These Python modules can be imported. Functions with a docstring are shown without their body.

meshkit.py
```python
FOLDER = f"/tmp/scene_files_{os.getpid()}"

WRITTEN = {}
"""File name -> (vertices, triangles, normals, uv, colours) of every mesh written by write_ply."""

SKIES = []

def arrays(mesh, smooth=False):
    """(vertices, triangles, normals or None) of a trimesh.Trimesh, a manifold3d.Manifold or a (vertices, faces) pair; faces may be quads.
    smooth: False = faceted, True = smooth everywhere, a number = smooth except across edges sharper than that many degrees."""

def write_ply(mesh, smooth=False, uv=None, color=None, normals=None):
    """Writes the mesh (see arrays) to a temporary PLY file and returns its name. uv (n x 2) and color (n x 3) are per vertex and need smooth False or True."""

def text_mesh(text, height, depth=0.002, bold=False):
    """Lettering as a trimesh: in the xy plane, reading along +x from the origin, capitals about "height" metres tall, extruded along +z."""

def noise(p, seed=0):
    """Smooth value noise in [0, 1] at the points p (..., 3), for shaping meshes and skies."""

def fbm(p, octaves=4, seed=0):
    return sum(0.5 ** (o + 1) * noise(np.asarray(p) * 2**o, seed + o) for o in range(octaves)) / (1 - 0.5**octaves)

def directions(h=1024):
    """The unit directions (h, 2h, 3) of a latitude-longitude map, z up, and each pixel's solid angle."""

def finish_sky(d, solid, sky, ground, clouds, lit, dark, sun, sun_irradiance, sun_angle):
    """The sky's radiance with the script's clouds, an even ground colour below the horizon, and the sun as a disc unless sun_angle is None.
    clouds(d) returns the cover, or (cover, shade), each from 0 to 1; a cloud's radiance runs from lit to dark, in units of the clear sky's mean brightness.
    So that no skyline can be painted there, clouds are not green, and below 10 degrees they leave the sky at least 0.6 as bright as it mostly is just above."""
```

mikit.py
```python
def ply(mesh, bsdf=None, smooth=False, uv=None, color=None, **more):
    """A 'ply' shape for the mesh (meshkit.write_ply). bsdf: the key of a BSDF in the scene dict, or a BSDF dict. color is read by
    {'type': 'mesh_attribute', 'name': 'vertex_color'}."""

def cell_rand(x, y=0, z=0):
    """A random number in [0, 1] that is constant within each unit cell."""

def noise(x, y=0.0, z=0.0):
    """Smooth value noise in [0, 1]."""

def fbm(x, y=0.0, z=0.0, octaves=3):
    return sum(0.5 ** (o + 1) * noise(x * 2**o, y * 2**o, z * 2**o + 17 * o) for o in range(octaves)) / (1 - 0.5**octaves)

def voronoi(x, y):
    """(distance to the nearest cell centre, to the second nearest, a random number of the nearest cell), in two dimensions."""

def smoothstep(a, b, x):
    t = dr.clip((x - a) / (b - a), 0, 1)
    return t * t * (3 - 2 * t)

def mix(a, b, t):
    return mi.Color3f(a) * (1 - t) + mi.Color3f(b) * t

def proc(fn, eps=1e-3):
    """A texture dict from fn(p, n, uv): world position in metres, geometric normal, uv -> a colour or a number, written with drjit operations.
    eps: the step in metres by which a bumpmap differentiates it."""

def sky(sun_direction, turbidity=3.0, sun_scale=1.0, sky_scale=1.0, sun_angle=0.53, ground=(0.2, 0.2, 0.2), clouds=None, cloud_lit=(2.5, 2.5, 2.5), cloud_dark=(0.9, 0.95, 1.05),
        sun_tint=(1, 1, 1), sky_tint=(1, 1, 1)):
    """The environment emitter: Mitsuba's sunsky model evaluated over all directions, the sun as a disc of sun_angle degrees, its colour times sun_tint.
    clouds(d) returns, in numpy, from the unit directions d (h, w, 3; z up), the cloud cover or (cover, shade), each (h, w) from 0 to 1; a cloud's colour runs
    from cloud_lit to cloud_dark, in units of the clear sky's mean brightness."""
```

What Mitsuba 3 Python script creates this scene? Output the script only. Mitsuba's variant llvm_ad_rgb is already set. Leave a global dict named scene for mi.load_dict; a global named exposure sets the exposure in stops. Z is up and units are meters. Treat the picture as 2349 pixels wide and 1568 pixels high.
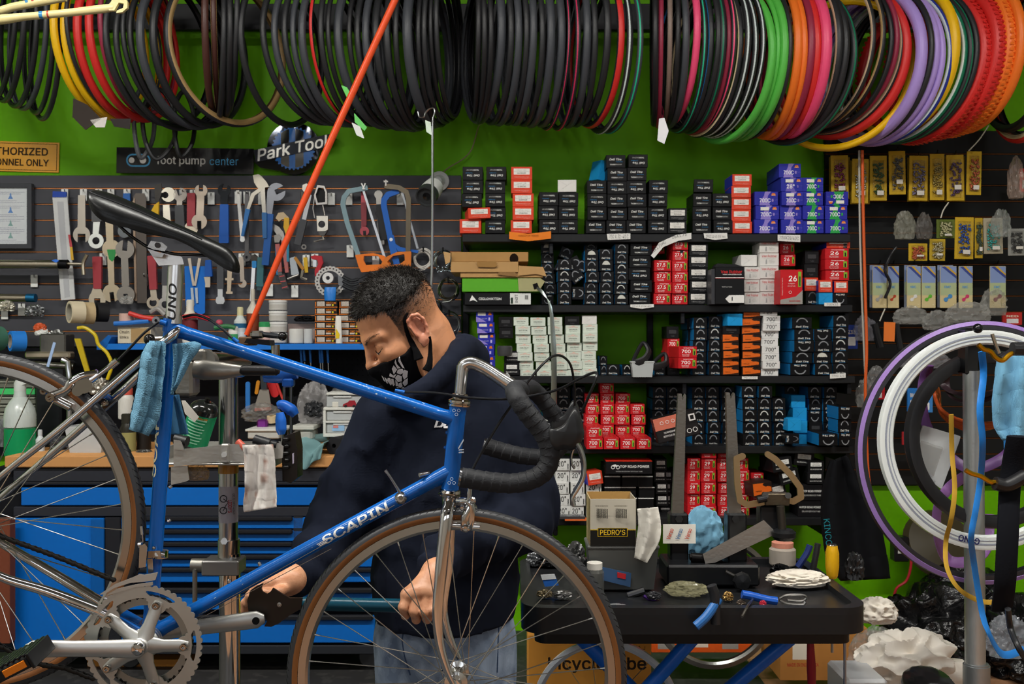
import math, random
import numpy as np, trimesh, shapely, mitsuba as mi, drjit as dr
import mikit, meshkit
from shapely import affinity
from shapely.geometry import Polygon, LineString, Point, box as sbox
from shapely.ops import unary_union

# ---------------------------------------------------------------- camera, light, exposure
TM = mi.ScalarTransform4f
F, CX, CY, CZ = 2284.0, 1174.5, 784.0, 1.42          # focal length in pixels, picture centre, eye height
scene, labels = {}, {}
scene['camera'] = {'type': 'thinlens', 'fov_axis': 'x', 'fov': math.degrees(2 * math.atan(1174.5 / F)), 'near_clip': 0.05,
                   'aperture_radius': 0.0016, 'focus_distance': 2.35,
                   'to_world': TM().look_at(origin=[0, 0, CZ], target=[0, 1, CZ], up=[0, 0, 1])}
exposure = 0.0
ROOM = dict(x0=-3.9, x1=3.9, y0=-3.2, y1=4.90, z1=3.75)
# (centre x, centre y, length along x, width along y, radiance): ceiling light fittings, the rear pair added as front fill
CEILING_LIGHTS = [(-2.4, 1.65, 1.5, 0.10, 210), (-0.3, 1.65, 1.5, 0.10, 160), (1.9, 1.65, 1.5, 0.10, 150), (-2.6, -0.4, 1.2, 0.3, 28), (1.2, -0.6, 1.2, 0.3, 8)]
WINDOW_LIGHT = 2.2

# ---------------------------------------------------------------- helpers
def rnd(seed): return random.Random(seed)

def P(px, py, Y):
    return np.array([(px - CX) / F * Y, Y, CZ - (py - CY) / F * Y])

def lin(h):
    if not isinstance(h, str): return np.asarray(h, float)
    c = np.array([int(h[i:i + 2], 16) for i in (1, 3, 5)]) / 255.0
    return np.where(c <= 0.04045, c / 12.92, ((c + 0.055) / 1.055) ** 2.4)

def VF(m):
    if isinstance(m, (tuple, list)):
        return np.asarray(m[0], float), np.asarray(m[1], int)
    if hasattr(m, 'to_mesh'):
        q = m.to_mesh(); return np.array(q.vert_properties[:, :3], float), np.array(q.tri_verts, int)
    return np.array(m.vertices, float), np.array(m.faces, int)

def cat(*ms):
    vs, fs, n = [], [], 0
    for m in ms:
        v, f = VF(m); vs.append(v); fs.append(f + n); n += len(v)
    return np.vstack(vs), np.vstack(fs)

def xf(m, M):
    v, f = VF(m); M = np.asarray(M, float)
    v = v @ M[:3, :3].T + M[:3, 3]
    return v, (f[:, ::-1] if np.linalg.det(M[:3, :3]) < 0 else f)

def mv(m, p):
    v, f = VF(m); return v + np.asarray(p, float), f

def sc(m, s):
    v, f = VF(m); s = np.asarray(s, float) * np.ones(3)
    return v * s, (f[:, ::-1] if np.prod(s) < 0 else f)

def rot(axis, deg, about=(0, 0, 0)):
    return trimesh.transformations.rotation_matrix(math.radians(deg), axis, about)

def tr(*p):
    M = np.eye(4); M[:3, 3] = p if len(p) == 3 else p[0]; return M

def unit(a):
    a = np.asarray(a, float); return a / (np.linalg.norm(a) + 1e-12)

def frame(o, z, x=None):
    z = unit(z)
    x = np.array([1, 0, 0.]) if x is None else np.asarray(x, float)
    if abs(unit(x) @ z) > 0.98: x = np.array([0, 1, 0.]) if abs(z[1]) < 0.9 else np.array([0, 0, 1.])
    x = unit(x - (x @ z) * z); M = np.eye(4)
    M[:3, 0], M[:3, 1], M[:3, 2], M[:3, 3] = x, np.cross(z, x), z, o
    return M

_cb = {}
def bx(w, d, h, b=0.0, c=(0, 0, 0)):
    """box w (x) by d (y) by h (z) round the point c, edges chamfered by b"""
    if b <= 0:
        s = np.array([[x, y, z] for x in (-.5, .5) for y in (-.5, .5) for z in (-.5, .5)])
        f = np.array([[0, 1, 3], [0, 3, 2], [4, 6, 7], [4, 7, 5], [0, 4, 5], [0, 5, 1], [2, 3, 7], [2, 7, 6], [0, 2, 6], [0, 6, 4], [1, 5, 7], [1, 7, 3]])
        return s * [w, d, h] + np.asarray(c), f
    if 'f' not in _cb:
        pts = []
        for x in (-1, 1):
            for y in (-1, 1):
                for z in (-1, 1):
                    for k in range(3): pts.append(([x, y, z], k))
        q = np.array([np.array(s) * (1.0 - 0.1 * (np.arange(3) != k)) for s, k in pts])
        from scipy.spatial import ConvexHull
        hu = ConvexHull(q); f = hu.simplices.copy(); n = hu.equations[:, :3]
        g = np.cross(q[f[:, 1]] - q[f[:, 0]], q[f[:, 2]] - q[f[:, 0]])
        fl = (g * n).sum(1) < 0; f[fl] = f[fl][:, ::-1]
        _cb['f'], _cb['p'] = f, pts
    b = min(b, w * .49, d * .49, h * .49)
    v = np.array([np.array(s) * (np.array([w, d, h]) / 2 - b * (np.arange(3) != k)) for s, k in _cb['p']])
    return v + np.asarray(c), _cb['f']

def spl(pts, n=8, closed=False):
    """Catmull-Rom curve through the points, n steps a span"""
    p = np.asarray(pts, float)
    q = np.vstack([p[-1], p, p[0], p[1]]) if closed else np.vstack([2 * p[0] - p[1], p, 2 * p[-1] - p[-2]])
    out = []
    for i in range(1, len(q) - 2):
        t = np.linspace(0, 1, n, endpoint=False)[:, None]
        a, b, c, d = q[i - 1], q[i], q[i + 1], q[i + 2]
        out.append(0.5 * ((2 * b) + (c - a) * t + (2 * a - 5 * b + 4 * c - d) * t * t + (3 * b - a - 3 * c + d) * t ** 3))
    if not closed: out.append(p[-1:])
    return np.vstack(out)

def tube(pts, r, n=10, closed=False, flat=None):
    """tube along the points; r one number or one for each point; flat=(a, b) scales the section along its two axes"""
    p = np.asarray(pts, float); m = len(p)
    r = np.interp(np.linspace(0, 1, m), np.linspace(0, 1, len(np.atleast_1d(r))), np.atleast_1d(r)) if np.ndim(r) else np.full(m, float(r))
    if closed: t = np.roll(p, -1, 0) - np.roll(p, 1, 0)
    else: t = np.gradient(p, axis=0)
    t /= np.linalg.norm(t, axis=1, keepdims=True) + 1e-12
    x = np.zeros_like(p); a = np.array([0, 1., 0]) if abs(t[0][1]) < 0.9 else np.array([1., 0, 0])
    x[0] = unit(a - (a @ t[0]) * t[0])
    for i in range(1, m):
        a = x[i - 1] - (x[i - 1] @ t[i]) * t[i]; x[i] = unit(a)
    y = np.cross(t, x)
    if closed:  # spread the leftover twist
        a = x[-1] - (x[-1] @ t[0]) * t[0]; ang = math.atan2(a @ y[0], a @ x[0])
        w = -ang * np.arange(m) / m
        x, y = x * np.cos(w)[:, None] + y * np.sin(w)[:, None], y * np.cos(w)[:, None] - x * np.sin(w)[:, None]
    an = np.arange(n) * 2 * np.pi / n; fa, fb = flat or (1, 1)
    v = (p[:, None] + r[:, None, None] * (fa * np.cos(an)[None, :, None] * x[:, None] + fb * np.sin(an)[None, :, None] * y[:, None])).reshape(-1, 3)
    k = m if closed else m - 1
    i, j = np.meshgrid(np.arange(k), np.arange(n), indexing='ij'); i2, j2 = (i + 1) % m, (j + 1) % n
    q = np.stack([i * n + j, i * n + j2, i2 * n + j2, i2 * n + j], -1).reshape(-1, 4)
    f = np.vstack([q[:, [0, 1, 2]], q[:, [0, 2, 3]]])
    if not closed:
        v = np.vstack([v, p[:1], p[-1:]]); c0, c1, j = m * n, m * n + 1, np.arange(n)
        f = np.vstack([f, np.stack([0 * j + c0, (j + 1) % n, j], 1), np.stack([0 * j + c1, (m - 1) * n + j, (m - 1) * n + (j + 1) % n], 1)])
    return v, f

def rod(a, b, r, n=12):
    return tube([a, b], r, n)

def lathe(prof, n=28, cap=True):
    """profile of (radius, z) turned round z"""
    p = np.asarray(prof, float); m = len(p); an = np.arange(n) * 2 * np.pi / n
    v = np.stack([p[:, 0][:, None] * np.cos(an), p[:, 0][:, None] * np.sin(an), np.repeat(p[:, 1][:, None], n, 1)], -1).reshape(-1, 3)
    i, j = np.meshgrid(np.arange(m - 1), np.arange(n), indexing='ij'); j2 = (j + 1) % n
    q = np.stack([i * n + j, i * n + j2, (i + 1) * n + j2, (i + 1) * n + j], -1).reshape(-1, 4)
    f = np.vstack([q[:, [0, 1, 2]], q[:, [0, 2, 3]]])
    if cap:
        add, k = [], len(v); vs = [v]; j = np.arange(n)
        if p[0, 0] > 1e-6: vs.append([[0, 0, p[0, 1]]]); add.append(np.stack([0 * j + k, (j + 1) % n, j], 1)); k += 1
        if p[-1, 0] > 1e-6: vs.append([[0, 0, p[-1, 1]]]); add.append(np.stack([0 * j + k, (m - 1) * n + j, (m - 1) * n + (j + 1) % n], 1))
        v, f = np.vstack(vs), np.vstack([f] + add)
    return v, f

def ring(prof, n=48):
    """closed profile of (radius, z) turned round z: rims, washers, rings"""
    p = list(prof); return lathe(p + [p[0]], n, cap=False)

def ext(poly, t):
    """shapely polygon in xy, thickness t along +z"""
    ms = [VF(trimesh.creation.extrude_polygon(g, t, engine='earcut')) for g in getattr(poly, 'geoms', [poly]) if g.area > 1e-10]
    return cat(*ms)

FACE = np.array([[1, 0, 0, 0], [0, 0, -1, 0], [0, 1, 0, 0], [0, 0, 0, 1.]])     # xy drawing -> stands up, +z of the drawing comes forward (-y)
def face(m, o=(0, 0, 0)): return mv(xf(m, FACE), o)

def pxpoly(pts, Y, r=0):
    """outline in picture pixels -> polygon in metres (x, z) at the depth Y"""
    g = Polygon([((a - CX) / F * Y, CZ - (b - CY) / F * Y) for a, b in pts]).buffer(0)
    if r: r = r / F * Y; g = g.buffer(-r).buffer(2 * r).buffer(-r)
    return g

def slab(g, Y, t):
    """polygon in (x, z), front face at Y, thickness t backwards"""
    return mv(xf(ext(g, t), FACE), (0, Y + t, 0))

def px(pts, Y, t, r=0): return slab(pxpoly(pts, Y, r), Y, t)

def pxline(pts, w, Y, t, cap=1):
    """a band w pixels wide along the pixel points"""
    s = Y / F
    return slab(LineString([((a - CX) * s, CZ - (b - CY) * s) for a, b in pts]).buffer(w * s / 2, cap_style=cap), Y, t)

def wire(pts, Y, r, n=6, s=6):
    """round wire through pixel points; Y one depth or one for each"""
    Y = np.broadcast_to(Y, (len(pts),))
    return tube(spl([P(a, b, y) for (a, b), y in zip(pts, Y)], s), r, n)

def ball(c, r, n=14):
    m = trimesh.creation.uv_sphere(1.0, count=[n, 2 * n]); return sc(m, r)[0] + np.asarray(c), np.array(m.faces)

def hull(pts):
    from scipy.spatial import ConvexHull
    q = np.asarray(pts, float); h = ConvexHull(q); f = h.simplices.copy()
    g = np.cross(q[f[:, 1]] - q[f[:, 0]], q[f[:, 2]] - q[f[:, 0]]); s = (g * h.equations[:, :3]).sum(1) < 0
    f[s] = f[s][:, ::-1]; u, inv = np.unique(f, return_inverse=True)
    return q[u], inv.reshape(f.shape)

def loft(rows, closed_u=False, cap=False):
    """grid of points (m, n, 3) as a surface; closed_u joins the ends of each row"""
    g = np.asarray(rows, float); m, n = g.shape[:2]; k = n if closed_u else n - 1
    i, j = np.meshgrid(np.arange(m - 1), np.arange(k), indexing='ij'); j2 = (j + 1) % n
    q = np.stack([i * n + j, i * n + j2, (i + 1) * n + j2, (i + 1) * n + j], -1).reshape(-1, 4)
    v, f = g.reshape(-1, 3), np.vstack([q[:, [0, 1, 2]], q[:, [0, 2, 3]]])
    if cap and closed_u:
        j = np.arange(n); c = len(v); v = np.vstack([v, g[0].mean(0), g[-1].mean(0)])
        f = np.vstack([f, np.stack([0 * j + c, (j + 1) % n, j], 1), np.stack([0 * j + c + 1, (m - 1) * n + j, (m - 1) * n + (j + 1) % n], 1)])
    return v, f

def crumple(c, size, seed, amp=0.35, freq=3.0, sub=4):
    """a crumpled soft lump: cloth, bag, paper"""
    m = trimesh.creation.icosphere(sub); v = np.array(m.vertices)
    n1 = 1 - 2 * np.abs(meshkit.fbm(v * freq + 7.3 * seed, 2, seed) - .5)
    v = v * (1 - amp + amp * 1.6 * (n1[:, None] - .25))
    v[:, 2] = np.maximum(v[:, 2], -0.62 + .05 * n1)
    return v * np.asarray(size, float) + np.asarray(c), np.array(m.faces)

def sheet(pts, thick=0.002):
    """a grid (m, n, 3) as cloth with two sides"""
    v, f = loft(pts); t = trimesh.Trimesh(v, f, process=False); n = np.array(t.vertex_normals)
    k = len(v); m2, n2 = np.asarray(pts).shape[:2]
    w = np.vstack([v + n * thick / 2, v - n * thick / 2])
    idx = np.arange(k).reshape(m2, n2)
    e = np.concatenate([idx[0, :], idx[1:, -1], idx[-1, -2::-1], idx[-2:0:-1, 0]]); e2 = np.roll(e, -1)
    return w, np.vstack([f, f[:, ::-1] + k, np.stack([e, e + k, e2 + k], 1), np.stack([e, e2 + k, e2], 1)])

# ---------------------------------------------------------------- lettering and flat print
_tx = {}
def glyphs(s, bold=False):
    k = (s, bold)
    if k not in _tx:
        v, f = VF(meshkit.text_mesh(s, 1.0, 0.01, bold)); t = v[f]
        n = np.cross(t[:, 1] - t[:, 0], t[:, 2] - t[:, 0]); top = (n[:, 2] > 0) & (t[:, :, 2].min(1) > .005)
        u, inv = np.unique(f[top], return_inverse=True); v = v[u].copy(); v[:, 2] = 0
        lo, hi = v.min(0), v.max(0); v = (v - (lo + hi) / 2); _tx[k] = (v, inv.reshape(-1, 3), hi - lo)
    return _tx[k]

def text(s, w, h, bold=False, turn=0, slant=0.0):
    """flat lettering that fits w by h, centred on the origin in xy"""
    v, f, d = glyphs(s, bold); v = v / [d[0], d[1], 1] * [w, h, 1]
    v[:, 0] += slant * v[:, 1]
    return xf((v, f), rot([0, 0, 1], turn)) if turn else (v, f)

def rect(x0, y0, x1, y1): return np.array([[x0, y0, 0], [x1, y0, 0], [x1, y1, 0], [x0, y1, 0.]]), np.array([[0, 1, 2], [0, 2, 3]])

def flat(g):
    """flat print of a shapely shape"""
    v, f = ext(g, 0.01); t = v[f]; n = np.cross(t[:, 1] - t[:, 0], t[:, 2] - t[:, 0]); top = (n[:, 2] > 0)
    u, inv = np.unique(f[top], return_inverse=True); v = v[u].copy(); v[:, 2] = 0; return v, inv.reshape(-1, 3)

def printed(items, lift=0.0004):
    """[(flat mesh in xy, colour), ...] each a hair above the one before -> ((v, f), colours), drawn upright facing -y"""
    out, col = [], []
    for i, (m, c) in enumerate(items):
        v, f = VF(m); out.append((v + [0, 0, lift * (i + 1)], f)); col.append(np.full(len(v), pal(c)))
    return xf(cat(*out), FACE), np.concatenate(col)

# ---------------------------------------------------------------- materials: one BSDF for each finish, the colour comes with the mesh
PAL, _pi = [], {}
def pal(c):
    """the colour's number; a mesh carries it in u, and the materials look the colour up"""
    k = tuple(np.round(lin(c), 5))
    if k not in _pi: _pi[k] = len(PAL); PAL.append(k)
    return _pi[k]
def _look(p, n, uv):
    i = mi.UInt32(dr.clip(uv.x, 0, len(PAL) - 1)) * 3
    return mi.Color3f(dr.gather(mi.Float, PALT, i), dr.gather(mi.Float, PALT, i + 1), dr.gather(mi.Float, PALT, i + 2))
VC = mikit.proc(_look)
def mat(name, bump=None, scale=0.0, **kw):
    b = {'type': 'principled', 'base_color': VC, **kw}
    if bump is not None: b = {'type': 'bumpmap', 'arbitrary': mikit.proc(bump, 8e-4), 'scale': scale, 'bsdf': b}
    scene['m_' + name] = {'type': 'twosided', 'bsdf': b}

mat('matte', roughness=0.85, specular=0.1)
mat('card', roughness=0.42, specular=0.15)
mat('paper', roughness=0.7, specular=0.3)
mat('plastic', roughness=0.32, specular=0.26)
mat('gloss', roughness=0.14, specular=0.5)
mat('rubber', roughness=0.42, specular=0.42)
mat('steel', roughness=0.30, metallic=1.0)
mat('satin', roughness=0.42, metallic=0.9)
mat('alloy', roughness=0.20, metallic=1.0)
mat('chrome', roughness=0.05, metallic=1.0)
mat('paint', roughness=0.22, specular=0.25, clearcoat=0.55, clearcoat_gloss=0.97)
mat('enamel', roughness=0.30, specular=0.25)
mat('skin', bump=lambda p, n, uv: mikit.fbm(p.x * 420, p.y * 420, p.z * 420, 2), scale=0.00018, roughness=0.42, specular=0.45)
mat('hair', bump=lambda p, n, uv: mikit.noise(p.x * 900, p.y * 900, p.z * 500), scale=0.0006, roughness=0.5, specular=0.35)
mat('fleece', bump=lambda p, n, uv: mikit.fbm(p.x * 300, p.y * 300, p.z * 300, 3), scale=0.0005, roughness=0.9, specular=0.08, sheen=0.3)
mat('denim', bump=lambda p, n, uv: mikit.noise((p.x + p.z) * 900, p.y * 900, (p.x - p.z) * 250), scale=0.0008, roughness=0.9, specular=0.2, sheen=0.3)
mat('terry', bump=lambda p, n, uv: mikit.noise(p.x * 620, p.y * 620, p.z * 620), scale=0.0016, roughness=0.95, specular=0.15, sheen=0.5)
mat('cotton', bump=lambda p, n, uv: mikit.fbm(p.x * 90, p.y * 90, p.z * 90, 3), scale=0.0009, roughness=0.9, specular=0.1, sheen=0.2)
mat('tape', bump=lambda p, n, uv: mikit.fbm(p.x * 500, p.y * 500, p.z * 500, 2), scale=0.0006, roughness=0.6, specular=0.22)
mat('cast', bump=lambda p, n, uv: mikit.fbm(p.x * 160, p.y * 160, p.z * 160, 3), scale=0.0004, roughness=0.38, metallic=0.85)
mat('bag', bump=lambda p, n, uv: mikit.fbm(p.x * 45, p.y * 45, p.z * 45, 4), scale=0.010, roughness=0.22, specular=0.55)
scene['m_clear'] = {'type': 'thindielectric', 'int_ior': 1.35}
for _n, _w in (('film', .2), ('milky', .75)):
    scene['m_' + _n] = {'type': 'blendbsdf', 'weight': _w, 'a': {'type': 'thindielectric', 'int_ior': 1.45}, 'b': {'type': 'twosided', 'bsdf': {'type': 'principled', 'base_color': VC, 'roughness': 0.22, 'specular': 0.6}}}

# ---------------------------------------------------------------- the scene's book-keeping
_count = {}
def numbered(key):
    n = _count.get(key, -1) + 1; _count[key] = n
    return key if n == 0 else f'{key}_{n:03d}'

def coded(c): return np.stack([np.asarray(c) + .5, np.full(len(c), .5)], 1)
def G(mesh, m='plastic', col='#808080', smooth=30):
    """shape dict of a mesh with one colour (or one colour number for each vertex)"""
    v, f = VF(mesh)
    if isinstance(col, str):
        if smooth and smooth is not True:
            t = trimesh.graph.smooth_shade(trimesh.Trimesh(v, f, process=False), angle=math.radians(smooth), facet_minarea=None)
            v, f = np.array(t.vertices), np.array(t.faces)
        c = np.full(len(v), pal(col))
    else: c = np.asarray(col); smooth = smooth is True
    return mikit.ply((v, f), 'm_' + m, smooth=bool(smooth), uv=coded(c))

def thing(name, label=None, category=None, group=None, kind=None):
    k = numbered(name); labels[k] = {}
    for a, b in (('label', label), ('category', category), ('group', group), ('kind', kind)):
        if b: labels[k][a] = b
    return k

def put(key, g, M=None):
    scene[key] = g if M is None else {**g, 'to_world': np.asarray(M, float).tolist() and TM(np.asarray(M, float))}
    return key

def part(parent, name, mesh, m='plastic', col='#808080', smooth=30, label=None, M=None, kind=None):
    k = numbered(f'{parent}__{name}'); put(k, mesh if isinstance(mesh, dict) else G(mesh, m, col, smooth), M)
    if label or kind: labels[k] = {a: b for a, b in (('label', label), ('kind', kind)) if b}
    return k

def one(name, label, category, mesh, m='plastic', col='#808080', smooth=30, group=None, kind=None, M=None):
    k = thing(name, label, category, group, kind); put(k, mesh if isinstance(mesh, dict) else G(mesh, m, col, smooth), M); return k

def struct(name, mesh, m='matte', col='#808080', smooth=30):
    k = numbered(name); labels[k] = {'kind': 'structure'}
    if mesh is not None: put(k, mesh if isinstance(mesh, dict) else G(mesh, m, col, smooth))
    return k

def bprint(parent, items, M, m='card', name='print'):
    (v, f), c = printed(items); return part(parent, name, xf((v, f), M), m, c, smooth=False)

ORD = 'bottom second third fourth fifth sixth seventh eighth ninth tenth'.split()
NTH = 'first second third fourth fifth sixth seventh eighth ninth tenth eleventh twelfth thirteenth fourteenth fifteenth sixteenth seventeenth eighteenth nineteenth twentieth'.split()
NTH += ['twenty-' + w for w in NTH[:9]] + ['thirtieth'] + ['thirty-' + w for w in NTH[:9]]
# ---------------------------------------------------------------- the room
R_ = ROOM; W_, H_, D_ = R_['x1'] - R_['x0'], R_['z1'], R_['y1'] - R_['y0']
scene['m_wallpaint'] = {'type': 'twosided', 'bsdf': {'type': 'bumpmap', 'arbitrary': mikit.proc(lambda p, n, uv: mikit.fbm(p.x * 60, p.y * 60, p.z * 60, 3)), 'scale': 0.0007,
    'bsdf': {'type': 'principled', 'roughness': 0.5, 'specular': 0.15, 'base_color': mikit.proc(lambda p, n, uv: mikit.mix([0.120, 0.395, 0.001], [0.140, 0.440, 0.002], mikit.fbm(p.x * 9, p.z * 3, 1.0, 3)))}}}
def _floor(p, n, uv):
    w = mikit.fbm(p.x * 4, p.y * 4, 0.0, 4); s = mikit.smoothstep(.55, .75, mikit.fbm(p.x * 23, p.y * 23, 3.0, 3))
    dark = mikit.mix([0.014, 0.014, 0.015], [0.045, 0.043, 0.042], w * .6 + s * .4)
    g = mikit.fbm(p.x * 3, p.y * 40, 2.0, 3)
    wood = mikit.mix([0.27, 0.135, 0.07], [0.36, 0.19, 0.10], g)
    return mikit.mix(dark, wood, dr.select((p.x > 1.05) | (p.y < 0.2), mi.Float(1.0), mi.Float(0.0)))
scene['m_floor'] = {'type': 'twosided', 'bsdf': {'type': 'principled', 'roughness': 0.5, 'specular': 0.4, 'base_color': mikit.proc(_floor)}}
scene['m_slat'] = {'type': 'twosided', 'bsdf': {'type': 'principled', 'roughness': 0.42, 'specular': 0.2, 'base_color': VC}}
xm, ym = (R_['x0'] + R_['x1']) / 2, (R_['y0'] + R_['y1']) / 2
struct('floor', bx(W_, D_, .1, 0, (xm, ym, -.05)), 'floor')
struct('ceiling', bx(W_, D_, .1, 0, (xm, ym, H_ + .05)), 'matte', '#74746f')
struct('wall_back', bx(W_, .1, H_, 0, (xm, R_['y1'] + .05, H_ / 2)), 'wallpaint')
struct('wall_left', bx(.1, D_, H_, 0, (R_['x0'] - .05, ym, H_ / 2)), 'matte', '#a3a39c')
struct('wall_right', bx(.1, D_, H_, 0, (R_['x1'] + .05, ym, H_ / 2)), 'matte', '#8f8f88')
# street front behind the camera with two shop windows
fr = struct('wall_front', bx(W_, .1, 1.86, 0, (xm, R_['y0'] - .05, .93)), 'matte', '#b5b2aa')
part(fr, 'lintel', bx(W_, .1, .75, 0, (xm, R_['y0'] - .05, H_ - .375)), 'matte', '#b5b2aa')
for i, (a, b) in enumerate(((-3.5, -0.5), (0.5, 3.5))):
    w = struct(f'window_{i + 1}', cat(bx(b - a, .06, .06, 0, ((a + b) / 2, R_['y0'], 1.87)), bx(b - a, .06, .06, 0, ((a + b) / 2, R_['y0'], 2.97)),
               *[bx(.06, .06, 1.1, 0, (x, R_['y0'], 2.42)) for x in (a, (a + b) / 2, b)]), 'plastic', '#20201f')
    g = G(xf(rect(-(b - a) / 2, -.54, (b - a) / 2, .54), tr((a + b) / 2, R_['y0'] - .03, 2.43) @ np.array([[-1, 0, 0, 0], [0, 0, 1, 0], [0, 1, 0, 0], [0, 0, 0, 1.]])), 'matte', '#ffffff', False)
    g['emitter'] = {'type': 'area', 'radiance': {'type': 'rgb', 'value': [WINDOW_LIGHT * .92, WINDOW_LIGHT, WINDOW_LIGHT * 1.12]}}
    part(w, 'pane', g)
for a, b in ((-3.9, -3.5), (-.5, .5), (3.5, 3.9)):
    part(fr, 'pier', bx(b - a, .1, 1.14, 0, ((a + b) / 2, R_['y0'] - .05, 2.43)), 'matte', '#b5b2aa')
for x, y, lx, ly, e in CEILING_LIGHTS:
    t = thing('ceiling_light', f'ceiling light fitting over the workshop (last two added as fill), {NTH[CEILING_LIGHTS.index((x, y, lx, ly, e))]} of five', 'ceiling light')
    part(t, 'housing', bx(lx + .06, ly + .06, .05, .01, (x, y, H_ - .13)), 'plastic', '#d8d8d4')
    part(t, 'suspension', cat(rod((x - lx * .4, y, H_ - .105), (x - lx * .4, y, H_), .004), rod((x + lx * .4, y, H_ - .105), (x + lx * .4, y, H_), .004)), 'steel', '#9a9a9a')
    g = G(xf(rect(-lx / 2, -ly / 2, lx / 2, ly / 2), tr(x, y, H_ - .158) @ rot([1, 0, 0], 180)), 'matte', '#ffffff', False)
    g['emitter'] = {'type': 'area', 'radiance': {'type': 'rgb', 'value': [e, e * .97, e * .90]}}
    part(t, 'diffuser', g)

# dark board high on the wall behind the tyres
YW = R_['y1']
def wbox(x0, y0, x1, y1, Y, t, b=0.0):
    """box whose front face fills the pixels (x0, y0)-(x1, y1) at the depth Y, t deep"""
    a, c = P(x0, y1, Y), P(x1, y0, Y)
    return bx(c[0] - a[0], t, c[2] - a[2], b, ((a[0] + c[0]) / 2, Y + t / 2, (a[2] + c[2]) / 2))
one('rack_ledger_board', 'long dark grey board across the green wall behind the hanging tyres', 'board', wbox(-400, 8, 2700, 68, 4.865, .034, .003), 'slat', '#2b2c30')

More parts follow.
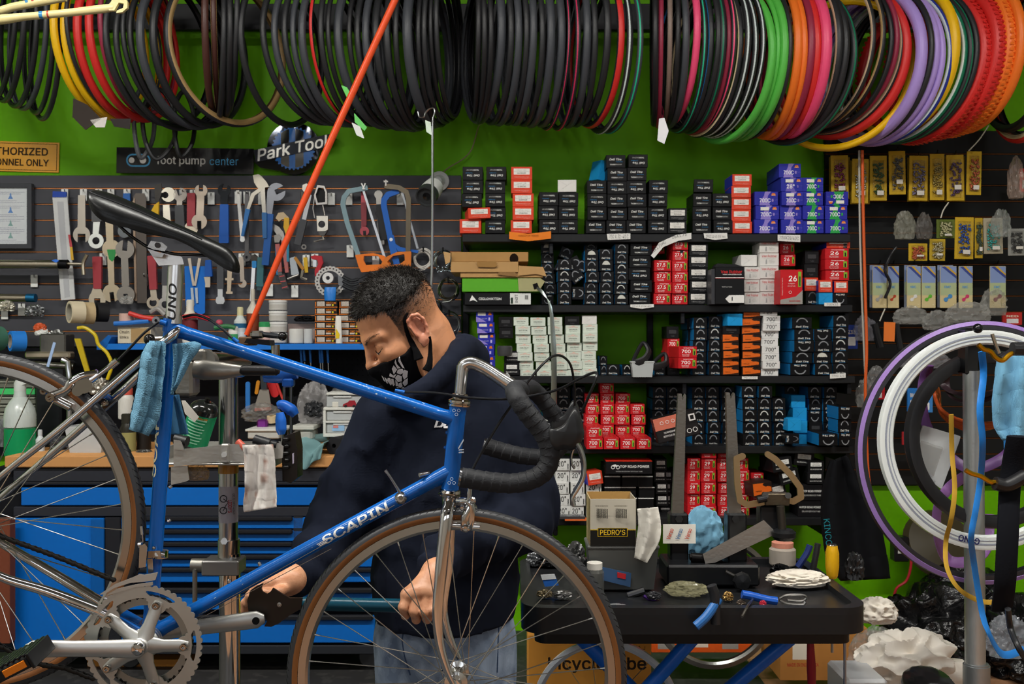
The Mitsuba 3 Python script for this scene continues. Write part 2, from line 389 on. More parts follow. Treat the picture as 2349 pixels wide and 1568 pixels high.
def slatwall(x0, x1, top, rows, pitch, Y, col, strip, capcol=None, cap=None):
    w = struct('wall_slatwall', wbox(x0, top, x1, top + rows * pitch, Y + .016, .02), 'matte', '#0c0c0d')
    if cap: part(w, 'top_board', wbox(x0, cap, x1, top - 1.5, Y, .03, .002), 'slat', capcol)
    for i in range(rows):
        y = top + i * pitch
        part(w, 'slat', wbox(x0, y + 1.6, x1, y + pitch - 1.6, Y, .015, .0015), 'slat', col)
        part(w, 'groove_strip', wbox(x0, y - 1.3, x1, y + 1.1, Y + .005, .008), 'satin', strip)
    return w
slatwall(-60, 1058, 432, 10, 36.4, 4.86, '#46474d', '#b5754a', '#4b4c53', 402)
slatwall(1893, 2420, 353, 21, 36.2, 4.86, '#191a1b', '#6b4226', '#1a1a1b', 300)
pb = struct('wall_pegboard', wbox(-60, 797, 1058, 1045, 4.862, .03), 'matte', '#17181c')
part(pb, 'peg_hole', cat(*[mv(xf(lathe([(.0001, 0), (.0026, .0006)], 8, False), FACE), P(x, y, 4.8615)) for x in range(640, 880, 12) for y in range(812, 1040, 12)]), 'matte', '#050506', False, kind='stuff')
# ---------------------------------------------------------------- tyres on the rails
def tyre_mesh(R, w, kind):
    """tread and sidewalls of an open tyre, axis along z, outer radius R, width w"""
    r = w / 2; h = 0.92
    def sec(a0, a1, n):
        a = np.radians(np.linspace(a0, a1, n)); return [(R - r * h + r * h * math.cos(t), r * math.sin(t)) for t in a]
    tread = sec(-58, 58, 7); side1, side2 = sec(58, 150, 6), sec(-150, -58, 6)
    side1 += [(side1[-1][0] - .002, side1[-1][1] * .98)]; side2 = [(side2[0][0] - .002, side2[0][1] * .98)] + side2
    n = 72
    T = lathe(tread, n, False); v = np.array(T[0])
    S_ = cat(lathe(side1, n, False), lathe(side2, n, False))
    if kind == 'block':       # knobbly tread: short raised bars round the crown
        bars = []
        for k in range(90):
            a = 2 * math.pi * k / 90
            for s in (-1, 1): bars.append(xf(bx(.003, .011, r * .7, .0008), rot([0, 0, 1], math.degrees(a + s * .012)) @ tr(R + .0006, 0, s * r * .36)))
        T = cat(T, *bars)
    if kind == 'stripe':      # a coloured band on the tread
        return T, S_, lathe([(q[0] + .0006, q[1]) for q in sec(-36, -8, 4)], n, False)
    return T, S_, None
_ty = {}
def tyre(bunch, i, xn, xb, yb, wpx, tread, side=None, kind='plain', stripe=None, Yc=4.42, R=.338, word='tyre'):
    w = wpx / F * 4.1
    key = (round(w, 3), tread, side, kind, stripe, round(R, 3))
    if key not in _ty:
        T, S_, B = tyre_mesh(R, w, kind)
        _ty[key] = (G(T, 'rubber', tread, 50), G(S_, 'rubber', side or tread, 50), None if B is None else G(B, 'rubber', stripe, 50))
    zb = CZ - (yb - CY) / F * Yc; X = (xb - CX) / F * Yc; best = None
    for a in np.linspace(-1.2, 1.2, 481):
        e = abs(CX + F * (X + R * math.sin(a)) / (Yc - R * math.cos(a)) - xn)
        if best is None or e < best[0]: best = (e, a)
    a = best[1]; rr = rnd(int(xn * 7 + xb)); roll = rr.uniform(0, 360)
    ax = np.array([math.cos(a), math.sin(a), rr.uniform(-.02, .02)])
    M = frame((X, Yc + rr.uniform(-.012, .012), zb + R), ax, (0, 0, 1)) @ rot([0, 0, 1], roll)
    names = TCOL
    cn = names.get(tread, 'black')
    if stripe: cn += ' and ' + names.get(stripe, 'pale')
    elif side and side != tread: cn += ' with ' + names.get(side, 'tan') + ' sidewall'
    t = thing('tyre_casing', f'{cn} tyre, {NTH[i]} along in the bunch {bunch[0]}', 'tyre', 'bicycle tyres on the wall rail')
    part(t, 'tread', _ty[key][0], M=M); part(t, 'sidewall', _ty[key][1], M=M)
    if stripe: part(t, 'stripe', _ty[key][2], M=M, label='coloured tread stripe')
K, K2, GR = '#232427', '#1b1b1e', '#3d4046'
YE, RE, PK, HP, GN, OR, MR, LV, BE, TN, BR = '#e8b70f', '#cf2b28', '#e84a76', '#c02a55', '#55b548', '#ea7223', '#8e2740', '#a98fd6', '#c9ac8e', '#a98a5c', '#4a2a24'
TL, WH, BL, DG, DB, CR, TP = '#1fae86', '#c3cfcd', '#2f7fc4', '#0d6b4c', '#20308a', '#d9c6a0', '#7d6a60'
TCOL = {K: 'black', K2: 'black', GR: 'grey black', YE: 'yellow', RE: 'red', PK: 'pink', HP: 'magenta', GN: 'light green', OR: 'orange', MR: 'maroon', LV: 'lavender', BE: 'beige',
        TN: 'tan', BR: 'brown', TL: 'teal', WH: 'white', BL: 'blue', DG: 'dark green', DB: 'navy', CR: 'cream', TP: 'taupe'}
BUNCHES = {
 'A': ('over the yellow sign', [(35, -5, 225, 12, K), (60, 20, 235, 14, K), (85, 40, 246, 13, K), (108, 62, 252, 13, GR), (125, 88, 262, 12, K), (142, 104, 276, 12, K)]),
 'B': ('with the tan striped tyre', [(117, 236, 272, 18, YE), (139, 262, 279, 18, YE), (152, 270, 268, 10, K), (168, 285, 277, 20, RE), (197, 310, 277, 19, RE), (226, 322, 262, 12, MR), (238, 372, 290, 17, K), (262, 398, 298, 14, K),
       (277, 415, 288, 12, K), (294, 428, 292, 14, K2), (317, 436, 296, 20, GR), (343, 462, 290, 19, K), (374, 522, 288, 20, K, TN), (470, 490, 262, 16, BR), (488, 497, 250, 14, BR, TN), (515, 505, 278, 14, K), (530, 520, 270, 15, K2), (546, 532, 258, 13, K)]),
 'C': ('left of the wire hook rod', [(549, 652, 290, 16, K), (598, 724, 286, 15, K), (623, 746, 286, 16, GR), (648, 762, 286, 15, K), (667, 776, 289, 14, GR), (689, 792, 291, 18, GR), (711, 802, 282, 9, RE, K), (733, 815, 286, 14, K), (750, 838, 288, 12, K2), (769, 864, 294, 21, GR), (797, 882, 291, 12, K2), (816, 900, 297, 15, K),
       (836, 916, 299, 17, GR), (858, 932, 300, 18, K), (884, 946, 297, 18, K), (906, 956, 290, 13, K2), (931, 986, 292, 23, GR), (958, 1004, 288, 13, K2), (972, 1016, 282, 12, K), (986, 1026, 274, 12, K2), (1000, 1033, 268, 12, K)]),
 'D': ('above the security camera', [(1098, 1090, 272, 14, K2), (1112, 1096, 278, 14, K2), (1128, 1100, 282, 13, K2), (1153, 1105, 281, 21, GR), (1174, 1132, 284, 15, K), (1192, 1150, 286, 17, GR), (1210, 1170, 285, 14, K), (1226, 1188, 287, 17, GR), (1246, 1205, 288, 14, K), (1266, 1224, 291, 19, GR), (1291, 1248, 290, 18, GR), (1307, 1262, 296, 9, K, None, 'stripe', HP), (1328, 1286, 297, 13, K, None, 'stripe', HP),
       (1349, 1310, 291, 18, GR), (1367, 1326, 289, 14, K), (1396, 1340, 285, 17, K), (1427, 1362, 292, 17, RE, K), (1448, 1387, 304, 15, K, None, 'stripe', WH), (1472, 1407, 303, 14, GR, None, 'stripe', TL)]),
 'E': ('over the blue tube boxes', [(1503, 1499, 288, 14, K2), (1517, 1512, 290, 13, MR, K), (1538, 1528, 282, 13, TP, K), (1556, 1535, 287, 12, K2), (1576, 1541, 290, 17, GR), (1602, 1548, 284, 17, PK), (1620, 1562, 300, 13, K, None, 'stripe', TL), (1636, 1568, 302, 14, K, BL), (1650, 1580, 300, 14, K), (1662, 1592, 304, 15, K, None, 'stripe', DG), (1676, 1602, 306, 13, MR, K), (1688, 1612, 302, 13, K, None, 'stripe', PK),
       (1702, 1616, 313, 13, K, CR), (1719, 1632, 312, 16, K, None, 'stripe', WH), (1736, 1642, 313, 15, K, None, 'stripe', WH), (1755, 1654, 314, 14, K, None, 'stripe', WH), (1776, 1664, 330, 19, GN), (1790, 1690, 322, 12, GN), (1806, 1708, 323, 20, GN), (1816, 1728, 318, 10, K), (1835, 1764, 317, 20, OR), (1850, 1776, 318, 15, OR), (1866, 1788, 319, 18, MR), (1880, 1800, 318, 17, RE), (1900, 1816, 319, 24, PK), (1930, 1838, 312, 18, K, BE), (1946, 1834, 322, 16, K), (1965, 1822, 333, 18, K, None, 'stripe', DG)]),
 'F': ('over the chain packs', [(2010, 1880, 300, 12, K, BE), (2030, 1895, 296, 12, K2, TN), (2048, 1902, 305, 12, K2), (2062, 1908, 300, 14, MR), (2076, 1912, 308, 12, K, BE), (2090, 1925, 319, 24, RE), (2103, 1922, 346, 18, YE), (2125, 1990, 331, 28, LV), (2142, 2004, 326, 13, K), (2157, 2012, 328, 18, LV), (2171, 2022, 333, 16, LV), (2186, 2030, 332, 12, DB, WH), (2203, 2062, 314, 25, YE), (2219, 2058, 328, 13, DG, WH), (2233, 2072, 329, 15, K, None, 'stripe', DG), (2246, 2084, 326, 14, K),
       (2274, 2112, 329, 34, RE, None, 'block'), (2303, 2158, 318, 32, RE, None, 'block'), (2330, 2196, 311, 30, OR, None, 'block'), (2350, 2222, 306, 24, OR)]),
 'G': ('at the right end of the rail', [(2425, 2330, 300, 22, K), (2440, 2345, 318, 14, CR), (2452, 2352, 326, 20, RE), (2465, 2368, 318, 18, K)]),
}
for b, (where, rows) in BUNCHES.items():
    for i, r in enumerate(rows): tyre((where,), i, *r)
rail = thing('tyre_rail', 'steel rail on wall brackets that the bicycle tyres hang from', 'rail')
zr = CZ - (300 - CY) / F * 4.42 + 2 * .338 - .034
part(rail, 'bar', rod((-3.2, 4.42, zr), (3.2, 4.42, zr), .016), 'satin', '#55585c')
for x in np.linspace(-3.0, 3.0, 7): part(rail, 'bracket', cat(rod((x, 4.42, zr), (x, 4.90, zr), .012), bx(.06, .01, .12, .002, (x, 4.892, zr))), 'satin', '#3a3c40')
# thin inner tubes hung in loops below the striped tyre
for k, (xa, ya, xb, yb, col) in enumerate([(308, 250, 352, 362, '#4b4e52'), (330, 255, 400, 365, '#1d1e20'), (400, 260, 444, 360, '#17181a')]):
    pts = [P(xa, ya - 10, 4.5), P(xa + 2, (ya + yb) / 2 + 8, 4.48), P((xa + xb) / 2 - 6, yb, 4.5), P(xb - 2, (ya + yb) / 2 + 14, 4.54), P(xb, ya, 4.58), P((xa + xb) / 2, ya - 50, 4.56)]
    one('inner_tube_loop', ('grey', 'long black', 'narrow black')[k] + ' inner tube looped under the tan striped tyre bunch', 'inner tube', tube(spl(pts, 8, True), .0105, 8, True), 'rubber', col)
# hang tags
for k, (pts, col, what) in enumerate([([(168, 225), (200, 240), (232, 272), (196, 298), (166, 268)], '#2a211c', 'black card tag on the yellow tyres'), ([(206, 275), (246, 268), (240, 292), (220, 292)], '#c9c4bf', 'white paper tag on the yellow tyres'),
      ([(252, 272), (300, 272), (298, 296), (262, 290)], '#241c1c', 'dark printed tag on the red tyres'), ([(782, 195), (796, 200), (812, 228), (800, 232)], '#6fd06a', 'green tag on the grey black tyre beside the orange rod'), ([(812, 258), (842, 292), (836, 300), (814, 280)], '#68c565', 'green folded tag low on the black tyres'), ([(806, 280), (826, 290), (836, 318), (818, 310)], '#d9dcd9', 'white tag low on the black tyres'),
      ([(1512, 272), (1524, 270), (1534, 300), (1524, 330), (1508, 322)], '#dcdde0', 'white tag on the maroon tyre'), ([(975, 275), (988, 280), (990, 310), (978, 302)], '#cfe0cf', 'pale tag beside the wire hook')]):
    one('tyre_tag', what, 'tag', px(pts, 4.06, .003, 1), 'paper', col)
# ---------------------------------------------------------------- the shelf unit and its boxes
YS = 4.50
SHELVES = {1: (1060, 1952, 536, 555), 2: (1062, 1956, 699, 716), 3: (1064, 1962, 862, 879), 4: (1066, 1958, 1023, 1040), 5: (1070, 1905, 1187, 1205)}
SH = thing('shelf_unit', 'black wall shelf unit stacked with bicycle tube boxes', 'shelf unit')
for k, (x0, x1, y0, y1) in SHELVES.items():
    a, b = P(x0, y1, YS), P(x1, y0, YS)
    s = part(SH, 'shelf_board', bx(b[0] - a[0], .385, b[2] - a[2], .003, ((a[0] + b[0]) / 2, YS + .193, (a[2] + b[2]) / 2)), 'slat', '#1d1e20')
    for bxp in (x0 + 205, (x0 + x1) / 2 + 60, x1 - 8):
        q = P(bxp, y1, YS); part(SH, 'bracket', bx(.02, .34, .05, .003, (q[0], YS + .2, q[2] - .026)), 'satin', '#2a2b2e')
for xx in (1068, 1492, 1950):
    a, b = P(xx, 1330, 4.86), P(xx, 545, 4.86)
    part(SH, 'upright', bx(.03, .025, b[2] - a[2], .002, (a[0], 4.882, (a[2] + b[2]) / 2)), 'satin', '#1a1b1d')

W0, H0, D0 = .093, .058, .16
def T_(s, x, y, w, h, c='#e9e9e6', bold=False, turn=0, slant=0): return mv(text(s, w, h, bold, turn, slant), (x, y, 0)), c
def R2(x0, y0, x1, y1, c): return rect(x0, y0, x1, y1), c
def FL(pts, c): return flat(Polygon(pts).buffer(0)), c
def arc(cx, cy, r0, r1, a0, a1, c, n=14):
    t = np.radians(np.linspace(a0, a1, n)); pts = [(cx + r1 * math.cos(k), cy + r1 * math.sin(k)) for k in t] + [(cx + r0 * math.cos(k), cy + r0 * math.sin(k)) for k in t[::-1]]
    return FL(pts, c)
w, h = W0, H0
def p_deli(v=0): return [T_('Deli Tire', -.02 * w, .16 * h, .62 * w, .17 * h, '#dcdcd8', True, 0, .25), T_('ROAD STANDARD', .18 * w, -.03 * h, .34 * w, .055 * h, '#2d8fd0'), T_('THORN', -.17 * w, -.25 * h, .27 * w, .11 * h, '#dcdcd8', True), T_('RESISTANT', .15 * w, -.25 * h, .33 * w, .1 * h, '#b9b9b6')]
def p_label(a, b, base, small): return [R2(-.38 * w, -.1 * h, .38 * w, .36 * h, '#e3e0da'), R2(-.38 * w, .125 * h, .38 * w, .14 * h, '#777'+'777'), T_(a, 0, .24 * h, .42 * w, .09 * h, '#333333'), T_(b, 0, .01 * h, .4 * w, .1 * h, '#2b2b2b'), T_('THORN RESISTANT BICYCLE TUBE', 0, -.29 * h, .7 * w, .055 * h, small), T_('MADE IN CHINA', .16 * w, -.39 * h, .26 * w, .035 * h, small)]
def p_duro(sw, num, lab):
    q = [FL([(-.06 * w, .5 * h), (.2 * w, .5 * h), (.06 * w, .2 * h), (.06 * w, -.1 * h), (.16 * w, -.5 * h), (-.3 * w, -.5 * h), (-.22 * w, -.1 * h), (-.1 * w, .2 * h)], sw), T_(num, -.06 * w, -.14 * h, (.46 if 'C' in num else .36) * w, .3 * h, '#eceaf2', True),
         FL([(.2 * w, .2 * h), (.4 * w, .2 * h), (.36 * w, .38 * h), (.24 * w, .38 * h)], '#e0762a'), T_('DURO', .3 * w, .24 * h, .15 * w, .06 * h, '#f2e8d0', True), R2(.22 * w, -.24 * h, .3 * w, -.04 * h, sw), T_('700 x 28/32', .39 * w, -.12 * h, .13 * w, .04 * h, '#8f8fd0')]
    return q + ([R2(-.3 * w, .14 * h, .06 * w, .38 * h, '#e4e2dc')] if lab else [])
def p_hang(c, full=False):
    q = [arc(0, -.05 * h, .25 * w, .31 * w, 15, 165, '#8a8c90' if c is None else c), T_('Deli Tire', 0, -.33 * h, .62 * w, .16 * h, '#d9d9d5', True, 0, .2), T_('BUTYL TUBE', .14 * w, -.45 * h, .38 * w, .05 * h, '#2d8fd0')]
    if full: q.insert(1, FL([(.25 * w * math.cos(t), -.05 * h + .3 * w * math.sin(t)) for t in np.linspace(.3, 2.84, 12)] + [(-.1 * w, .06 * h), (.1 * w, .06 * h)], c))
    return q
def p_chao(num): return [T_('CHAOYANG', .04 * w, .36 * h, .55 * w, .1 * h, '#f1dedc', True, 0, .2), T_(num, -.1 * w, .06 * h, (.5 if len(num) > 2 else .36) * w, .32 * h, '#f5efec', True), R2(.27 * w, -.28 * h, .42 * w, .28 * h, '#7fb236'), R2(.32 * w, -.26 * h, .38 * w, .1 * h, '#1c1d1b'), T_('BICYCLE INNER', -.13 * w, -.24 * h, .4 * w, .07 * h, '#f0d8d6', True), T_('TUBE SCHRADER', -.13 * w, -.36 * h, .38 * w, .06 * h, '#f0d8d6', True)]
def p_vee(): return [T_('Vee Rubber', 0, .25 * h, .8 * w, .2 * h, '#b3262b', True), T_('www.veerubber.co.th', 0, .09 * h, .6 * w, .05 * h, '#8c8c8c'), T_('26x1.75', .1 * w, -.06 * h, .2 * w, .06 * h, '#6d6d6d'), T_('Schrader Valve', .14 * w, -.17 * h, .3 * w, .05 * h, '#6d6d6d'), T_('Valve Tube', .14 * w, -.28 * h, .24 * w, .05 * h, '#6d6d6d'), FL([(-.2 * w, -.36 * h), (-.12 * w, -.36 * h), (-.14 * w, -.02 * h), (-.18 * w, -.02 * h)], '#9a9a9a')]
def p_gw(): return [FL([(-.2 * w, .3 * h), (0, .44 * h), (.2 * w, .3 * h), (0, .36 * h)], '#e2907c'), T_('BICYCLE TUBE', 0, .25 * h, .64 * w, .08 * h, '#d98874', True), T_('26X1.75/1.50', 0, -.02 * h, .56 * w, .16 * h, '#3a403a', True), T_('32-38-559/571', 0, -.24 * h, .48 * w, .08 * h, '#5d645d')]
def p_or(): return [R2(-.46 * w, -.42 * h, .46 * w, .44 * h, '#d9641e'), FL([(.46 * w, .1 * h), (.46 * w, .44 * h), (.1 * w, .44 * h), (.02 * w, .3 * h), (.16 * w, .16 * h), (.3 * w, .18 * h)], '#241a17'), FL([(-.46 * w, -.42 * h), (.46 * w, -.42 * h), (.46 * w, -.2 * h), (0, -.34 * h)], '#3a1c10'), T_('PREMIUM', -.2 * w, -.12 * h, .3 * w, .08 * h, '#2b1710', True)]
def p_w700(): return [T_('700', -.06 * w, .04 * h, .5 * w, .52 * h, '#26262a', True), T_('"', .26 * w, .22 * h, .07 * w, .16 * h, '#26262a', True), T_('23/25 C', .04 * w, -.38 * h, .22 * w, .08 * h, '#5a5a5e')]
def p_20(): return [T_('20', -.14 * w, .08 * h, .42 * w, .46 * h, '#1d1d1f', True), T_('"', .17 * w, .26 * h, .1 * w, .16 * h, '#1d1d1f', True), T_('v1.6', 0, -.32 * h, .16 * w, .08 * h, '#5a5a5e'), R2(.34 * w, -.4 * h, .4 * w, .1 * h, '#1d1d1f'), FL([(.28 * w, -.45 * h), (.46 * w, -.45 * h), (.46 * w, -.36 * h), (.28 * w, -.36 * h)], '#b9bab8')]
def p_trp(): return [T_('TOP ROAD POWER', .04 * w, .1 * h, .74 * w, .14 * h, '#e1e1de', True), T_('DELUXE BICYCLE TUBE', .02 * w, -.16 * h, .72 * w, .1 * h, '#c9c9c6'), arc(-.42 * w, .1 * h, .02 * w, .035 * w, 0, 360, '#e1e1de'), arc(-.36 * w, .1 * h, .02 * w, .035 * w, 0, 360, '#e1e1de')]
def p_end(c): return [FL([(-.47 * w, .46 * h), (0, .02 * h), (.47 * w, .46 * h), (0, .05 * h)], c), FL([(-.47 * w, -.46 * h), (-.01 * w, .02 * h), (.02 * w, 0)], c)]
def p_wlab(): return [R2(-.34 * w, 0, .34 * w, .34 * h, '#dededa'), T_('700 x 28/32 C', 0, .23 * h, .4 * w, .08 * h, '#333333'), T_('PRESTA 48 mm', 0, .1 * h, .46 * w, .08 * h, '#333333'), T_('DELUXE BICYCLE TUBE', 0, -.24 * h, .72 * w, .1 * h, '#cfcfcc', True)]
def rev(q): return [(xf(m, rot([0, 0, 1], 180)), c) for m, c in q]
BK, RD, OGR, DUR = '#0f0f11', '#c11f26', '#d4432a', '#2b2f9e'
BT = {  # body colour, left side colour, print, words
 'deli': (BK, BK, p_deli(), 'black thorn resistant tube box'), 'delir': (BK, BK, rev(p_deli()), 'black tube box turned upside down'),
 'sch': (OGR, OGR, p_label('27 x 1 - 1/4', 'SCHRADER', OGR, '#f0c6bc'), 'orange red tube box'), 'sch24': (OGR, '#2b2f9e', p_label('24 x 1.75/2.125', 'SCHRADER', OGR, '#f0c6bc'), 'orange red tube box'),
 'pre': ('#17181a', BK, p_label('26 x 1.75/2.125', 'PRESTA 60 mm', BK, '#bdbdbd'), 'black tube box with white label'), 'pre27': ('#17181a', BK, p_label('27.5 X 2.10 / 2.40', 'PRESTA 43MM', BK, '#bdbdbd'), 'black tube box with white label'),
 'dup': (DUR, DUR, p_duro('#8c7cc8', '700C', False), 'blue tube box with lilac swoosh'), 'dupl': (DUR, DUR, p_duro('#8c7cc8', '700C', True), 'blue lilac tube box with blank label'), 'du28': (DUR, DUR, p_duro('#6b60b4', '28"', True), 'blue 28 inch tube box'),
 'dug': (DUR, DUR, p_duro('#2f9c4c', '700C', False), 'blue tube box with green swoosh'), 'dugl': (DUR, DUR, p_duro('#2f9c4c', '700C', True), 'blue green tube box with blank label'), 'dugr': (DUR, DUR, rev(p_duro('#2f9c4c', '700C', True)), 'upturned blue tube box with green swoosh'),
 'dus': (DUR, DUR, [R2(-.4 * w, .1 * h, .06 * w, .36 * h, '#dcd9d0'), FL([(.2 * w, .14 * h), (.4 * w, .14 * h), (.36 * w, .36 * h), (.24 * w, .36 * h)], '#e0762a'), FL([(-.5 * w, -.5 * h), (.1 * w, -.5 * h), (-.2 * w, -.2 * h), (-.5 * w, .0)], '#8c7cc8'), R2(.22 * w, -.36 * h, .32 * w, -.08 * h, '#b7aee0'), T_('26x1.75/2.125', -.12 * w, -.2 * h, .5 * w, .1 * h, '#cfcbea')], 'blue lilac tube box'),
 'h0': (BK, '#1976b4', p_hang(None), 'black hang tab tube box'), 'h1': (BK, '#1976b4', p_hang('#cfcfca'), 'black tube box with white arc tab'), 'h2': (BK, '#1976b4', p_hang('#c9c9c0', True), 'black tube box with open pale tab'), 'hr': (BK, '#1976b4', rev(p_hang(None)), 'upturned black hang tab tube box'), 'hd': (BK, BK, p_hang('#5d5f64'), 'black hang tab tube box'),
 'c275': (RD, RD, p_chao('27.5'), 'red 27.5 tube box'), 'c26': (RD, RD, p_chao('26'), 'red 26 tube box'), 'c700': (RD, RD, p_chao('700'), 'red 700 tube box'), 'c29': (RD, RD, p_chao('29'), 'red 29 tube box'),
 'vee': ('#d8d6d2', '#d8d6d2', p_vee(), 'white tube box with red lettering'), 'gw': ('#cfd8cc', '#cfd8cc', p_gw(), 'pale green white tube box'), 'or': ('#2a1d18', '#2a1d18', p_or(), 'orange and black tube box'),
 'w7': ('#dadad8', '#dadad8', p_w700(), 'white 700 tube box'), 'w20': ('#d2d3d0', '#d2d3d0', p_20(), 'white 20 inch tube box'), 'trp': ('#161517', '#161517', p_trp(), 'black tube box with cycle emblem'),
 'be': ('#1f95d6', '#1f95d6', p_end('#1874ae'), 'plain bright blue box end'), 'we': ('#dcdad6', '#dcdad6', p_end('#b9b7b2'), 'plain white box end'), 'wl': ('#161618', '#161618', p_wlab(), 'black tube box with paper label'),
 'bw': ('#111113', '#111113', [R2(-.5 * w, .40 * h, .5 * w, .5 * h, '#d5d5d2')], 'plain black box with white edge'), 'dk': ('#141315', '#141315', [R2(-.3 * w, -.1 * h, .3 * w, .2 * h, '#3a3a3c'), T_('TUBE', 0, -.3 * h, .3 * w, .1 * h, '#55555a')], 'tube box with shade painted in'),  # dk: shade between the stacks is put into its dim body and print colours
}
_bg = {}
def bodyG(k):
    if k not in _bg:
        c, s, pr, wd = BT[k]; v, f = bx(W0, D0, H0, .0012)
        t = trimesh.graph.smooth_shade(trimesh.Trimesh(v, f, process=False), angle=.3, facet_minarea=None); v, f = np.array(t.vertices), np.array(t.faces)
        n = np.array(t.vertex_normals); col = np.full(len(v), pal(c)); col[n[:, 0] < -.8] = pal(s)
        (pv, pf), pc = printed(pr); pv[:, 1] -= D0 / 2
        e = np.array([[x, 0, z] for x, z in ((-.5, .5), (.5, .5), (.5, -.5), (-.5, -.5))]) * [W0, 1, H0]
        _bg[k] = (mikit.ply((v, f), 'm_card', smooth=False, uv=coded(col)), mikit.ply((pv, pf), 'm_card', smooth=False, uv=coded(pc)))
    return _bg[k]
WHERE = {1: 'top shelf', 2: 'second shelf', 3: 'third shelf', 4: 'fourth shelf', 5: 'lowest shelf'}
_stk = {}
def boxat(k, x0, x1, y0, y1, Y=4.52, d=D0, tilt=0, yaw=0, label=None, group=None):
    a, b = P(x0, y1, Y), P(x1, y0, Y); c, s, pr, wd = BT[k]; A, B = bodyG(k)
    M = tr((a[0] + b[0]) / 2, Y + d / 2, (a[2] + b[2]) / 2) @ rot([0, 1, 0], tilt) @ rot([0, 0, 1], yaw) @ np.diag([(b[0] - a[0]) / W0 * .985, d / D0, (b[2] - a[2]) / H0 * .985, 1])
    nm = 'hang_tab_box' if k[0] == 'h' else 'tube_box'
    t = thing(nm, label or wd, 'box', group); part(t, 'carton', A, M=M); part(t, 'print', B, M=M); return t
def stack(s, kinds, x0, x1, yb, hh, Y=4.52, dx=2, d=D0, lean=0, gap=0.0):
    """a column of boxes: kinds from the bottom up (a string of the same kind: 'deli*4')"""
    ks = []
    for k in kinds.split():
        a, _, n = k.partition('*'); ks += [a] * int(n or 1)
    _stk[s] = _stk.get(s, -1) + 1; col = _stk[s]; rr = rnd(int(x0 * 3 + yb)); y = yb
    for i, k in enumerate(ks):
        o = rr.uniform(-dx, dx) + lean * i; wd = BT[k][3]
        up = 'lowest in' if i == 0 else f'{NTH[i]} up,'
        boxat(k, x0 + o, x1 + o, y - hh, y, Y + rr.uniform(-.008, .012), d, 0, rr.uniform(-1.6, 1.6), f'{wd}, {up} {NTH[col]} stack from tool wall, {WHERE[s]}', f'tube boxes on the {WHERE[s]}')
        y -= hh + gap
B1 = 535
# top shelf
stack(1, 'sch', 1054, 1104, B1, 33, dx=0); boxat('sch', 1068, 1120, 476, 501, 4.50, .16, -3, 8, 'orange red box lying under three black boxes, first stack, top shelf'); stack(1, 'delir*3', 1061, 1108, 475, 31, dx=4)
stack(1, 'delir*5', 1115, 1161, B1, 30.6, dx=3); stack(1, 'sch*5', 1174, 1223, B1, 30.6, dx=2)
stack(1, 'delir*3', 1235, 1280, B1, 31.6); stack(1, 'delir*3', 1282, 1327, B1, 31.3); boxat('we', 1281, 1324, 412, 440, 4.53, .1, 0, -4, 'plain white box end on top of the black boxes, top shelf')
stack(1, 'deli*2 delir deli', 1345, 1390, B1, 30.4); stack(1, 'deli*3 delir deli*2', 1392, 1437, B1, 30); stack(1, 'deli*3 delir deli delir', 1439, 1484, B1, 30.2); boxat('be', 1366, 1384, 366, 412, 4.62, .1, 12, 20, 'bright blue box tilted behind the highest black boxes, top shelf')
stack(1, 'delir*4', 1486, 1530, B1, 30.6); stack(1, 'pre*2', 1533, 1577, B1, 29, dx=1)
stack(1, 'deli delir deli', 1588, 1631, B1, 30.6, dx=3); boxat('delir', 1598, 1642, 411, 441, 4.55, .16, 2, -9, 'upside down black box turned aside on the stack beside the orange red column'); stack(1, 'delir deli delir', 1634, 1678, B1, 30.6, dx=3)
stack(1, 'sch24*5', 1680, 1725, B1, 27.2, dx=2)
stack(1, 'dup dupl dup', 1731, 1786, B1, 32, dx=2, d=.2); stack(1, 'dup*2 dupl du28 dup', 1788, 1839, B1, 32, dx=3, d=.24); stack(1, 'dugl dug dugl dugl', 1840, 1889, B1, 32, dx=3, d=.2); stack(1, 'dug dugl dugr', 1894, 1946, B1, 32, dx=3, d=.2)
# second shelf
B2 = 698
stack(2, 'hr h0*4 h2', 1244, 1272, B2, 23.4, dx=3, Y=4.6); stack(2, 'h0*2 h1 h0', 1279, 1311, B2, 26, dx=2); boxat('h0', 1284, 1314, 568, 594, 4.62, .12, 22, 0, 'black hang tab box tipped sideways on its heap, second shelf')
for i, (x, y, a) in enumerate([(1290, 612, 28), (1318, 604, 62), (1322, 632, -38), (1334, 610, 12), (1326, 672, 90)]): boxat('h0', x - 15, x + 15, y - 14, y + 14, 4.54 + .03 * (i % 2), .12, a, 0, f'black hang tab box, {NTH[i]} of five thrown askew between stacks, second shelf')
stack(2, 'h0*3 h0 h2', 1341, 1372, B2, 25, dx=2); stack(2, 'h0*3 h2 h0', 1375, 1406, B2, 25.5, dx=2); boxat('h0', 1342, 1370, 560, 575, 4.62, .12, 4, 0, 'black hang tab box high behind the tabbed stacks, second shelf')
stack(2, 'h2 h1 h0 h1 h0*2', 1410, 1441, B2, 23.2, dx=1); stack(2, 'deli*2 delir deli*2', 1444, 1494, B2, 28, dx=3)
stack(2, 'c275*4', 1501, 1540, B2, 25.5, dx=2); stack(2, 'c275*6', 1542, 1578, B2, 25, dx=2); boxat('c275', 1496, 1524, 556, 582, 4.66, .1, -4, 0, 'red 27.5 box set back behind the first red stack, second shelf')
stack(2, 'pre27*5', 1580, 1624, B2, 28, dx=2)
stack(2, 'vee*3', 1707, 1743, B2, 28.6, dx=0); boxat('we', 1697, 1735, 584, 610, 4.56, .14, 0, 4, 'open white box above the white tube boxes, second shelf'); stack(2, 'vee*5', 1744, 1788, B2, 29.6, dx=2)
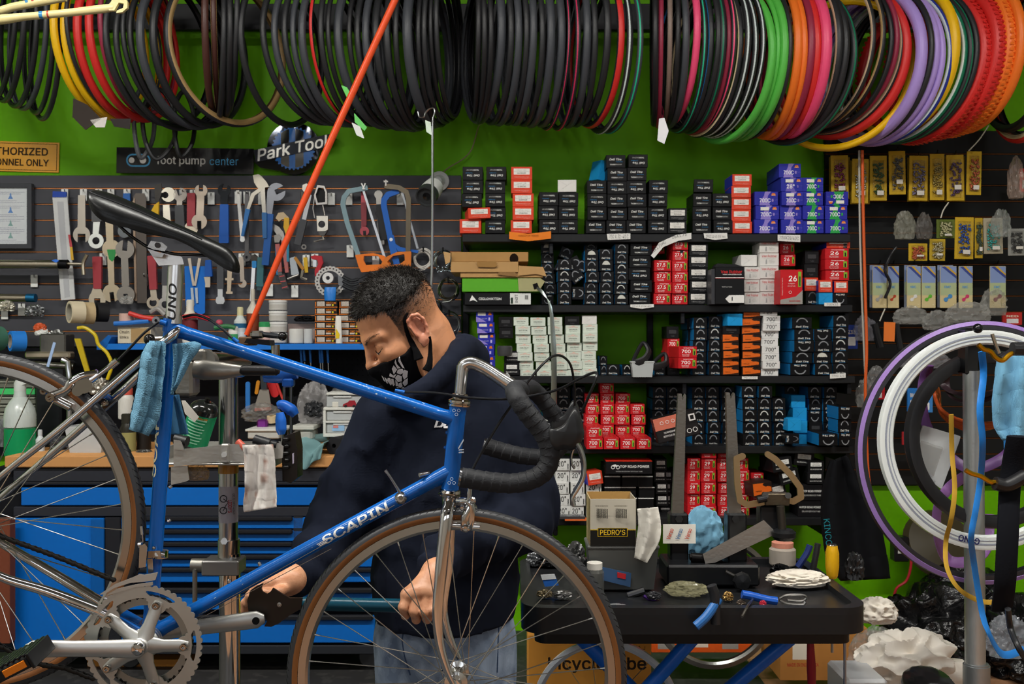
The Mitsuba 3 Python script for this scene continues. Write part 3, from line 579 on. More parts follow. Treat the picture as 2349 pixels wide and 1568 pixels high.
stack(2, 'c26*2', 1790, 1824, 610, 27, dx=2, Y=4.58); stack(2, 'hd*1 sch24 dk dk', 1846, 1878, B2, 31, dx=2, Y=4.56)
stack(2, 'be sch24', 1879, 1911, B2, 28, dx=1); stack(2, 'hr sch24', 1912, 1944, B2, 27, dx=1); stack(2, 'c26*3 sch24', 1893, 1948, 643, 24.6, dx=2, d=.22)
# third shelf
B3 = 860
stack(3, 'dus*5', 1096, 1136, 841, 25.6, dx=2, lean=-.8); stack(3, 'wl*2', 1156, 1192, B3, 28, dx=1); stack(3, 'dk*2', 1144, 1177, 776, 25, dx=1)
stack(3, 'gw*7', 1192, 1227, 868, 20.2, dx=1, lean=-2.2); stack(3, 'gw*7', 1231, 1266, 869, 20.2, dx=1, lean=-2.2)
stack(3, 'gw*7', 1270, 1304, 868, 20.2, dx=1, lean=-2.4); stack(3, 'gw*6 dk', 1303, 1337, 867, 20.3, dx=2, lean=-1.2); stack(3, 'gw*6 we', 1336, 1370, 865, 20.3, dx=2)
stack(3, 'h0*2', 1374, 1392, B3, 22, Y=4.6); stack(3, 'h0', 1393, 1424, B3, 24, Y=4.58); stack(3, 'h1', 1427, 1450, B3, 24, Y=4.58); stack(3, 'h0', 1503, 1528, B3, 24, Y=4.58)
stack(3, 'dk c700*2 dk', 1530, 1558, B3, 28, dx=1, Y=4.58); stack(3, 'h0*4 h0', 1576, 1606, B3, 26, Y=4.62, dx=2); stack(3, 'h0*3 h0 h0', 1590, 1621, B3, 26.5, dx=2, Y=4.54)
stack(3, 'h0*3 h1 h0', 1625, 1656, B3, 27, dx=1, Y=4.55); boxat('c700', 1549, 1593, 820, 845, 4.44, .2, 0, 7, 'red 700 tube box pushed out over the third shelf edge, lower of two'); boxat('c700', 1548, 1592, 794, 820, 4.44, .2, 0, 9, 'red 700 tube box pushed out over the third shelf edge, upper of two')
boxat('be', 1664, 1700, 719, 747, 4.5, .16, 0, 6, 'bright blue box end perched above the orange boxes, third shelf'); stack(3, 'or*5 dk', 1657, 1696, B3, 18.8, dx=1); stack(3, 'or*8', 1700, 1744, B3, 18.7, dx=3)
stack(3, 'w7*9', 1748, 1788, 863, 17.4, dx=5); stack(3, 'hr h0*1 hr h0 h0', 1816, 1862, B3, 26.6, dx=5, d=.24); stack(3, 'h0 h2 h0 hr', 1868, 1908, B3, 26.6, dx=4, d=.2); stack(3, 'h0*2 h1 h0*2', 1910, 1946, B3, 27.5, dx=2, d=.2)
# fourth shelf
B4 = 1022
stack(4, 'c700*4', 1342, 1374, 998, 24, Y=4.6); stack(4, 'c700*5', 1377, 1409, 998, 24, Y=4.6, dx=1); stack(4, 'c700*4', 1411, 1445, 998, 24, Y=4.6, dx=1); stack(4, 'c700*3', 1447, 1480, 998, 24, Y=4.6, dx=1)
stack(4, 'c700*2', 1346, 1384, B4 + 8, 26, Y=4.42, dx=2, d=.18); stack(4, 'c700', 1386, 1421, B4 + 8, 26, Y=4.42, dx=1, d=.18); stack(4, 'c700', 1423, 1458, B4 + 8, 26, Y=4.42, dx=1, d=.18); stack(4, 'c700', 1460, 1494, B4 + 8, 26, Y=4.42, dx=1, d=.18)
stack(4, 'h0*5', 1588, 1618, B4, 27, Y=4.6); stack(4, 'h0*5', 1621, 1651, B4, 27, Y=4.6); stack(4, 'h0*5', 1655, 1684, B4, 27, Y=4.62); stack(4, 'hd h0*4', 1703, 1736, B4, 27.4, Y=4.52, dx=1); stack(4, 'h1*3 h0*2', 1738, 1770, B4, 27.4, Y=4.52, dx=1)
stack(4, 'h1*3 h0', 1773, 1803, B4, 27.4, Y=4.54, dx=1); boxat('hd', 1806, 1829, 990, 1022, 4.46, .12, 90, 0, 'black tube box standing on end beside the blue box ends, fourth shelf'); stack(4, 'be be*3', 1818, 1851, B4, 29, Y=4.6, dx=4)
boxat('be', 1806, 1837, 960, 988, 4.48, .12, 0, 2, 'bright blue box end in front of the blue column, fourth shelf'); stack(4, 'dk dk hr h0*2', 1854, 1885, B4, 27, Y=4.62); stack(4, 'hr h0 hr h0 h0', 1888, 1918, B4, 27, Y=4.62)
stack(4, 'hr', 1876, 1920, B4, 28, Y=4.44, d=.2); stack(4, 'hr h0 hr', 1922, 1953, B4, 30, Y=4.46, dx=1, d=.2)
for x in (1244, 1278, 1312, 1496, 1532): stack(4, 'h0*5', x, x + 31, B4, 27, Y=4.68, dx=2)
for x in (1780, 1786, 1848): stack(4, 'h0*5', x + 20, x + 50, B4 - 2, 27, Y=4.74, dx=1) if x != 1786 else None
# lowest shelf
B5 = 1187
stack(5, 'w20*5', 1274, 1307, B5, 27, dx=3); stack(5, 'w20*5', 1309, 1341, B5, 27, dx=3); stack(5, 'w20*3', 1346, 1381, B5, 27, dx=2); stack(5, 'bw*4', 1386, 1423, 1166, 25); stack(5, 'bw*4', 1425, 1461, 1166, 25); stack(5, 'bw*3', 1463, 1499, 1166, 25); stack(5, 'wl*4', 1502, 1530, 1160, 27, Y=4.6)
boxat('sch24', 1342, 1378, 1082, 1112, 4.48, .12, -8, 10, 'orange red box tipped on the white 20 inch boxes, lowest shelf')
t = thing('tube_box', 'long black and red box with white cycle lettering on the lowest shelf stacks', 'box')
g = P(1443, 1087, 4.44); part(t, 'carton', mv(bx(.206, .12, .056, .0015), (g[0], g[1] + .06, g[2] + .028)), 'card', '#151416'); part(t, 'lid_face', mv(bx(.206, .12, .003), (g[0], g[1] + .06, g[2] + .0578)), 'card', '#c8301f')
bprint(t, [T_('TOP ROAD POWER', .025, .006, .13, .011, '#e4e4e0', True), T_('THORN RESISTANT BICYCLE TUBE', 0, -.016, .12, .005, '#bdbdbb'), arc(-.072, .003, .006, .009, 0, 360, '#e4e4e0'), arc(-.05, .003, .006, .009, 0, 360, '#e4e4e0'), FL([(-.075, .006), (-.05, .005), (-.06, .016), (-.07, .014)], '#e4e4e0')], tr(g[0], g[1], g[2] + .028))
stack(5, 'c29*5', 1577, 1607, B5, 27.3, dx=1); stack(5, 'c29*6', 1609, 1643, B5, 27.3, dx=1); stack(5, 'c29*6', 1646, 1678, B5, 27.3, dx=1, Y=4.56); stack(5, 'c29*5', 1688, 1718, B5, 27.3, dx=2, Y=4.56); stack(5, 'c29*3', 1722, 1752, B5 - 22, 27, dx=1, Y=4.6)
stack(5, 'wl wl*4', 1760, 1796, B5, 27, dx=2, Y=4.62); stack(5, 'trp*2', 1832, 1890, B5 - 2, 37, dx=1); stack(5, 'wl*2', 1850, 1888, 1110, 27, dx=3)
for i, (x, y, a, k) in enumerate([(1744, 1122, -6, 'or'), (1790, 1066, -8, 'wl'), (1806, 1094, -14, 'wl'), (1776, 1128, -12, 'pre'), (1840, 1052, 6, 'wl')]): boxat(k, x - 24, x + 24, y - 16, y + 16, 4.46 + .02 * i, .14, a, 8, f'{BT[k][3]}, {NTH[i]} of five jumbled beside the red 29 boxes')
for x in (1506, 1540): stack(5, 'wl*4', x + 6, x + 36, B5, 27, Y=4.72, dx=1)
# odd things among the boxes
def carton(name, label, x0, x1, y0, y1, Y, d, col, pr=None, m='card'):
    a, b = P(x0, y1, Y), P(x1, y0, Y); t = thing(name, label, 'box'); part(t, 'carton', bx(b[0] - a[0], d, b[2] - a[2], .0015, ((a[0] + b[0]) / 2, Y + d / 2, (a[2] + b[2]) / 2)), m, col)
    if pr: bprint(t, pr(b[0] - a[0], b[2] - a[2]), tr((a[0] + b[0]) / 2, Y, (a[2] + b[2]) / 2))
    return t
t = carton('cable_box', 'black cable box with white emblem and label, lowest at the left of second shelf', 1066, 1219, 671, 699, 4.47, .28, '#141417', lambda w, h: [T_('CICLOVATION', -.12 * w, 0, .34 * w, .2 * h, '#e8e8e6', True), FL([(-.43 * w, -.2 * h), (-.39 * w, .3 * h), (-.35 * w, .05 * h), (-.31 * w, -.25 * h), (-.37 * w, -.1 * h)], '#e8e8e6'),
    R2(.18 * w, -.46 * h, .49 * w, .46 * h, '#d9dad8'), T_('SHIFT', .275 * w, 0, .7 * h, .045 * w, '#202022', True, 90), R2(.19 * w, -.4 * h, .225 * w, .1 * h, '#2c3a30'), *[R2((.4 + .008 * i) * w, -.05 * h, (.4 + .008 * i + (.005 if i % 3 else .002)) * w, .3 * h, '#2a2a2c') for i in range(7)]])
t = carton('cable_box', 'green cable box with grey coil of spokes and wires spilling from its open end', 1060, 1240, 637, 669, 4.46, .3, '#58a52a')
part(t, 'open_end', px([(1188, 638), (1240, 638), (1250, 645), (1236, 668), (1190, 668)], 4.455, .004), 'card', '#a39f74'); part(t, 'hole', px([(1222, 652), (1232, 648), (1236, 658), (1226, 664)], 4.452, .003), 'matte', '#141414')
t = carton('flattened_box', 'flattened brown cardboard box on the green cable box, second shelf', 1056, 1246, 623, 636, 4.45, .3, '#b18a58'); part(t, 'flap', px([(1190, 609), (1246, 612), (1254, 634), (1230, 628), (1188, 632)], 4.44, .004), 'card', '#b58f5e'); part(t, 'tab', px([(1142, 630), (1144, 624), (1182, 624), (1186, 634)], 4.44, .004), 'card', '#8a6840')
t = carton('brown_carton', 'open brown cardboard carton topmost at the left end of second shelf', 1034, 1189, 600, 624, 4.44, .3, '#b38d5c'); part(t, 'upper_half', wbox(1035, 578, 1212, 600, 4.46, .26, .002), 'card', '#a9814d'); part(t, 'round_hole', px([(1179 + 10 * math.cos(a), 593 + 12 * math.sin(a)) for a in np.linspace(0, 6.28, 14)] , 4.455, .004), 'matte', '#1c130c'); part(t, 'flap', px([(1017, 577), (1034, 580), (1032, 601), (1022, 606)], 4.43, .004), 'card', '#c09a68'); part(t, 'tab', px([(1094, 600), (1138, 599), (1140, 610), (1134, 613), (1096, 612)], 4.43, .004), 'card', '#98723f')
t = carton('tube_carton', 'tall black tube carton with red lettering standing among white boxes, second shelf', 1641, 1707, 612, 697, 4.42, .14, '#131315', lambda w, h: [T_('Vee Rubber', .06 * w, .37 * h, .74 * w, .09 * h, '#c5282c', True), T_('www.veerubber.co.th', .08 * w, .3 * h, .66 * w, .035 * h, '#e6e6e4', True), R2(-.5 * w, .2 * h, .5 * w, .22 * h, '#e0e0de'), R2(-.5 * w, .19 * h, .5 * w, .2 * h, '#c5282c'), T_('BICYCLE TUBE', -.1 * w, -.04 * h, .34 * w, .025 * h, '#d8d8d6'), FL([(-.16 * w, -.36 * h), (-.02 * w, -.26 * h), (.5 * w, -.26 * h), (.5 * w, -.47 * h), (-.02 * w, -.47 * h)], '#e2e1de'), R2(.06 * w, -.41 * h, .1 * w, -.31 * h, '#222224')])
part(t, 'side_panel', wbox(1632, 617, 1641, 697, 4.43, .12), 'card', '#3a3b3f'); part(t, 'open_flap', px([(1641, 612), (1646, 604), (1688, 606), (1706, 612)], 4.42, .08), 'card', '#1e1e20')
t = carton('tube_carton', 'tall red and grey 26 tube carton standing on the second shelf', 1790, 1841, 618, 697, 4.42, .14, '#c11f26', lambda w, h: [FL([(-.5 * w, -.5 * h), (.5 * w, -.5 * h), (.5 * w, -.1 * h), (.2 * w, -.28 * h), (-.5 * w, -.38 * h)], '#97938e'), T_('26', .06 * w, .24 * h, .36 * w, .17 * h, '#f5efec', True), R2(.3 * w, 0, .44 * w, .44 * h, '#7fb236'), R2(.35 * w, .02 * h, .4 * w, .3 * h, '#20211f'), T_('CHAOYANG', .14 * w, -.41 * h, .5 * w, .045 * h, '#b2272a', True), T_('2.30/2.50', 0, .09 * h, .3 * w, .04 * h, '#f0d8d6', True), T_('BICYCLE TUBE', 0, .02 * h, .34 * w, .03 * h, '#f0d8d6'), arc(-.06 * w, -.16 * h, .05 * w, .07 * w, 0, 360, '#e8c8c4'), T_('Passion For Forward', -.42 * w, 0, .5 * h, .05 * w, '#e8c8c4', False, 90)])
t = carton('glove_box', 'tilted black and salmon box with white line emblems leaning on the red 700 boxes', 1510, 1600, 946, 1008, 4.34, .07, '#1a1819', None)
k0 = [k for k in scene if k.startswith(t)]
Mg = tr(*P(1552, 978, 4.34)) @ rot([0, 1, 0], -14); del scene[k0[0]]; _count[t + '__carton'] = -1
part(t, 'carton', xf(bx(.19, .07, .11, .002, (0, .035, 0)), Mg), 'card', '#1a1819'); bprint(t, [FL([(-.094, .0), (.03, .0), (.02, .02), (.035, .054), (-.094, .054)], '#c9705c'), R2(-.09, -.05, .09, -.004, '#221f20'), T_('CUSHIONED', -.03, -.014, .06, .008, '#d8d4d2', True), T_('BICYCLE GLOVE', -.03, -.03, .07, .008, '#d8d4d2', True), arc(.05, -.03, .008, .011, 0, 360, '#d8d4d2'), arc(.076, -.03, .008, .011, 0, 360, '#d8d4d2'), R2(.06, .01, .088, .04, '#d8d4d2'), R2(.066, .016, .082, .034, '#1a1819'), arc(-.06, .03, .006, .008, 0, 360, '#efe0dc'), arc(-.035, .03, .006, .008, 0, 360, '#efe0dc'), arc(-.01, .03, .006, .008, 0, 360, '#efe0dc')], Mg)
b = thing('storage_bin', 'small pale grey plastic bin with black tubes over its rim on the third shelf', 'bin')
a0 = P(1476, 866, 4.42); part(b, 'body', xf(loft([[(sx * k, sy * k * .6, z) for sx, sy in ((-1, -1), (1, -1), (1, 1), (-1, 1))] for k, z in ((.042, 0), (.05, .068), (.047, .068), (.04, .004))], True, True), tr(a0[0], a0[1] + .05, a0[2] + .002)), 'plastic', '#aeb2b2', False); part(b, 'rim', bx(.106, .066, .007, .002, (a0[0], a0[1] + .05, a0[2] + .069)), 'plastic', '#b9bdbc')
for k, pts in enumerate([[(1452, 832), (1462, 806), (1476, 786), (1488, 804), (1480, 822), (1466, 830)], [(1496, 838), (1512, 818), (1526, 812), (1528, 832), (1508, 840)]]): one('spare_tube', ('folded black tube standing out of the grey bin', 'folded black tube lying right of the grey bin')[k], 'inner tube', tube(spl([P(x, y, 4.46 + .02 * math.sin(i)) for i, (x, y) in enumerate(pts)], 6, True), .013, 8, True, (1.4, .7)), 'rubber', '#232326')
one('tape_roll', 'grey rolled rubber strip between the blue and pale green boxes, third shelf', 'roll', xf(lathe([(.001, 0), (.03, 0), (.034, .012), (.034, .04), (.03, .046), (.001, .046)], 20), tr(*(P(1158, 816, 4.5)))), 'rubber', '#3c3c3e')
for i, (pts, s, ww, hh, ang) in enumerate([([(1392, 536), (1446, 535), (1446, 548), (1394, 550)], '700 X 32-40 C', 44, 9, 0), ([(1493, 586), (1512, 556), (1552, 538), (1586, 534), (1586, 548), (1556, 552), (1522, 566), (1500, 592)], None, 0, 0, 0), ([(1614, 535), (1668, 534), (1669, 547), (1640, 550), (1616, 546)], '29X2.10 45 A/V mm', 44, 8, 0), ([(1784, 538), (1836, 539), (1836, 555), (1784, 552)], '700X28/40C', 44, 9, 3), ([(1446, 698), (1500, 697), (1500, 704), (1472, 708), (1446, 704)], '27.5 X 2.10 A/V', 44, 5, 0), ([(1891, 694), (1928, 694), (1928, 702), (1891, 702)], '700X23', 26, 5, 0), ([(1702, 863), (1738, 863), (1738, 869), (1702, 869)], '700 23/25', 28, 4, 0), ([(1904, 857), (1940, 856), (1940, 866), (1904, 868)], '27X1 1/4', 28, 5, 0)]):
    t = thing('shelf_tag', f'white handwritten paper tag reading {s or "26X1.75"} on the black shelf edge', 'paper tag'); Y = 4.488
    part(t, 'paper', px(pts, Y, .0015), 'paper', '#dddcd8')
    cx_, cy_ = np.mean([q[0] for q in pts]), np.mean([q[1] for q in pts])
    if s: bprint(t, [T_(s, 0, 0, ww / F * Y, hh / F * Y, '#2b2b30', False, -ang)], tr(*P(cx_, cy_, Y)))
    else: bprint(t, [(mv(text('26X1.75HD', 40 / F * Y, 8 / F * Y, False, 38), (-26 / F * Y, -6 / F * Y, 0)), '#2b2b30'), (mv(text('26X1.75', 34 / F * Y, 8 / F * Y, False, 12), (22 / F * Y, 20 / F * Y, 0)), '#2b2b30')], tr(*P(1536, 560, Y)))
t = thing('paper_strip', 'curled orange label strip hanging under the red boxes at the top shelf', 'paper label')
gp = [[P(x, y, 4.482 - .006 * math.sin((x - 1168) / 94 * 3.1)) for x in np.linspace(1168, 1264, 12)] for y in (532, 549)]
for r in gp:
    for i, q in enumerate(r): q[2] -= .012 * (1 - abs(i - 5) / 6) - .004
part(t, 'strip', sheet(gp, .001), 'paper', '#e07a1f'); bprint(t, [T_('PRODUCT OF TAIWAN', 0, 0, .09, .008, '#8a4a10')], tr(*P(1212, 540, 4.472)))
# wires out of the green box
k = thing('spoke_bundle', 'bundle of thin pale cables arching out of the green box down the shelves', 'cables')
for i in range(9):
    o = i - 4; part(k, 'cable', wire([(1228, 657 + o * .4), (1246, 672 + o), (1262 + o * .6, 700), (1268 + o * 1.1, 760), (1271 + o * 1.3, 830), (1270 + o * 1.5, 945 + 6 * (i % 3))], [4.46, 4.43, 4.41, 4.41, 4.41, 4.42], .0022, 5), 'alloy', '#b9c4be')
# ---------------------------------------------------------------- the blue road bicycle, held level with the picture at about two metres
YB = 2.0
def B(x, y, dy=0.0): return P(x, y, YB + dy)
mm = YB / F                                             # metres in one pixel at the bicycle
AXY = np.array([[1, 0, 0, 0], [0, 0, -1, 0], [0, 1, 0, 0], [0, 0, 0, 1.]])   # turns z of a lathe to -y (towards the camera)
BLUE, CHR, ALY = '#04529f', '#e4e4e6', '#d2d3d4'
bike = thing('road_bicycle', 'blue steel road bicycle with drop bars and chrome fork held in the workstand', 'bicycle')
def bp(name, mesh, m='alloy', col=ALY, smooth=40, parent=None, label=None): return part(parent or bike, name, mesh, m, col, smooth, label)
def wrapped(flatmesh, a, d, r, up=None, lift=.0005):
    """flat lettering wrapped on a tube of radius r whose axis passes a along d; it faces the camera"""
    v, f = VF(flatmesh); v, f = trimesh.remesh.subdivide_to_size(v, f, .0035, max_iter=12)
    d = unit(d); fw = np.array([0, -1., 0]); fw = unit(fw - (fw @ d) * d); u = np.cross(d, fw); u = -u
    an = v[:, 1] / r; R = r + lift
    return np.asarray(a) + v[:, :1] * d + R * (np.cos(an)[:, None] * fw + np.sin(an)[:, None] * u), f
# frame tubes
seatC, headT, headB, bbC = B(395, 752), B(1051, 930), B(1032, 1119), B(343, 1455)
r_t, r_d, r_s = 15.5 * mm, 16.5 * mm, 16.5 * mm
bp('top_tube', rod(B(396, 754), B(1046, 962), r_t, 28), 'paint', BLUE)
bp('down_tube', rod(bbC, B(1034, 1080), r_d, 28), 'paint', BLUE)
bp('seat_tube', rod(bbC, B(393, 737), r_s, 28), 'paint', BLUE)
bp('head_tube', tube([B(1053, 926), B(1051, 936), B(1049, 950), B(1034, 1105), B(1032, 1122)], [20.5 * mm, 20.5 * mm, 19 * mm, 19 * mm, 20.5 * mm], 28), 'paint', BLUE)
bp('bottom_bracket_shell', rod(bbC + [0, -.036, 0], bbC + [0, .036, 0], 23 * mm, 28), 'paint', BLUE)
bp('bearing_cup', cat(rod(bbC + [0, -.044, 0], bbC + [0, -.036, 0], 21 * mm, 24), rod(bbC + [0, .036, 0], bbC + [0, .044, 0], 21 * mm, 24)), 'alloy', '#c9cacb')
def lug(p, d, r, L, pt=.5):
    """socket round a tube's end with a pointed front"""
    d = unit(d); fw = unit(np.array([0, -1., 0]) - (np.array([0, -1., 0]) @ d) * d); u = np.cross(d, fw); rows = []
    for k in range(6):
        row = []
        for j in range(32):
            a = 2 * math.pi * j / 32; l = L * (1 - pt * .5 * (1 - math.cos(2 * a)))
            rr = r + .0013 - (.0011 if k == 5 else 0)
            row.append(np.asarray(p) + d * (l * min(k, 4.8) / 4.8) + rr * (math.cos(a) * fw + math.sin(a) * u))
        rows.append(row)
    return loft(rows, True)
tt, dt = unit(B(1046, 962) - B(396, 754)), unit(B(1034, 1080) - bbC)
for n_, p_, d_, r_, L_ in (('lug', B(1046, 962), -tt, r_t, .048), ('lug', B(1034, 1080), -dt, r_d, .075), ('lug', B(396, 754), tt, r_t, .045), ('lug', bbC, dt, r_d, .065), ('lug', bbC, unit(B(393, 737) - bbC), r_s, .05)):
    bp(n_, lug(p_, d_, r_, L_), 'paint', BLUE)
for cx_, cy_ in ((1047, 945), (1036, 1103)):
    for dx, dy in ((-5.5, -4), (5.5, -4), (0, 5)): bp('lug_hole', xf(ring([(2.6 * mm, 0), (3.9 * mm, 0), (3.9 * mm, .0006), (2.6 * mm, .0006)], 16), tr(*B(cx_ + dx, cy_ + (dy if cy_ < 1000 else -dy), -.0186)) @ AXY), 'gloss', '#b8cbe6')
bp('head_badge_line', cat(px([(1050, 1028), (1063, 1006), (1064, 1010), (1053, 1029)], YB - .0165, .0006), px([(1052, 1030), (1064, 1029), (1064, 1032), (1052, 1033)], YB - .0165, .0006), px([(1052, 1036), (1064, 1035), (1064, 1038), (1052, 1039)], YB - .0165, .0006)), 'gloss', '#cfd8e4')
# rear triangle (chrome)
for s, dy in (('near', -1), ('far', 1)):
    drop = B(-56, 1196, 0) + [0, dy * .064, 0]
    if dy < 0: cs = [B(322, 1450, -.026), B(225, 1400, -.038), B(110, 1356, -.052), B(0, 1321, -.060), B(-62, 1272, -.062)]
    else: cs = [B(322, 1430, .026), B(235, 1383, .040), B(118, 1312, .055), B(0, 1243, .062), B(-30, 1222, .064)]
    bp('chainstay', tube(spl(cs[:2] + cs[1:], 5), [12 * mm, 12 * mm, 12 * mm, 10 * mm, 7 * mm], 20), 'chrome', CHR, label='chrome chainstay')
    bp('chainstay_socket', tube([cs[0], cs[0] * .45 + cs[1] * .55], 12.6 * mm, 20), 'paint', BLUE)
    ss = [B(402, 762, dy * .021), B(300, 845, dy * .034), B(150, 974 if dy < 0 else 950, dy * .048), B(0, 1093 if dy < 0 else 1062, dy * .060), B(-46, 1140, dy * .063)]
    if dy > 0: ss = [B(402, 768, .021), B(320, 860, .034), B(165, 1000, .048), B(0, 1142, .060), B(-30, 1170, .063)]
    bp('seatstay', tube(spl(ss, 5), [9.3 * mm, 9.3 * mm, 8.6 * mm, 7 * mm, 6.5 * mm], 18), 'chrome', CHR, label='chrome seatstay')
    bp('dropout', slab(Polygon([(q[0], q[2]) for q in (ss[-1] + [0, 0, .02], ss[-1] + [.012, 0, 0], cs[-1] + [.02, 0, .006], cs[-1] + [0, 0, -.012], drop + [-.02, 0, -.024], drop + [-.022, 0, .012])]).convex_hull.buffer(.006), drop[1], .005), 'chrome', CHR)
bp('seatstay_cap', tube([B(412, 752, -.026), B(400, 764, -.029), B(382, 780, -.03)], [5 * mm, 11 * mm, 9.5 * mm], 18), 'chrome', CHR, label='chrome seatstay cap')
bp('seat_lug', tube([B(391, 760), B(394, 731)], [18.2 * mm, 18.6 * mm], 28), 'paint', BLUE)
bp('clamp_ear', tube([B(382, 742, -.016), B(368, 738, -.016)], 6 * mm, 14), 'paint', BLUE)
bp('clamp_bolt', xf(cat(ring([(3.5 * mm, -.018), (9 * mm, -.018), (9 * mm, .018), (3.5 * mm, .018)], 20), lathe([(.0001, -.010), (3.4 * mm, -.010)], 16)), tr(*B(365, 735)) @ AXY), 'alloy', '#8f8f92')
bp('seatpost', tube([B(398, 742), B(404, 606)], 17.5 * mm, 32), 'steel', '#eaeaea')
dsp = B(404, 606) - B(398, 742)
bp('seatpost_lettering', wrapped(text('UNO', 82 * mm, 19 * mm, True, 0, .25), B(400.2, 692), dsp, 17.5 * mm), 'gloss', '#17171a')
# saddle
st = [((222, 448), (224, 456), .045), ((228, 438), (236, 482), .062), ((250, 442), (262, 508), .070), ((290, 457), (300, 522), .068), ((340, 480), (342, 530), .056), ((390, 506), (395, 542), .042), ((440, 528), (440, 560), .031), ((490, 551), (490, 592), .024), ((525, 570), (525, 615), .021), ((543, 592), (540, 620), .017), ((549, 608), (547, 620), .008)]
ts = spl([[a[0], a[1], b[0], b[1], w * 1000] for a, b, w in st], 5)
rows = []
for a0, a1, b0, b1, w in ts:
    A, Bt = P(a0, a1, YB), P(b0, b1, YB); row = []
    for ph in np.radians(np.linspace(-100, 100, 25)):
        k = (1 - math.cos(ph)) / (1 - math.cos(math.radians(100))); q = A + (Bt - A) * k ** 1.15; q[1] = YB + w / 1000 * math.sin(ph) * (1 if abs(ph) < 1.57 else .98); row.append(q)
    rows.append(row)
sv, sf = loft(rows); sad = cat((sv, sf), mv(sc((sv, sf[:, ::-1]), 1), (0, 0, -.004)))
sd = bp('saddle', sad, 'gloss', '#121314', True, label='black leather saddle')
scene[sd] = G(sad, 'plastic', '#0a0b0c', True)
bp('saddle_seam', tube([r[6] * 1 + [0, -.0006, .0006] for r in rows[3:34]], .0011, 6), 'plastic', '#2c2e30', parent=sd)
for s in (-1, 1): bp('saddle_rail', tube(spl([B(268, 512, s * .035), B(294, 536, s * .034), B(322, 556, s * .024), B(345, 568, s * .022), B(400, 582, s * .022), B(440, 584, s * .020), B(478, 586, s * .012)], 6), 3.4 * mm, 10), 'paint', '#0d0d0e', parent=sd)
cl = bp('saddle_clamp', cat(hull([B(x, y, d) for x, y in ((338, 566), (346, 552), (372, 556), (384, 566), (378, 576), (352, 572)) for d in (-.030, .030)]), hull([B(x, y, d) for x, y in ((338, 570), (352, 578), (376, 582), (372, 590), (350, 588)) for d in (-.030, .030)])), 'cast', '#a9a7a4', 25)
bp('post_head', hull([B(x, y, d) for x, y in ((348, 585), (386, 574), (418, 590), (422, 606), (364, 609), (358, 598)) for d in (-.017, .017)]), 'cast', '#d0cecb', 50)
bp('clamp_bolt', rod(B(361, 562, -.034), B(361, 562, .034), 6 * mm, 16), 'steel', '#4a4848')
# fork, headset, stem
bp('fork_crown', cat(tube([B(1030, 1136), B(1029, 1150), B(1027, 1172)], [17 * mm, 14 * mm, 13 * mm], 22), hull([B(x, y, d) for x, y, d in ((1016, 1156, -.03), (1042, 1154, -.03), (1014, 1172, -.042), (1042, 1172, -.042), (1018, 1152, .03), (1042, 1152, .03), (1018, 1170, .042), (1044, 1170, .042))])), 'chrome', CHR, 50, label='chrome fork crown')
bp('fork_blade', tube(spl([B(1030, 1152, -.032), B(1024, 1190, -.046), B(1013, 1290, -.05), B(1004, 1400, -.052), B(1008, 1470, -.052), B(1024, 1530, -.052), B(1044, 1574, -.052)], 7), [13 * mm, 14.5 * mm, 13.5 * mm, 12 * mm, 10.5 * mm, 9 * mm, 7.5 * mm], 26, flat=(.8, 1)), 'chrome', CHR, label='chrome near fork blade')
bp('fork_blade', tube(spl([B(1034, 1156, .032), B(1032, 1190, .046), B(1028, 1290, .05), B(1017, 1380, .052), B(1022, 1430, .052), B(1036, 1475, .052), B(1052, 1510, .052)], 7), [13 * mm, 14 * mm, 13 * mm, 11 * mm, 10 * mm, 9 * mm, 7.5 * mm], 26, flat=(.8, 1)), 'chrome', CHR, label='chrome far fork blade')
hd = unit(headT - headB)
def along(o, d, prof, n=36): return xf(lathe(prof, n), frame(o, d, (1, 0, 0)))
bp('upper_headset', along(B(1053, 931), hd, [(18 * mm, -2 * mm), (25 * mm, 0), (25.5 * mm, 4 * mm), (23 * mm, 6 * mm), (23 * mm, 7 * mm), (26 * mm, 8 * mm), (26 * mm, 13 * mm), (20 * mm, 16 * mm), (17 * mm, 18 * mm), (18.5 * mm, 20 * mm), (18.5 * mm, 27 * mm), (14 * mm, 29 * mm)]), 'chrome', '#d8cfc4', 35)
bp('lower_headset', along(B(1031, 1137), hd, [(15 * mm, -1 * mm), (25 * mm, 0), (26.5 * mm, 4 * mm), (24 * mm, 7 * mm), (24 * mm, 8 * mm), (26 * mm, 9 * mm), (25 * mm, 14 * mm), (19 * mm, 17 * mm)]), 'chrome', '#d8cfc4', 35)
bp('stem_quill', tube([B(1055, 912), B(1061, 838)], 13.5 * mm, 28), 'alloy', '#dcdcdc')
bp('stem', tube(spl([B(1061, 848), B(1066, 836), B(1082, 832), B(1108, 842), B(1140, 862), B(1170, 882), B(1186, 894)], 6), [13.5 * mm, 14.5 * mm, 15 * mm, 15 * mm, 15 * mm, 17 * mm, 20 * mm], 26, flat=(.95, 1)), 'alloy', '#dcdcdc', label='polished forward stem')
bp('bar_clamp', cat(rod(B(1188, 895, -.028), B(1188, 895, .028), 19 * mm, 26), hull([B(x, y, d) for x, y in ((1180, 878), (1198, 884), (1206, 900), (1196, 910)) for d in (-.012, .012)])), 'alloy', '#d6d6d6', 40)
bp('clamp_screw', rod(B(1160, 856, -.003), B(1168, 866, -.003), 5 * mm, 12), 'steel', '#b5b4b0')
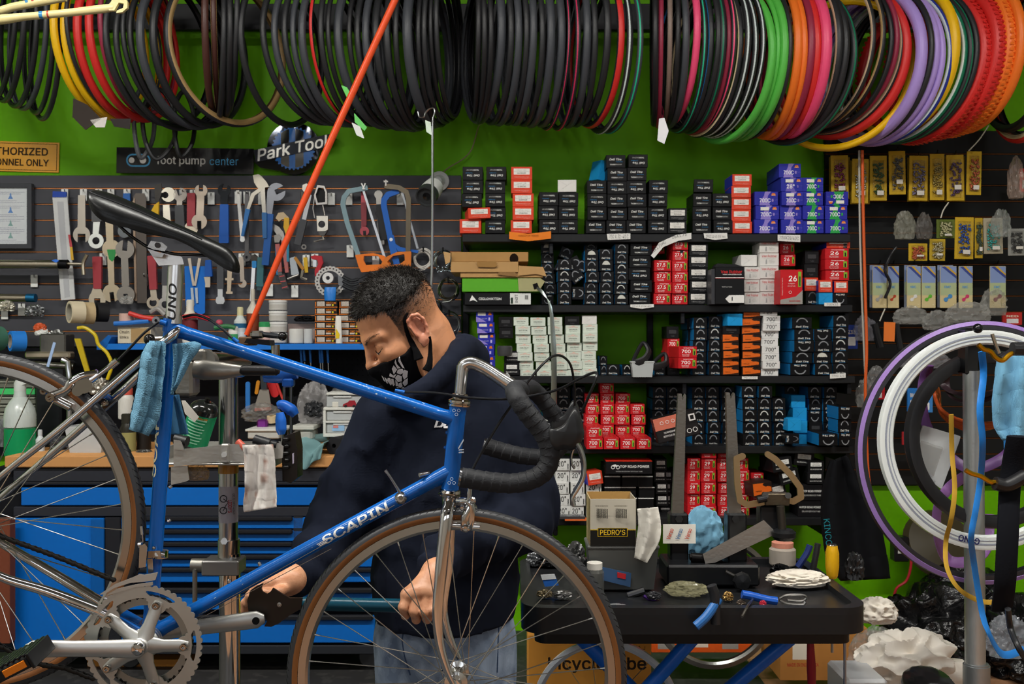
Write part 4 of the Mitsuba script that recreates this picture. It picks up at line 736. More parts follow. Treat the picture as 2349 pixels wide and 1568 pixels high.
# handlebar with wrapped tape, hoods and levers
hb = bp('handlebar', tube([B(1188, 895, -.06), B(1188, 895, .06)], 12 * mm, 20), 'alloy', '#cfcfcf')
def taped(pts, r, turns):
    c = spl(pts, 12); L = np.r_[0, np.cumsum(np.linalg.norm(np.diff(c, axis=0), axis=1))]; n = int(L[-1] / .0022)
    u = np.linspace(0, L[-1], n); c = np.stack([np.interp(u, L, c[:, k]) for k in range(3)], 1)
    ph = (u / L[-1] * turns) % 1; v, f = tube(c, np.ones(n), 24)
    rr = r * (1 + .075 * (ph - .5)); an = np.arange(24) / 24
    ring_ = v[:n * 24].reshape(n, 24, 3); p2 = (u[:, None] / L[-1] * turns + an[None]) % 1
    v[:n * 24] = (c[:, None] + (ring_ - c[:, None]) * (r * (1 + .08 * (p2 - .5)))[..., None]).reshape(-1, 3); return v, f
ntape = [B(1192, 893, -.10), B(1184, 894, -.165), B(1181, 899, -.195), B(1190, 918, -.215), B(1212, 950, -.22), B(1240, 985, -.22), B(1257, 1016, -.22), B(1262, 1048, -.22), B(1250, 1078, -.22), B(1222, 1098, -.22), B(1176, 1108, -.22), B(1120, 1104, -.222), B(1058, 1094, -.224)]
ftape = [B(1196, 893, .10), B(1214, 890, .165), B(1222, 893, .19), B(1240, 910, .21), B(1262, 938, .215), B(1280, 965, .22), B(1292, 995, .22), B(1282, 1028, .22), B(1250, 1046, .22), B(1206, 1046, .22), B(1160, 1036, .22), B(1112, 1022, .22)]
t1 = bp('bar_tape', taped(ntape, 22.5 * mm * .9, 26), 'tape', '#26272a', 30, hb, 'black wrapped bar tape'); t2 = bp('bar_tape', taped(ftape, 20 * mm * 1.08, 22), 'tape', '#222326', 30, hb, 'black wrapped bar tape')
for q in (ntape, ftape): bp('bar_plug', tube([q[-1], q[-1] + unit(q[-1] - q[-2]) * .004], .016, 18), 'alloy', '#9a9b9d', 30, hb)
def hood(o, dy, k=1.0):
    pr = [(0, 0), (16, -2), (34, -10), (46, -24), (56, -44), (66, -50), (76, -34), (82, -6), (84, 12), (74, 34), (56, 48), (34, 46), (14, 52), (-2, 34)]
    lo = []
    for d, s_ in ((-.019, .62), (-.016, .86), (-.008, .98), (0, 1.0), (.008, .98), (.016, .86), (.019, .62)):
        cx_, cy_ = 38, 8; lo.append([B(o[0] + (cx_ + (a - cx_) * s_) * k, o[1] + (cy_ + (b - cy_) * s_) * k, dy + d) for a, b in pr])
    g = [spl(r, 4, True) for r in lo]; return loft(g, True, True)
h1_ = bp('brake_hood', hood((1256, 985), -.22), 'rubber', '#1c1d1f', True, hb, 'black rubber brake hood'); h2_ = bp('brake_hood', hood((1264, 958), .22, .82), 'rubber', '#1c1d1f', True, hb, 'black rubber brake hood')
lv = lambda pts, dy, w: tube(spl([B(a, b, dy) for a, b in pts], 6), [w * 1.1 * mm, w * mm, w * .8 * mm, w * .8 * mm, w * .7 * mm, w * .75 * mm], 14, flat=(1.7, .75))
bp('brake_lever', lv([(1316, 1008), (1330, 1030), (1339, 1062), (1337, 1094), (1324, 1120), (1313, 1140), (1316, 1158)], -.222, 9), 'alloy', '#c9c9cb', 40, hb)
bp('brake_lever', lv([(1322, 1012), (1316, 1026), (1310, 1048), (1312, 1064), (1318, 1074)], .22, 6), 'alloy', '#c9c9cb', 40, hb)
# wheels
def wheel(cx_, cy_, name, nsp=36, phase=0.0, dish=(.032, .030), axd=0.0):
    o = B(cx_, cy_); R = 390 * mm; M = tr(*o) @ AXY; w = bp(name, xf(ring([(R - 50 * mm, -.0095), (R - 44 * mm, -.0125), (R - 27 * mm, -.0118), (R - 27 * mm, -.0098), (R - 38 * mm, -.0095), (R - 38 * mm, .0095), (R - 27 * mm, .0098), (R - 27 * mm, .0118), (R - 44 * mm, .0125), (R - 50 * mm, .0095)], 96), M), 'alloy', '#b9b5af', 30, label='alloy rim and wheel')
    rt, c0 = .0148, R - .0148
    sec = lambda a, b, n: [(c0 + rt * math.cos(t), rt * math.sin(t)) for t in np.radians(np.linspace(a, b, n))]
    tv = xf(lathe(sec(-82, 82, 13), 144, False), M)
    bp('tyre_tread', tv, 'rubber', '#2c2d30', True, w)
    bp('sidewall', cat(xf(lathe(sec(82, 142, 7), 120, False), M), xf(lathe(sec(-142, -82, 7), 120, False), M)), 'rubber', '#7a4a22', 40, w, 'tan brown sidewall')
    bp('sidewall_line', cat(*[xf(ring([(c0 + (rt + .0003) * math.cos(a + e), s * (rt + .0003) * math.sin(a + e)) for e in (-.04, .04)] + [(c0 + (rt - .0008) * math.cos(a), s * (rt - .0008) * math.sin(a))], 120), M) for s in (-1, 1) for a in (math.radians(128),)]), 'rubber', '#17120e', 30, w)
    sip = []
    for k in range(150):
        a = 2 * math.pi * k / 150
        for s in (-1, 1):
            pts = [((c0 + (rt + .0004) * math.cos(t)) * math.cos(a + .05 * (t - .2)), (c0 + (rt + .0004) * math.cos(t)) * math.sin(a + .05 * (t - .2)), s * (rt + .0004) * math.sin(t)) for t in (.25, .55, .85)]
            sip.append(tube(pts, .0007, 3))
    bp('tread_groove', xf(cat(*sip), M), 'rubber', '#101112', False, w)
    hub = bp('hub', xf(lathe([(.006, -.05), (.008, -.042), (.012, -.036), (.023, -.0335), (.023, -.0315), (.013, -.028), (.011, -.014), (.0125, 0), (.011, .014), (.013, .028), (.023, .0315), (.023, .0335), (.012, .036), (.008, .042), (.006, .05)], 36), M), 'alloy', '#d5d4d0', 30, w)
    for k in range(nsp):
        a = 2 * math.pi * k / nsp + phase; s = -1 if k % 2 else 1; q = (1 if (k // 2) % 2 else -1) * 1.18
        h0 = o + np.array([.0215 * math.cos(a + q), s * .0325, .0215 * math.sin(a + q)]); e = o + np.array([(R - 49 * mm) * math.cos(a), s * .003, (R - 49 * mm) * math.sin(a)]); dd = unit(e - h0)
        bp('spoke', cat(tube([h0, e], .00105, 6), tube([e - dd * .010, e - dd * .001, e + dd * .004], [.0016, .0022, .0024], 8)), 'alloy', '#c2bcb2', 40, w)
    return w
fw_ = wheel(1048, 1553, 'front_wheel', 36, .06); rw_ = wheel(-56, 1196, 'rear_wheel', 36, .12)
bp('quick_release', cat(rod(B(1048, 1553, -.062), B(1048, 1553, .062), .005, 12), rod(B(1048, 1553, .056), B(1048, 1553, .066), .011, 16)), 'chrome', CHR)
for s in (-1, 1): bp('fork_end', slab(Polygon([(q[0], q[2]) for q in (B(1036, 1556), B(1050, 1538), B(1060, 1548), B(1056, 1566), B(1044, 1572))]), YB + s * .052 - .002, .004), 'chrome', CHR)
# brakes
def caliper(M, far=False):
    """side pull caliper: local x to the right, y up the tyre's radius outwards, z towards the camera"""
    arm = lambda pts, r, z: tube(spl([(a, b, z) for a, b in pts], 5), r, 14, flat=(1, 1.25))
    k = bp('brake_caliper', xf(cat(arm([(0, .026), (.018, .020), (.026, .004), (.025, -.016), (.022, -.034)], [.006, .0065, .006, .0055, .005], .022), arm([(0, .026), (-.017, .022), (-.026, .006), (-.025, -.016), (-.022, -.034)], [.006, .0065, .006, .0055, .005], .028)), M), 'chrome', '#cfd0d2', 40)
    bp('pivot_bolt', xf(cat(lathe([(.011, 0), (.011, .028), (.008, .034), (.001, .035)], 20)), M @ tr(0, .026, 0)), 'chrome', '#c4c5c8', 35, k)
    for s in (-1, 1):
        bp('brake_pad', xf(bx(.008, .046, .011, .002), M @ tr(s * .019, -.036, .022) @ rot([1, 0, 0], 90)), 'rubber', '#3a3a3c', 30, k)
        bp('pad_bolt', xf(mv(lathe([(.007, 0), (.007, .006), (.004, .009), (.0001, .009)], 16), (s * .022, -.034, .028)), M), 'steel', '#9b9894', 35, k)
    return k
fb = bp('front_brake', cat(tube(spl([B(1082, 1140, -.03), B(1076, 1166, -.034), B(1066, 1190, -.036), B(1068, 1215, -.034)], 5), [8 * mm, 9 * mm, 8 * mm, 9 * mm], 14, flat=(1, 1.2)), tube(spl([B(1050, 1150, -.02), B(1074, 1150, -.034), B(1082, 1168, -.036), B(1080, 1195, -.034), B(1072, 1212, -.03)], 5), [8 * mm, 8 * mm, 7 * mm, 7 * mm, 8 * mm], 14, flat=(1, 1.2))), 'chrome', '#cfd0d2', 40)
bp('arm_pair', cat(tube(spl([B(1060, 1150, .02), B(1084, 1158, .02), B(1090, 1180, .018), B(1076, 1205, .012)], 5), 7 * mm, 12)), 'chrome', '#b9babc', 40, fb)
bp('cable_barrel', cat(rod(B(1076, 1146, -.04), B(1078, 1116, -.04), 5.5 * mm, 14), rod(B(1078, 1118, -.04), B(1079, 1110, -.04), 8 * mm, 14)), 'chrome', '#c9c9cb', 35, fb)
for x_, y_, r_ in ((1060, 1163, 6), (1068, 1210, 9), (1084, 1146, 8)): bp('bolt', xf(lathe([(r_ * mm, 0), (r_ * mm, .008), (r_ * .6 * mm, .011), (.0002, .0105)], 18), tr(*B(x_, y_, -.038)) @ AXY), 'chrome', '#c6c6c8', 35, fb)
bp('pad_holder', rod(B(1038, 1206, -.026), B(1100, 1210, -.024), 6.5 * mm, 14), 'alloy', '#d5d5d3', 35, fb)
rb = bp('rear_brake', cat(tube(spl([B(224, 856, -.03), B(190, 862, -.036), B(164, 878, -.04), B(152, 894, -.04), B(120, 908, -.036)], 5), [6 * mm, 8 * mm, 9 * mm, 8 * mm, 9 * mm], 14, flat=(1, 1.2)), tube(spl([B(222, 852, .02), B(186, 866, .03), B(160, 888, .03), B(110, 894, .02), B(100, 896, .02)], 5), [6 * mm, 8 * mm, 8 * mm, 7 * mm, 8 * mm], 14)), 'chrome', '#cfd0d2', 40)
bp('pivot', cat(rod(B(192, 884, -.04), B(192, 884, .03), 18 * mm, 24), rod(B(178, 896, -.05), B(178, 896, -.04), 12 * mm, 20)), 'chrome', '#b9b6b0', 35, rb)
bp('lever_arm', cat(tube(spl([B(208, 872, -.034), B(228, 858, -.032), B(252, 840, -.03), B(262, 830, -.03)], 5), [7 * mm, 5.5 * mm, 6 * mm, 7 * mm], 14), rod(B(254, 840, -.03), B(270, 826, -.03), 8 * mm, 14)), 'chrome', '#d2d2d4', 35, rb)
for x_, y_, r_, d_ in ((119, 911, 10, -.04), (104, 896, 8, .016), (243, 924, 6, -.01)): bp('bolt', xf(cat(ring([(r_ * .45 * mm, 0), (r_ * mm, 0), (r_ * mm, .010), (r_ * .45 * mm, .010)], 18), lathe([(.0001, .004), (r_ * .45 * mm, .004)], 12)), tr(*B(x_, y_, d_)) @ AXY), 'chrome', '#a89a8c', 35, rb)
bp('pad_holder', rod(B(128, 918, -.024), B(162, 934, -.02), 9 * mm, 14), 'alloy', '#c9c9c7', 35, rb)
bp('brake_bridge', rod(B(238, 906, -.036), B(250, 912, .036), 7 * mm, 14), 'paint', BLUE)
# cables
def cable(pts, r=3.0, col='#141518', m='plastic', name='cable_housing'): return bp(name, tube(spl([B(*p) for p in pts], 8), r * mm, 8), m, col)
cable([(1333, 948, -.22), (1352, 905, -.23), (1368, 866, -.23), (1364, 854, -.2), (1330, 868, -.12), (1280, 893, -.02), (1215, 908, .0), (1150, 915, -.03), (1070, 911, -.032), (1000, 901, -.03), (926, 899, -.018)])
cable([(1318, 930, .2), (1318, 890, .19), (1310, 840, .16), (1292, 818, .12), (1270, 816, .09), (1246, 834, .06), (1218, 866, .04), (1204, 886, .035), (1180, 920, .02), (1140, 978, .0), (1086, 1072, -.025), (1079, 1110, -.04)])
cable([(420, 727, .02), (448, 722, .012), (480, 733, .0), (510, 754, -.014), (532, 775, -.018)])
cable([(364, 738, -.018), (330, 764, -.022), (296, 800, -.026), (268, 828, -.03)])
for a, b in (((534, 776), (546, 785)), ((906, 896), (928, 900))): bp('cable_guide', rod(B(*a, -.019), B(*b, -.019), 5 * mm, 12), 'paint', BLUE)
bp('gear_cable', tube([B(455, 1410, -.022), B(905, 1158, -.022)], .8 * mm, 5), 'steel', '#a8a49c')
bp('gear_cable', tube([B(440, 1428, -.018), B(760, 1258, -.018)], .8 * mm, 5), 'steel', '#a8a49c')
# shifter, bosses, decals
sh = bp('gear_shifter', cat(xf(lathe([(14 * mm, 0), (14 * mm, .006), (12 * mm, .012), (7 * mm, .016), (.0003, .016)], 24), tr(*B(920, 1141, -.018)) @ AXY), tube(spl([B(917, 1128, -.026), B(906, 1110, -.03), B(893, 1090, -.034), B(884, 1078, -.035)], 5), [6 * mm, 4.5 * mm, 4.5 * mm, 5.5 * mm], 12, flat=(1, .7))), 'alloy', '#d0cfcd', 35)
bp('shifter_screw', xf(lathe([(5 * mm, 0), (5 * mm, .003), (.0003, .003)], 16), tr(*B(920, 1141, -.035)) @ AXY), 'steel', '#8b8883', 35, sh)
bp('cable_clip', rod(B(962, 1089, -.012), B(984, 1085, .0), 5 * mm, 10), 'alloy', '#c5c5c6')
for x_, y_, dx, dy in ((597, 1296, -.5, -1), (527, 1335, -.5, -1), (388, 1116, 1, 0), (385, 1193, 1, 0), (1029, 992, -1, 0), (1025, 1026, -1, 0)): bp('bottle_boss', cat(rod(B(x_, y_), B(x_ + dx * 4 - (dx == 0) * 0, y_ + dy * 5), 4.5 * mm, 12), ball(B(x_ + dx * 4, y_ + dy * 5), 3.6 * mm, 8)), 'chrome' if x_ < 1000 else 'paint', '#d9d9da' if x_ < 1000 else BLUE)
bp('down_tube_decal', wrapped(text('SCAPIN', 168 * mm, 21 * mm, True, 0, .12), B(817, 1197.8), dt, r_d), 'gloss', '#e4e4e0')
for k in range(3): bp('decal_stripe', wrapped(rect(-.012 + .003 * k, -.001, .012, .0004), B(742, 1238 + 3.4 * k), dt, r_d), 'gloss', '#e4e4e0')
sdir = unit(B(393, 737) - bbC)
bp('seat_tube_decal', wrapped(mv(text('SCAPIN', 196 * mm, 20 * mm, True), (0, .0125, 0)), B(374, 995), sdir, r_s), 'gloss', '#dcd8b8')
rr = rnd(5); chips = []
for k in range(34):
    u = rr.random(); s_ = rr.choice((0, 0, 1)); a_, b_, rad = ((B(470, 778), B(1020, 954), r_t), (B(470, 1386), B(1000, 1098), r_d))[s_]
    q = a_ + (b_ - a_) * (u if rr.random() < .5 else .62 + .2 * u); an = rr.uniform(-.2, 1.2) if s_ == 0 else rr.uniform(-.4, .9)
    w_, h_ = rr.uniform(.0008, .0038), rr.uniform(.0004, .0011); g = flat(Polygon([(w_ * math.cos(t) * rr.uniform(.5, 1.1), h_ * math.sin(t) * rr.uniform(.5, 1.1)) for t in np.linspace(0, 5.6, 8)]).buffer(0)); chips.append(wrapped(mv(g, (0, an * rad, 0)), q, b_ - a_, rad, lift=.0003))
bp('paint_chip', cat(*chips), 'paint', '#b9c2c4', False)
labels[f'{bike}__paint_chip'] = {'kind': 'stuff'}
# crankset
CC = B(328, 1477, -.048); crank = bp('crankset', xf(lathe([(.028, -.03), (.030, -.006), (.020, .004), (.0165, .012), (.0165, .0165), (.014, .019), (.0001, .0192)], 32), tr(*CC) @ AXY), 'satin', '#c3c2be', 35)
k1 = 1 / 1170.0
def chainring(r0, r1, teeth, arms, z):
    g = []
    for i in range(teeth * 4):
        a = 2 * math.pi * i / (teeth * 4); r = r1 + (0, .0035, .0045, .0035)[i % 4] * 1.1 - .002; g.append((r * math.cos(a), r * math.sin(a)))
    g = Polygon(g).difference(Point(0, 0).buffer(r0, 48)); bolts = [(96 * k1 * math.cos(t), 96 * k1 * math.sin(t)) for t in np.radians([70 - 72 * i for i in range(5)])]
    if arms:
        for (bx_, bz_), t in zip(bolts, np.radians([70 - 72 * i for i in range(5)])):
            g = g.union(Point(bx_, bz_).buffer(.0185)).union(LineString([(bx_, bz_), (bx_ * 1.25, bz_ * 1.25)]).buffer(.024, cap_style=2))
            c_ = [(r * math.cos(t + q), r * math.sin(t + q)) for r, qs in ((121 * k1, np.linspace(-.30, .30, 9)), (113 * k1, np.linspace(.22, -.22, 7))) for q in qs]; g = g.difference(Polygon(c_).buffer(.0012))
        g = g.buffer(-.002).buffer(.004).buffer(-.002)
    return xf(ext(g, .0035), tr(*(CC + [0, z, 0])) @ AXY), bolts
m1, bolts = chainring(106 * k1, 133 * k1, 53, True, .004); bp('chainring', m1, 'satin', '#b5b4ae', 30, crank, 'large toothed outer chainring')
m2, _ = chainring(86 * k1, 105 * k1, 42, False, .016); bp('chainring', m2, 'satin', '#8f8d86', 30, crank, 'smaller inner chainring')
for bx_, bz_ in bolts:
    e = np.array([bx_, 0, bz_]); bp('spider_arm', tube([CC + e * .12 + [0, -.006, 0], CC + e * .5 + [0, -.004, 0], CC + e * .86 + [0, 0, 0], CC + e * 1.08 + [0, .002, 0]], [.020, .0125, .0125, .009], 18, flat=(.45, 1)), 'satin', '#bdbcb7', 40, crank)
    bp('chainring_bolt', xf(cat(ring([(.0035, 0), (.0075, 0), (.0075, .006), (.006, .0075), (.0035, .0075)], 20), lathe([(.0001, .002), (.0034, .002)], 10)), tr(*(CC + e + [0, -.004, 0])) @ AXY), 'chrome', '#9d9a95', 35, crank)
A0, A1 = B(322, 1487, -.075), B(66, 1487, -.105)
bp('crank_arm', tube([A0 + (A1 - A0) * t for t in (-.04, .0, .06, .3, .6, .9, .97, 1.03)], [.010, .0175, .0185, .0165, .0155, .0168, .0155, .008], 22, flat=(.55, 1)), 'satin', '#c6c5c2', 50, crank, 'polished near crank arm')
bp('dust_cap', xf(lathe([(.0125, 0), (.0125, .004), (.010, .0072), (.003, .0082), (.0028, .005), (.0001, .005)], 28), tr(*B(317, 1487, -.083)) @ AXY), 'chrome', '#cfcfd0', 35, crank)
F0, F1 = B(350, 1452, .075), B(590, 1420, .105)
bp('crank_arm', cat(tube([F0 + (F1 - F0) * t for t in (0, .5, .9, 1.0, 1.07)], [.0165, .0165, .0185, .0185, .009], 22, flat=(.5, 1))), 'satin', '#b9b8b4', 50, crank, 'far crank arm without its pedal')
bp('pedal_hole', xf(lathe([(.0001, 0), (.0078, 0), (.0078, .002)], 20), tr(*(F1 + [0, -.0105, 0])) @ AXY), 'matte', '#121212', 30, crank)
pd = bp('pedal', xf(bx(.092, .085, .024, .004), tr(*B(40, 1520, -.16)) @ rot([0, 1, 0], -27) @ rot([1, 0, 0], 6)), 'plastic', '#1b1c1e', 30, crank, 'black pedal with amber reflector')
Mp = tr(*B(40, 1520, -.16)) @ rot([0, 1, 0], -27) @ rot([1, 0, 0], 6)
part(crank, 'pedal_reflector', xf(bx(.044, .003, .014, .0008, (.016, -.0435, .0)), Mp), 'gloss', '#e07812')
part(crank, 'pedal_cage', xf(cat(*[bx(.006, .088, .004, .001, (-.04 + .0115 * i, 0, .0145)) for i in range(8)], bx(.006, .09, .03, .001, (.048, 0, 0)), bx(.006, .09, .03, .001, (-.048, 0, 0))), Mp), 'plastic', '#141517')
part(crank, 'pedal_axle', rod(B(66, 1490, -.15), B(66, 1487, -.10), .007, 12), 'steel', '#6b6b6b')
# chain and front derailleur
def links(pts, n):
    c = spl(pts, 20); L = np.r_[0, np.cumsum(np.linalg.norm(np.diff(c, axis=0), axis=1))]; u = np.linspace(0, L[-1], n); c = np.stack([np.interp(u, L, c[:, k]) for k in range(3)], 1); out = []
    for i in range(n - 1):
        a, b = c[i], c[i + 1]; d = unit(b - a); w = .0042 if i % 2 else .0026
        for s in (-1, 1): out.append(tube([a - d * .003 + [0, s * w, 0], a + [0, s * w, 0], (a + b) / 2 + [0, s * w, 0], b + [0, s * w, 0], b + d * .003 + [0, s * w, 0]], [.002, .0046, .0034, .0046, .002], 8, flat=(.25, 1)))
        out.append(rod(a + [0, -.0035, 0], a + [0, .0035, 0], .0038, 8))
    return cat(*out)
bp('chain', cat(links([B(-40, 1206, -.045), B(0, 1228, -.045), B(130, 1276, -.046), B(262, 1330, -.047)], 24), links([B(215, 1556, -.046), B(150, 1532, -.046), B(84, 1520, -.046), B(-20, 1470, -.046)], 18)), 'satin', '#2c2b2a', 30)
wrap_ = [CC + [.0885 * math.cos(t), .0175, .0885 * math.sin(t)] for t in np.linspace(2.2, -2.6, 40)]
bp('chain_on_ring', links(wrap_, 34), 'satin', '#2a2826', 30)
fd = bp('front_derailleur', cat(px([(226, 1364), (262, 1340), (308, 1322), (320, 1316), (330, 1318), (362, 1312), (356, 1330), (330, 1334), (300, 1336), (262, 1348), (240, 1362)], YB - .060, .0025, 1), px([(240, 1366), (268, 1350), (310, 1340), (350, 1334), (350, 1342), (310, 1346), (270, 1358)], YB - .048, .0025, 1)), 'satin', '#c2c1bc', 30)
bp('derailleur_body', cat(hull([B(x, y, d) for x, y in ((320, 1252), (332, 1246), (338, 1254), (334, 1300), (318, 1302)) for d in (-.052, -.034)]), hull([B(x, y, d) for x, y in ((336, 1264), (368, 1262), (368, 1276), (338, 1280)) for d in (-.03, -.014)]), rod(B(360, 1270, -.030), B(362, 1270, -.01), 5 * mm, 18), hull([B(x, y, d) for x, y in ((338, 1282), (350, 1280), (352, 1312), (340, 1314)) for d in (-.034, -.020)])), 'alloy', '#c3c1bc', 30, fd)
bp('derailleur_bolt', cat(rod(B(372, 1270, -.022), B(381, 1270, -.022), 8 * mm, 16), rod(B(318, 1250, -.046), B(326, 1248, -.046), 6 * mm, 14), ball(B(353, 1256, -.03), 4 * mm, 8)), 'chrome', '#b9b8b6', 35, fd)
bp('cable_end', cat(tube([B(328, 1244, -.043), B(327, 1226, -.044)], 1.2 * mm, 6), rod(B(326, 1226, -.044), B(324, 1206, -.044), 3 * mm, 10)), 'alloy', '#cfcfcd', 35, fd)
bp('derailleur_clamp', tube([B(367, 1262), B(366, 1278)], r_s + .002, 26), 'alloy', '#bdbbb6', 35, fd)
# ---------------------------------------------------------------- the mechanic
def smin(a, b, k):
    h = np.clip(.5 + .5 * (b - a) / k, 0, 1); return b * (1 - h) + a * h - k * h * (1 - h)
def s_cap(p, a, b, ra, rb):
    a, b = np.asarray(a, float), np.asarray(b, float); ab = b - a; t = np.clip(((p - a) @ ab) / (ab @ ab + 1e-12), 0, 1)
    return np.linalg.norm(p - a - t[..., None] * ab, axis=-1) - (ra + (rb - ra) * t)
def s_ell(p, c, r, R=None):
    q = p - np.asarray(c, float)
    if R is not None: q = q @ R
    r = np.asarray(r, float); k0 = np.linalg.norm(q / r, axis=-1); k1 = np.linalg.norm(q / r ** 2, axis=-1); return k0 * (k0 - 1) / (k1 + 1e-9)
def nets(fn, lo, hi, h):
    """surface nets of fn(p) = 0 on a grid of step h"""
    ax = [np.arange(a, b + h, h) for a, b in zip(lo, hi)]; n = [len(a) for a in ax]
    D = np.stack([fn(np.stack(np.meshgrid([x], ax[1], ax[2], indexing='ij'), -1))[0] for x in ax[0]])
    ins = D < 0; cn = ins[:-1, :-1, :-1].astype(np.int8) * 0
    for a in (0, 1):
        for b in (0, 1):
            for c in (0, 1): cn = cn + ins[a:n[0] - 1 + a, b:n[1] - 1 + b, c:n[2] - 1 + c]
    act = (cn > 0) & (cn < 8); idx = -np.ones(act.shape, int); ijk = np.argwhere(act); idx[act] = np.arange(len(ijk))
    acc, cnt = np.zeros((len(ijk), 3)), np.zeros((len(ijk), 1))
    cs = [np.array([a, b, c]) for a in (0, 1) for b in (0, 1) for c in (0, 1)]
    for p in cs:
        for d in range(3):
            if p[d]: continue
            q = p.copy(); q[d] = 1
            va, vb = D[tuple((ijk + p).T)], D[tuple((ijk + q).T)]; m = (va < 0) != (vb < 0); t = np.where(m, va / (va - vb + 1e-20), 0)
            acc += m[:, None] * (p + t[:, None] * (q - p)); cnt += m[:, None]
    v = (ijk + acc / np.maximum(cnt, 1)) * h + np.array(lo); fs = []
    for d in range(3):
        e1, e2 = (d + 1) % 3, (d + 2) % 3; sl = [slice(None)] * 3; sl2 = list(sl); sl[d], sl2[d] = slice(0, -1), slice(1, None)
        a, b = ins[tuple(sl)], ins[tuple(sl2)]; E = np.argwhere(a != b); E = E[(E[:, e1] > 0) & (E[:, e2] > 0) & (E[:, e1] < n[e1] - 1) & (E[:, e2] < n[e2] - 1)]
        if not len(E): continue
        o1, o2 = np.eye(3, dtype=int)[e1], np.eye(3, dtype=int)[e2]; q = np.stack([idx[tuple((E - o1 - o2).T)], idx[tuple((E - o2).T)], idx[tuple(E.T)], idx[tuple((E - o1).T)]], 1)
        fl = ~a[tuple(E.T)]; q[fl] = q[fl][:, ::-1]; fs.append(q)
    q = np.vstack(fs); return v, np.vstack([q[:, [0, 1, 2]], q[:, [0, 2, 3]]])
def ramp(c0, c1, n=14):
    a, b = lin(c0), lin(c1); return [pal(a + (b - a) * i / (n - 1)) for i in range(n)][0], n
man = thing('person', 'mechanic in a navy hoodie and black face mask bent over the blue bicycle', 'person')
# head: forward x, his left y, up z
th, ps = math.radians(38), math.radians(27)
fx = np.array([-math.cos(ps) * math.cos(th), -math.sin(ps) * math.cos(th), -math.sin(th)]); uz = np.array([-math.cos(ps) * math.sin(th), -math.sin(ps) * math.sin(th), math.cos(th)]); ly = np.cross(uz, fx)
HR = np.stack([fx, ly, uz], 1) * 1.02; HC = P(961, 753, 2.36) - HR @ np.array([-.008, .080, -.004]); HM = np.eye(4); HM[:3, :3], HM[:3, 3] = HR, HC
def skull(p):
    d = s_ell(p, (-.014, 0, .048), (.102, .079, .090)); d = smin(d, s_ell(p, (.034, 0, -.03), (.060, .064, .088)), .03)
    for s in (-1, 1):
        d = smin(d, s_cap(p, (-.002, s * .052, -.050), (.066, s * .014, -.100), .021, .021), .022); d = smin(d, s_ell(p, (.058, s * .044, -.016), (.026, .024, .022)), .02)
    d = smin(d, s_cap(p, (.076, -.012, -.100), (.076, .012, -.100), .017, .017), .02)
    return d
def headsdf(p0):
    p = p0; d = skull(p); p = p0 - [0, 0, .013]
    for s in (-1, 1):
        d = smin(d, s_cap(p, (.084, s * .012, .021), (.067, s * .052, .019), .0125, .0095), .014); d = -smin(-d, s_ell(p, (.099, s * .033, .001), (.016, .023, .0125)), .012)
        d = smin(d, s_ell(p, (.0765, s * .033, -.002), (.0125, .0205, .0125)), .005); d = smin(d, s_ell(p, (.082, s * .032, -.014), (.008, .018, .006)), .01); d = smin(d, s_ell(p, (.070, s * .040, -.030), (.022, .022, .018)), .014); d = smin(d, s_ell(p, (.082, s * .020, -.030), (.012, .012, .016)), .012)
    d = smin(d, s_cap(p, (.090, 0, .018), (.113, 0, -.026), .0078, .0108), .011); d = smin(d, s_ell(p, (.116, 0, -.031), (.0135, .0130, .0110)), .006)
    for s in (-1, 1): d = smin(d, s_ell(p, (.104, s * .0135, -.036), (.0125, .0088, .0088)), .005)
    p = p0
    d = smin(d, s_cap(p, (.098, -.016, -.066), (.098, .016, -.066), .007, .007), .01); d = smin(d, s_cap(p, (.094, -.014, -.079), (.094, .014, -.079), .008, .008), .01)
    # ears
    for s in (-1, 1):
        e = lambda x, z, o=0: np.array([x, s * (.079 + o), z]); hx = [(.008, -.012), (.010, .010), (.004, .026), (-.010, .032), (-.022, .026), (-.027, .010), (-.024, -.008), (-.016, -.022), (-.008, -.032)]
        pl = s_ell(p, e(-.008, .002, -.002), (.021, .007, .030)); pl = -smin(-pl, s_ell(p, e(-.006, .002, .010), (.0125, .0085, .018)), .004); d = smin(d, pl, .006)
        for (a, b), (c, f) in zip(hx[:-1], hx[1:]): d = smin(d, s_cap(p, e(a, b, .010 - .006 * (a > 0)), e(c, f, .010 - .006 * (c > 0)), .0042, .0042), .004)
        d = smin(d, s_ell(p, e(-.004, -.030, .004), (.009, .006, .011)), .006); d = smin(d, s_ell(p, e(.009, -.004, .001), (.004, .005, .007)), .004)
    # neck in world-like direction
    nk = np.linalg.inv(HR) @ (P(1018, 872, 2.47) - HC); d = smin(d, s_cap(p, (-.040, 0, -.045), nk, .063, .067), .03)
    d = smin(d, s_cap(p, nk, nk + np.linalg.inv(HR) @ np.array([.01, .01, -.12]), .068, .085), .02)
    nw = [np.linalg.inv(HR) @ (P(x, y, 2.375) - HC) for x, y in ((968, 795), (985, 862))]; d = smin(d, s_cap(p, nw[0], nw[1], .012, .013), .03)
    return d
hv, hf = nets(headsdf, (-.24, -.14, -.30), (.135, .14, .15), .0030)
S0, NS = ramp('#b9805c', '#1d1817', 14)
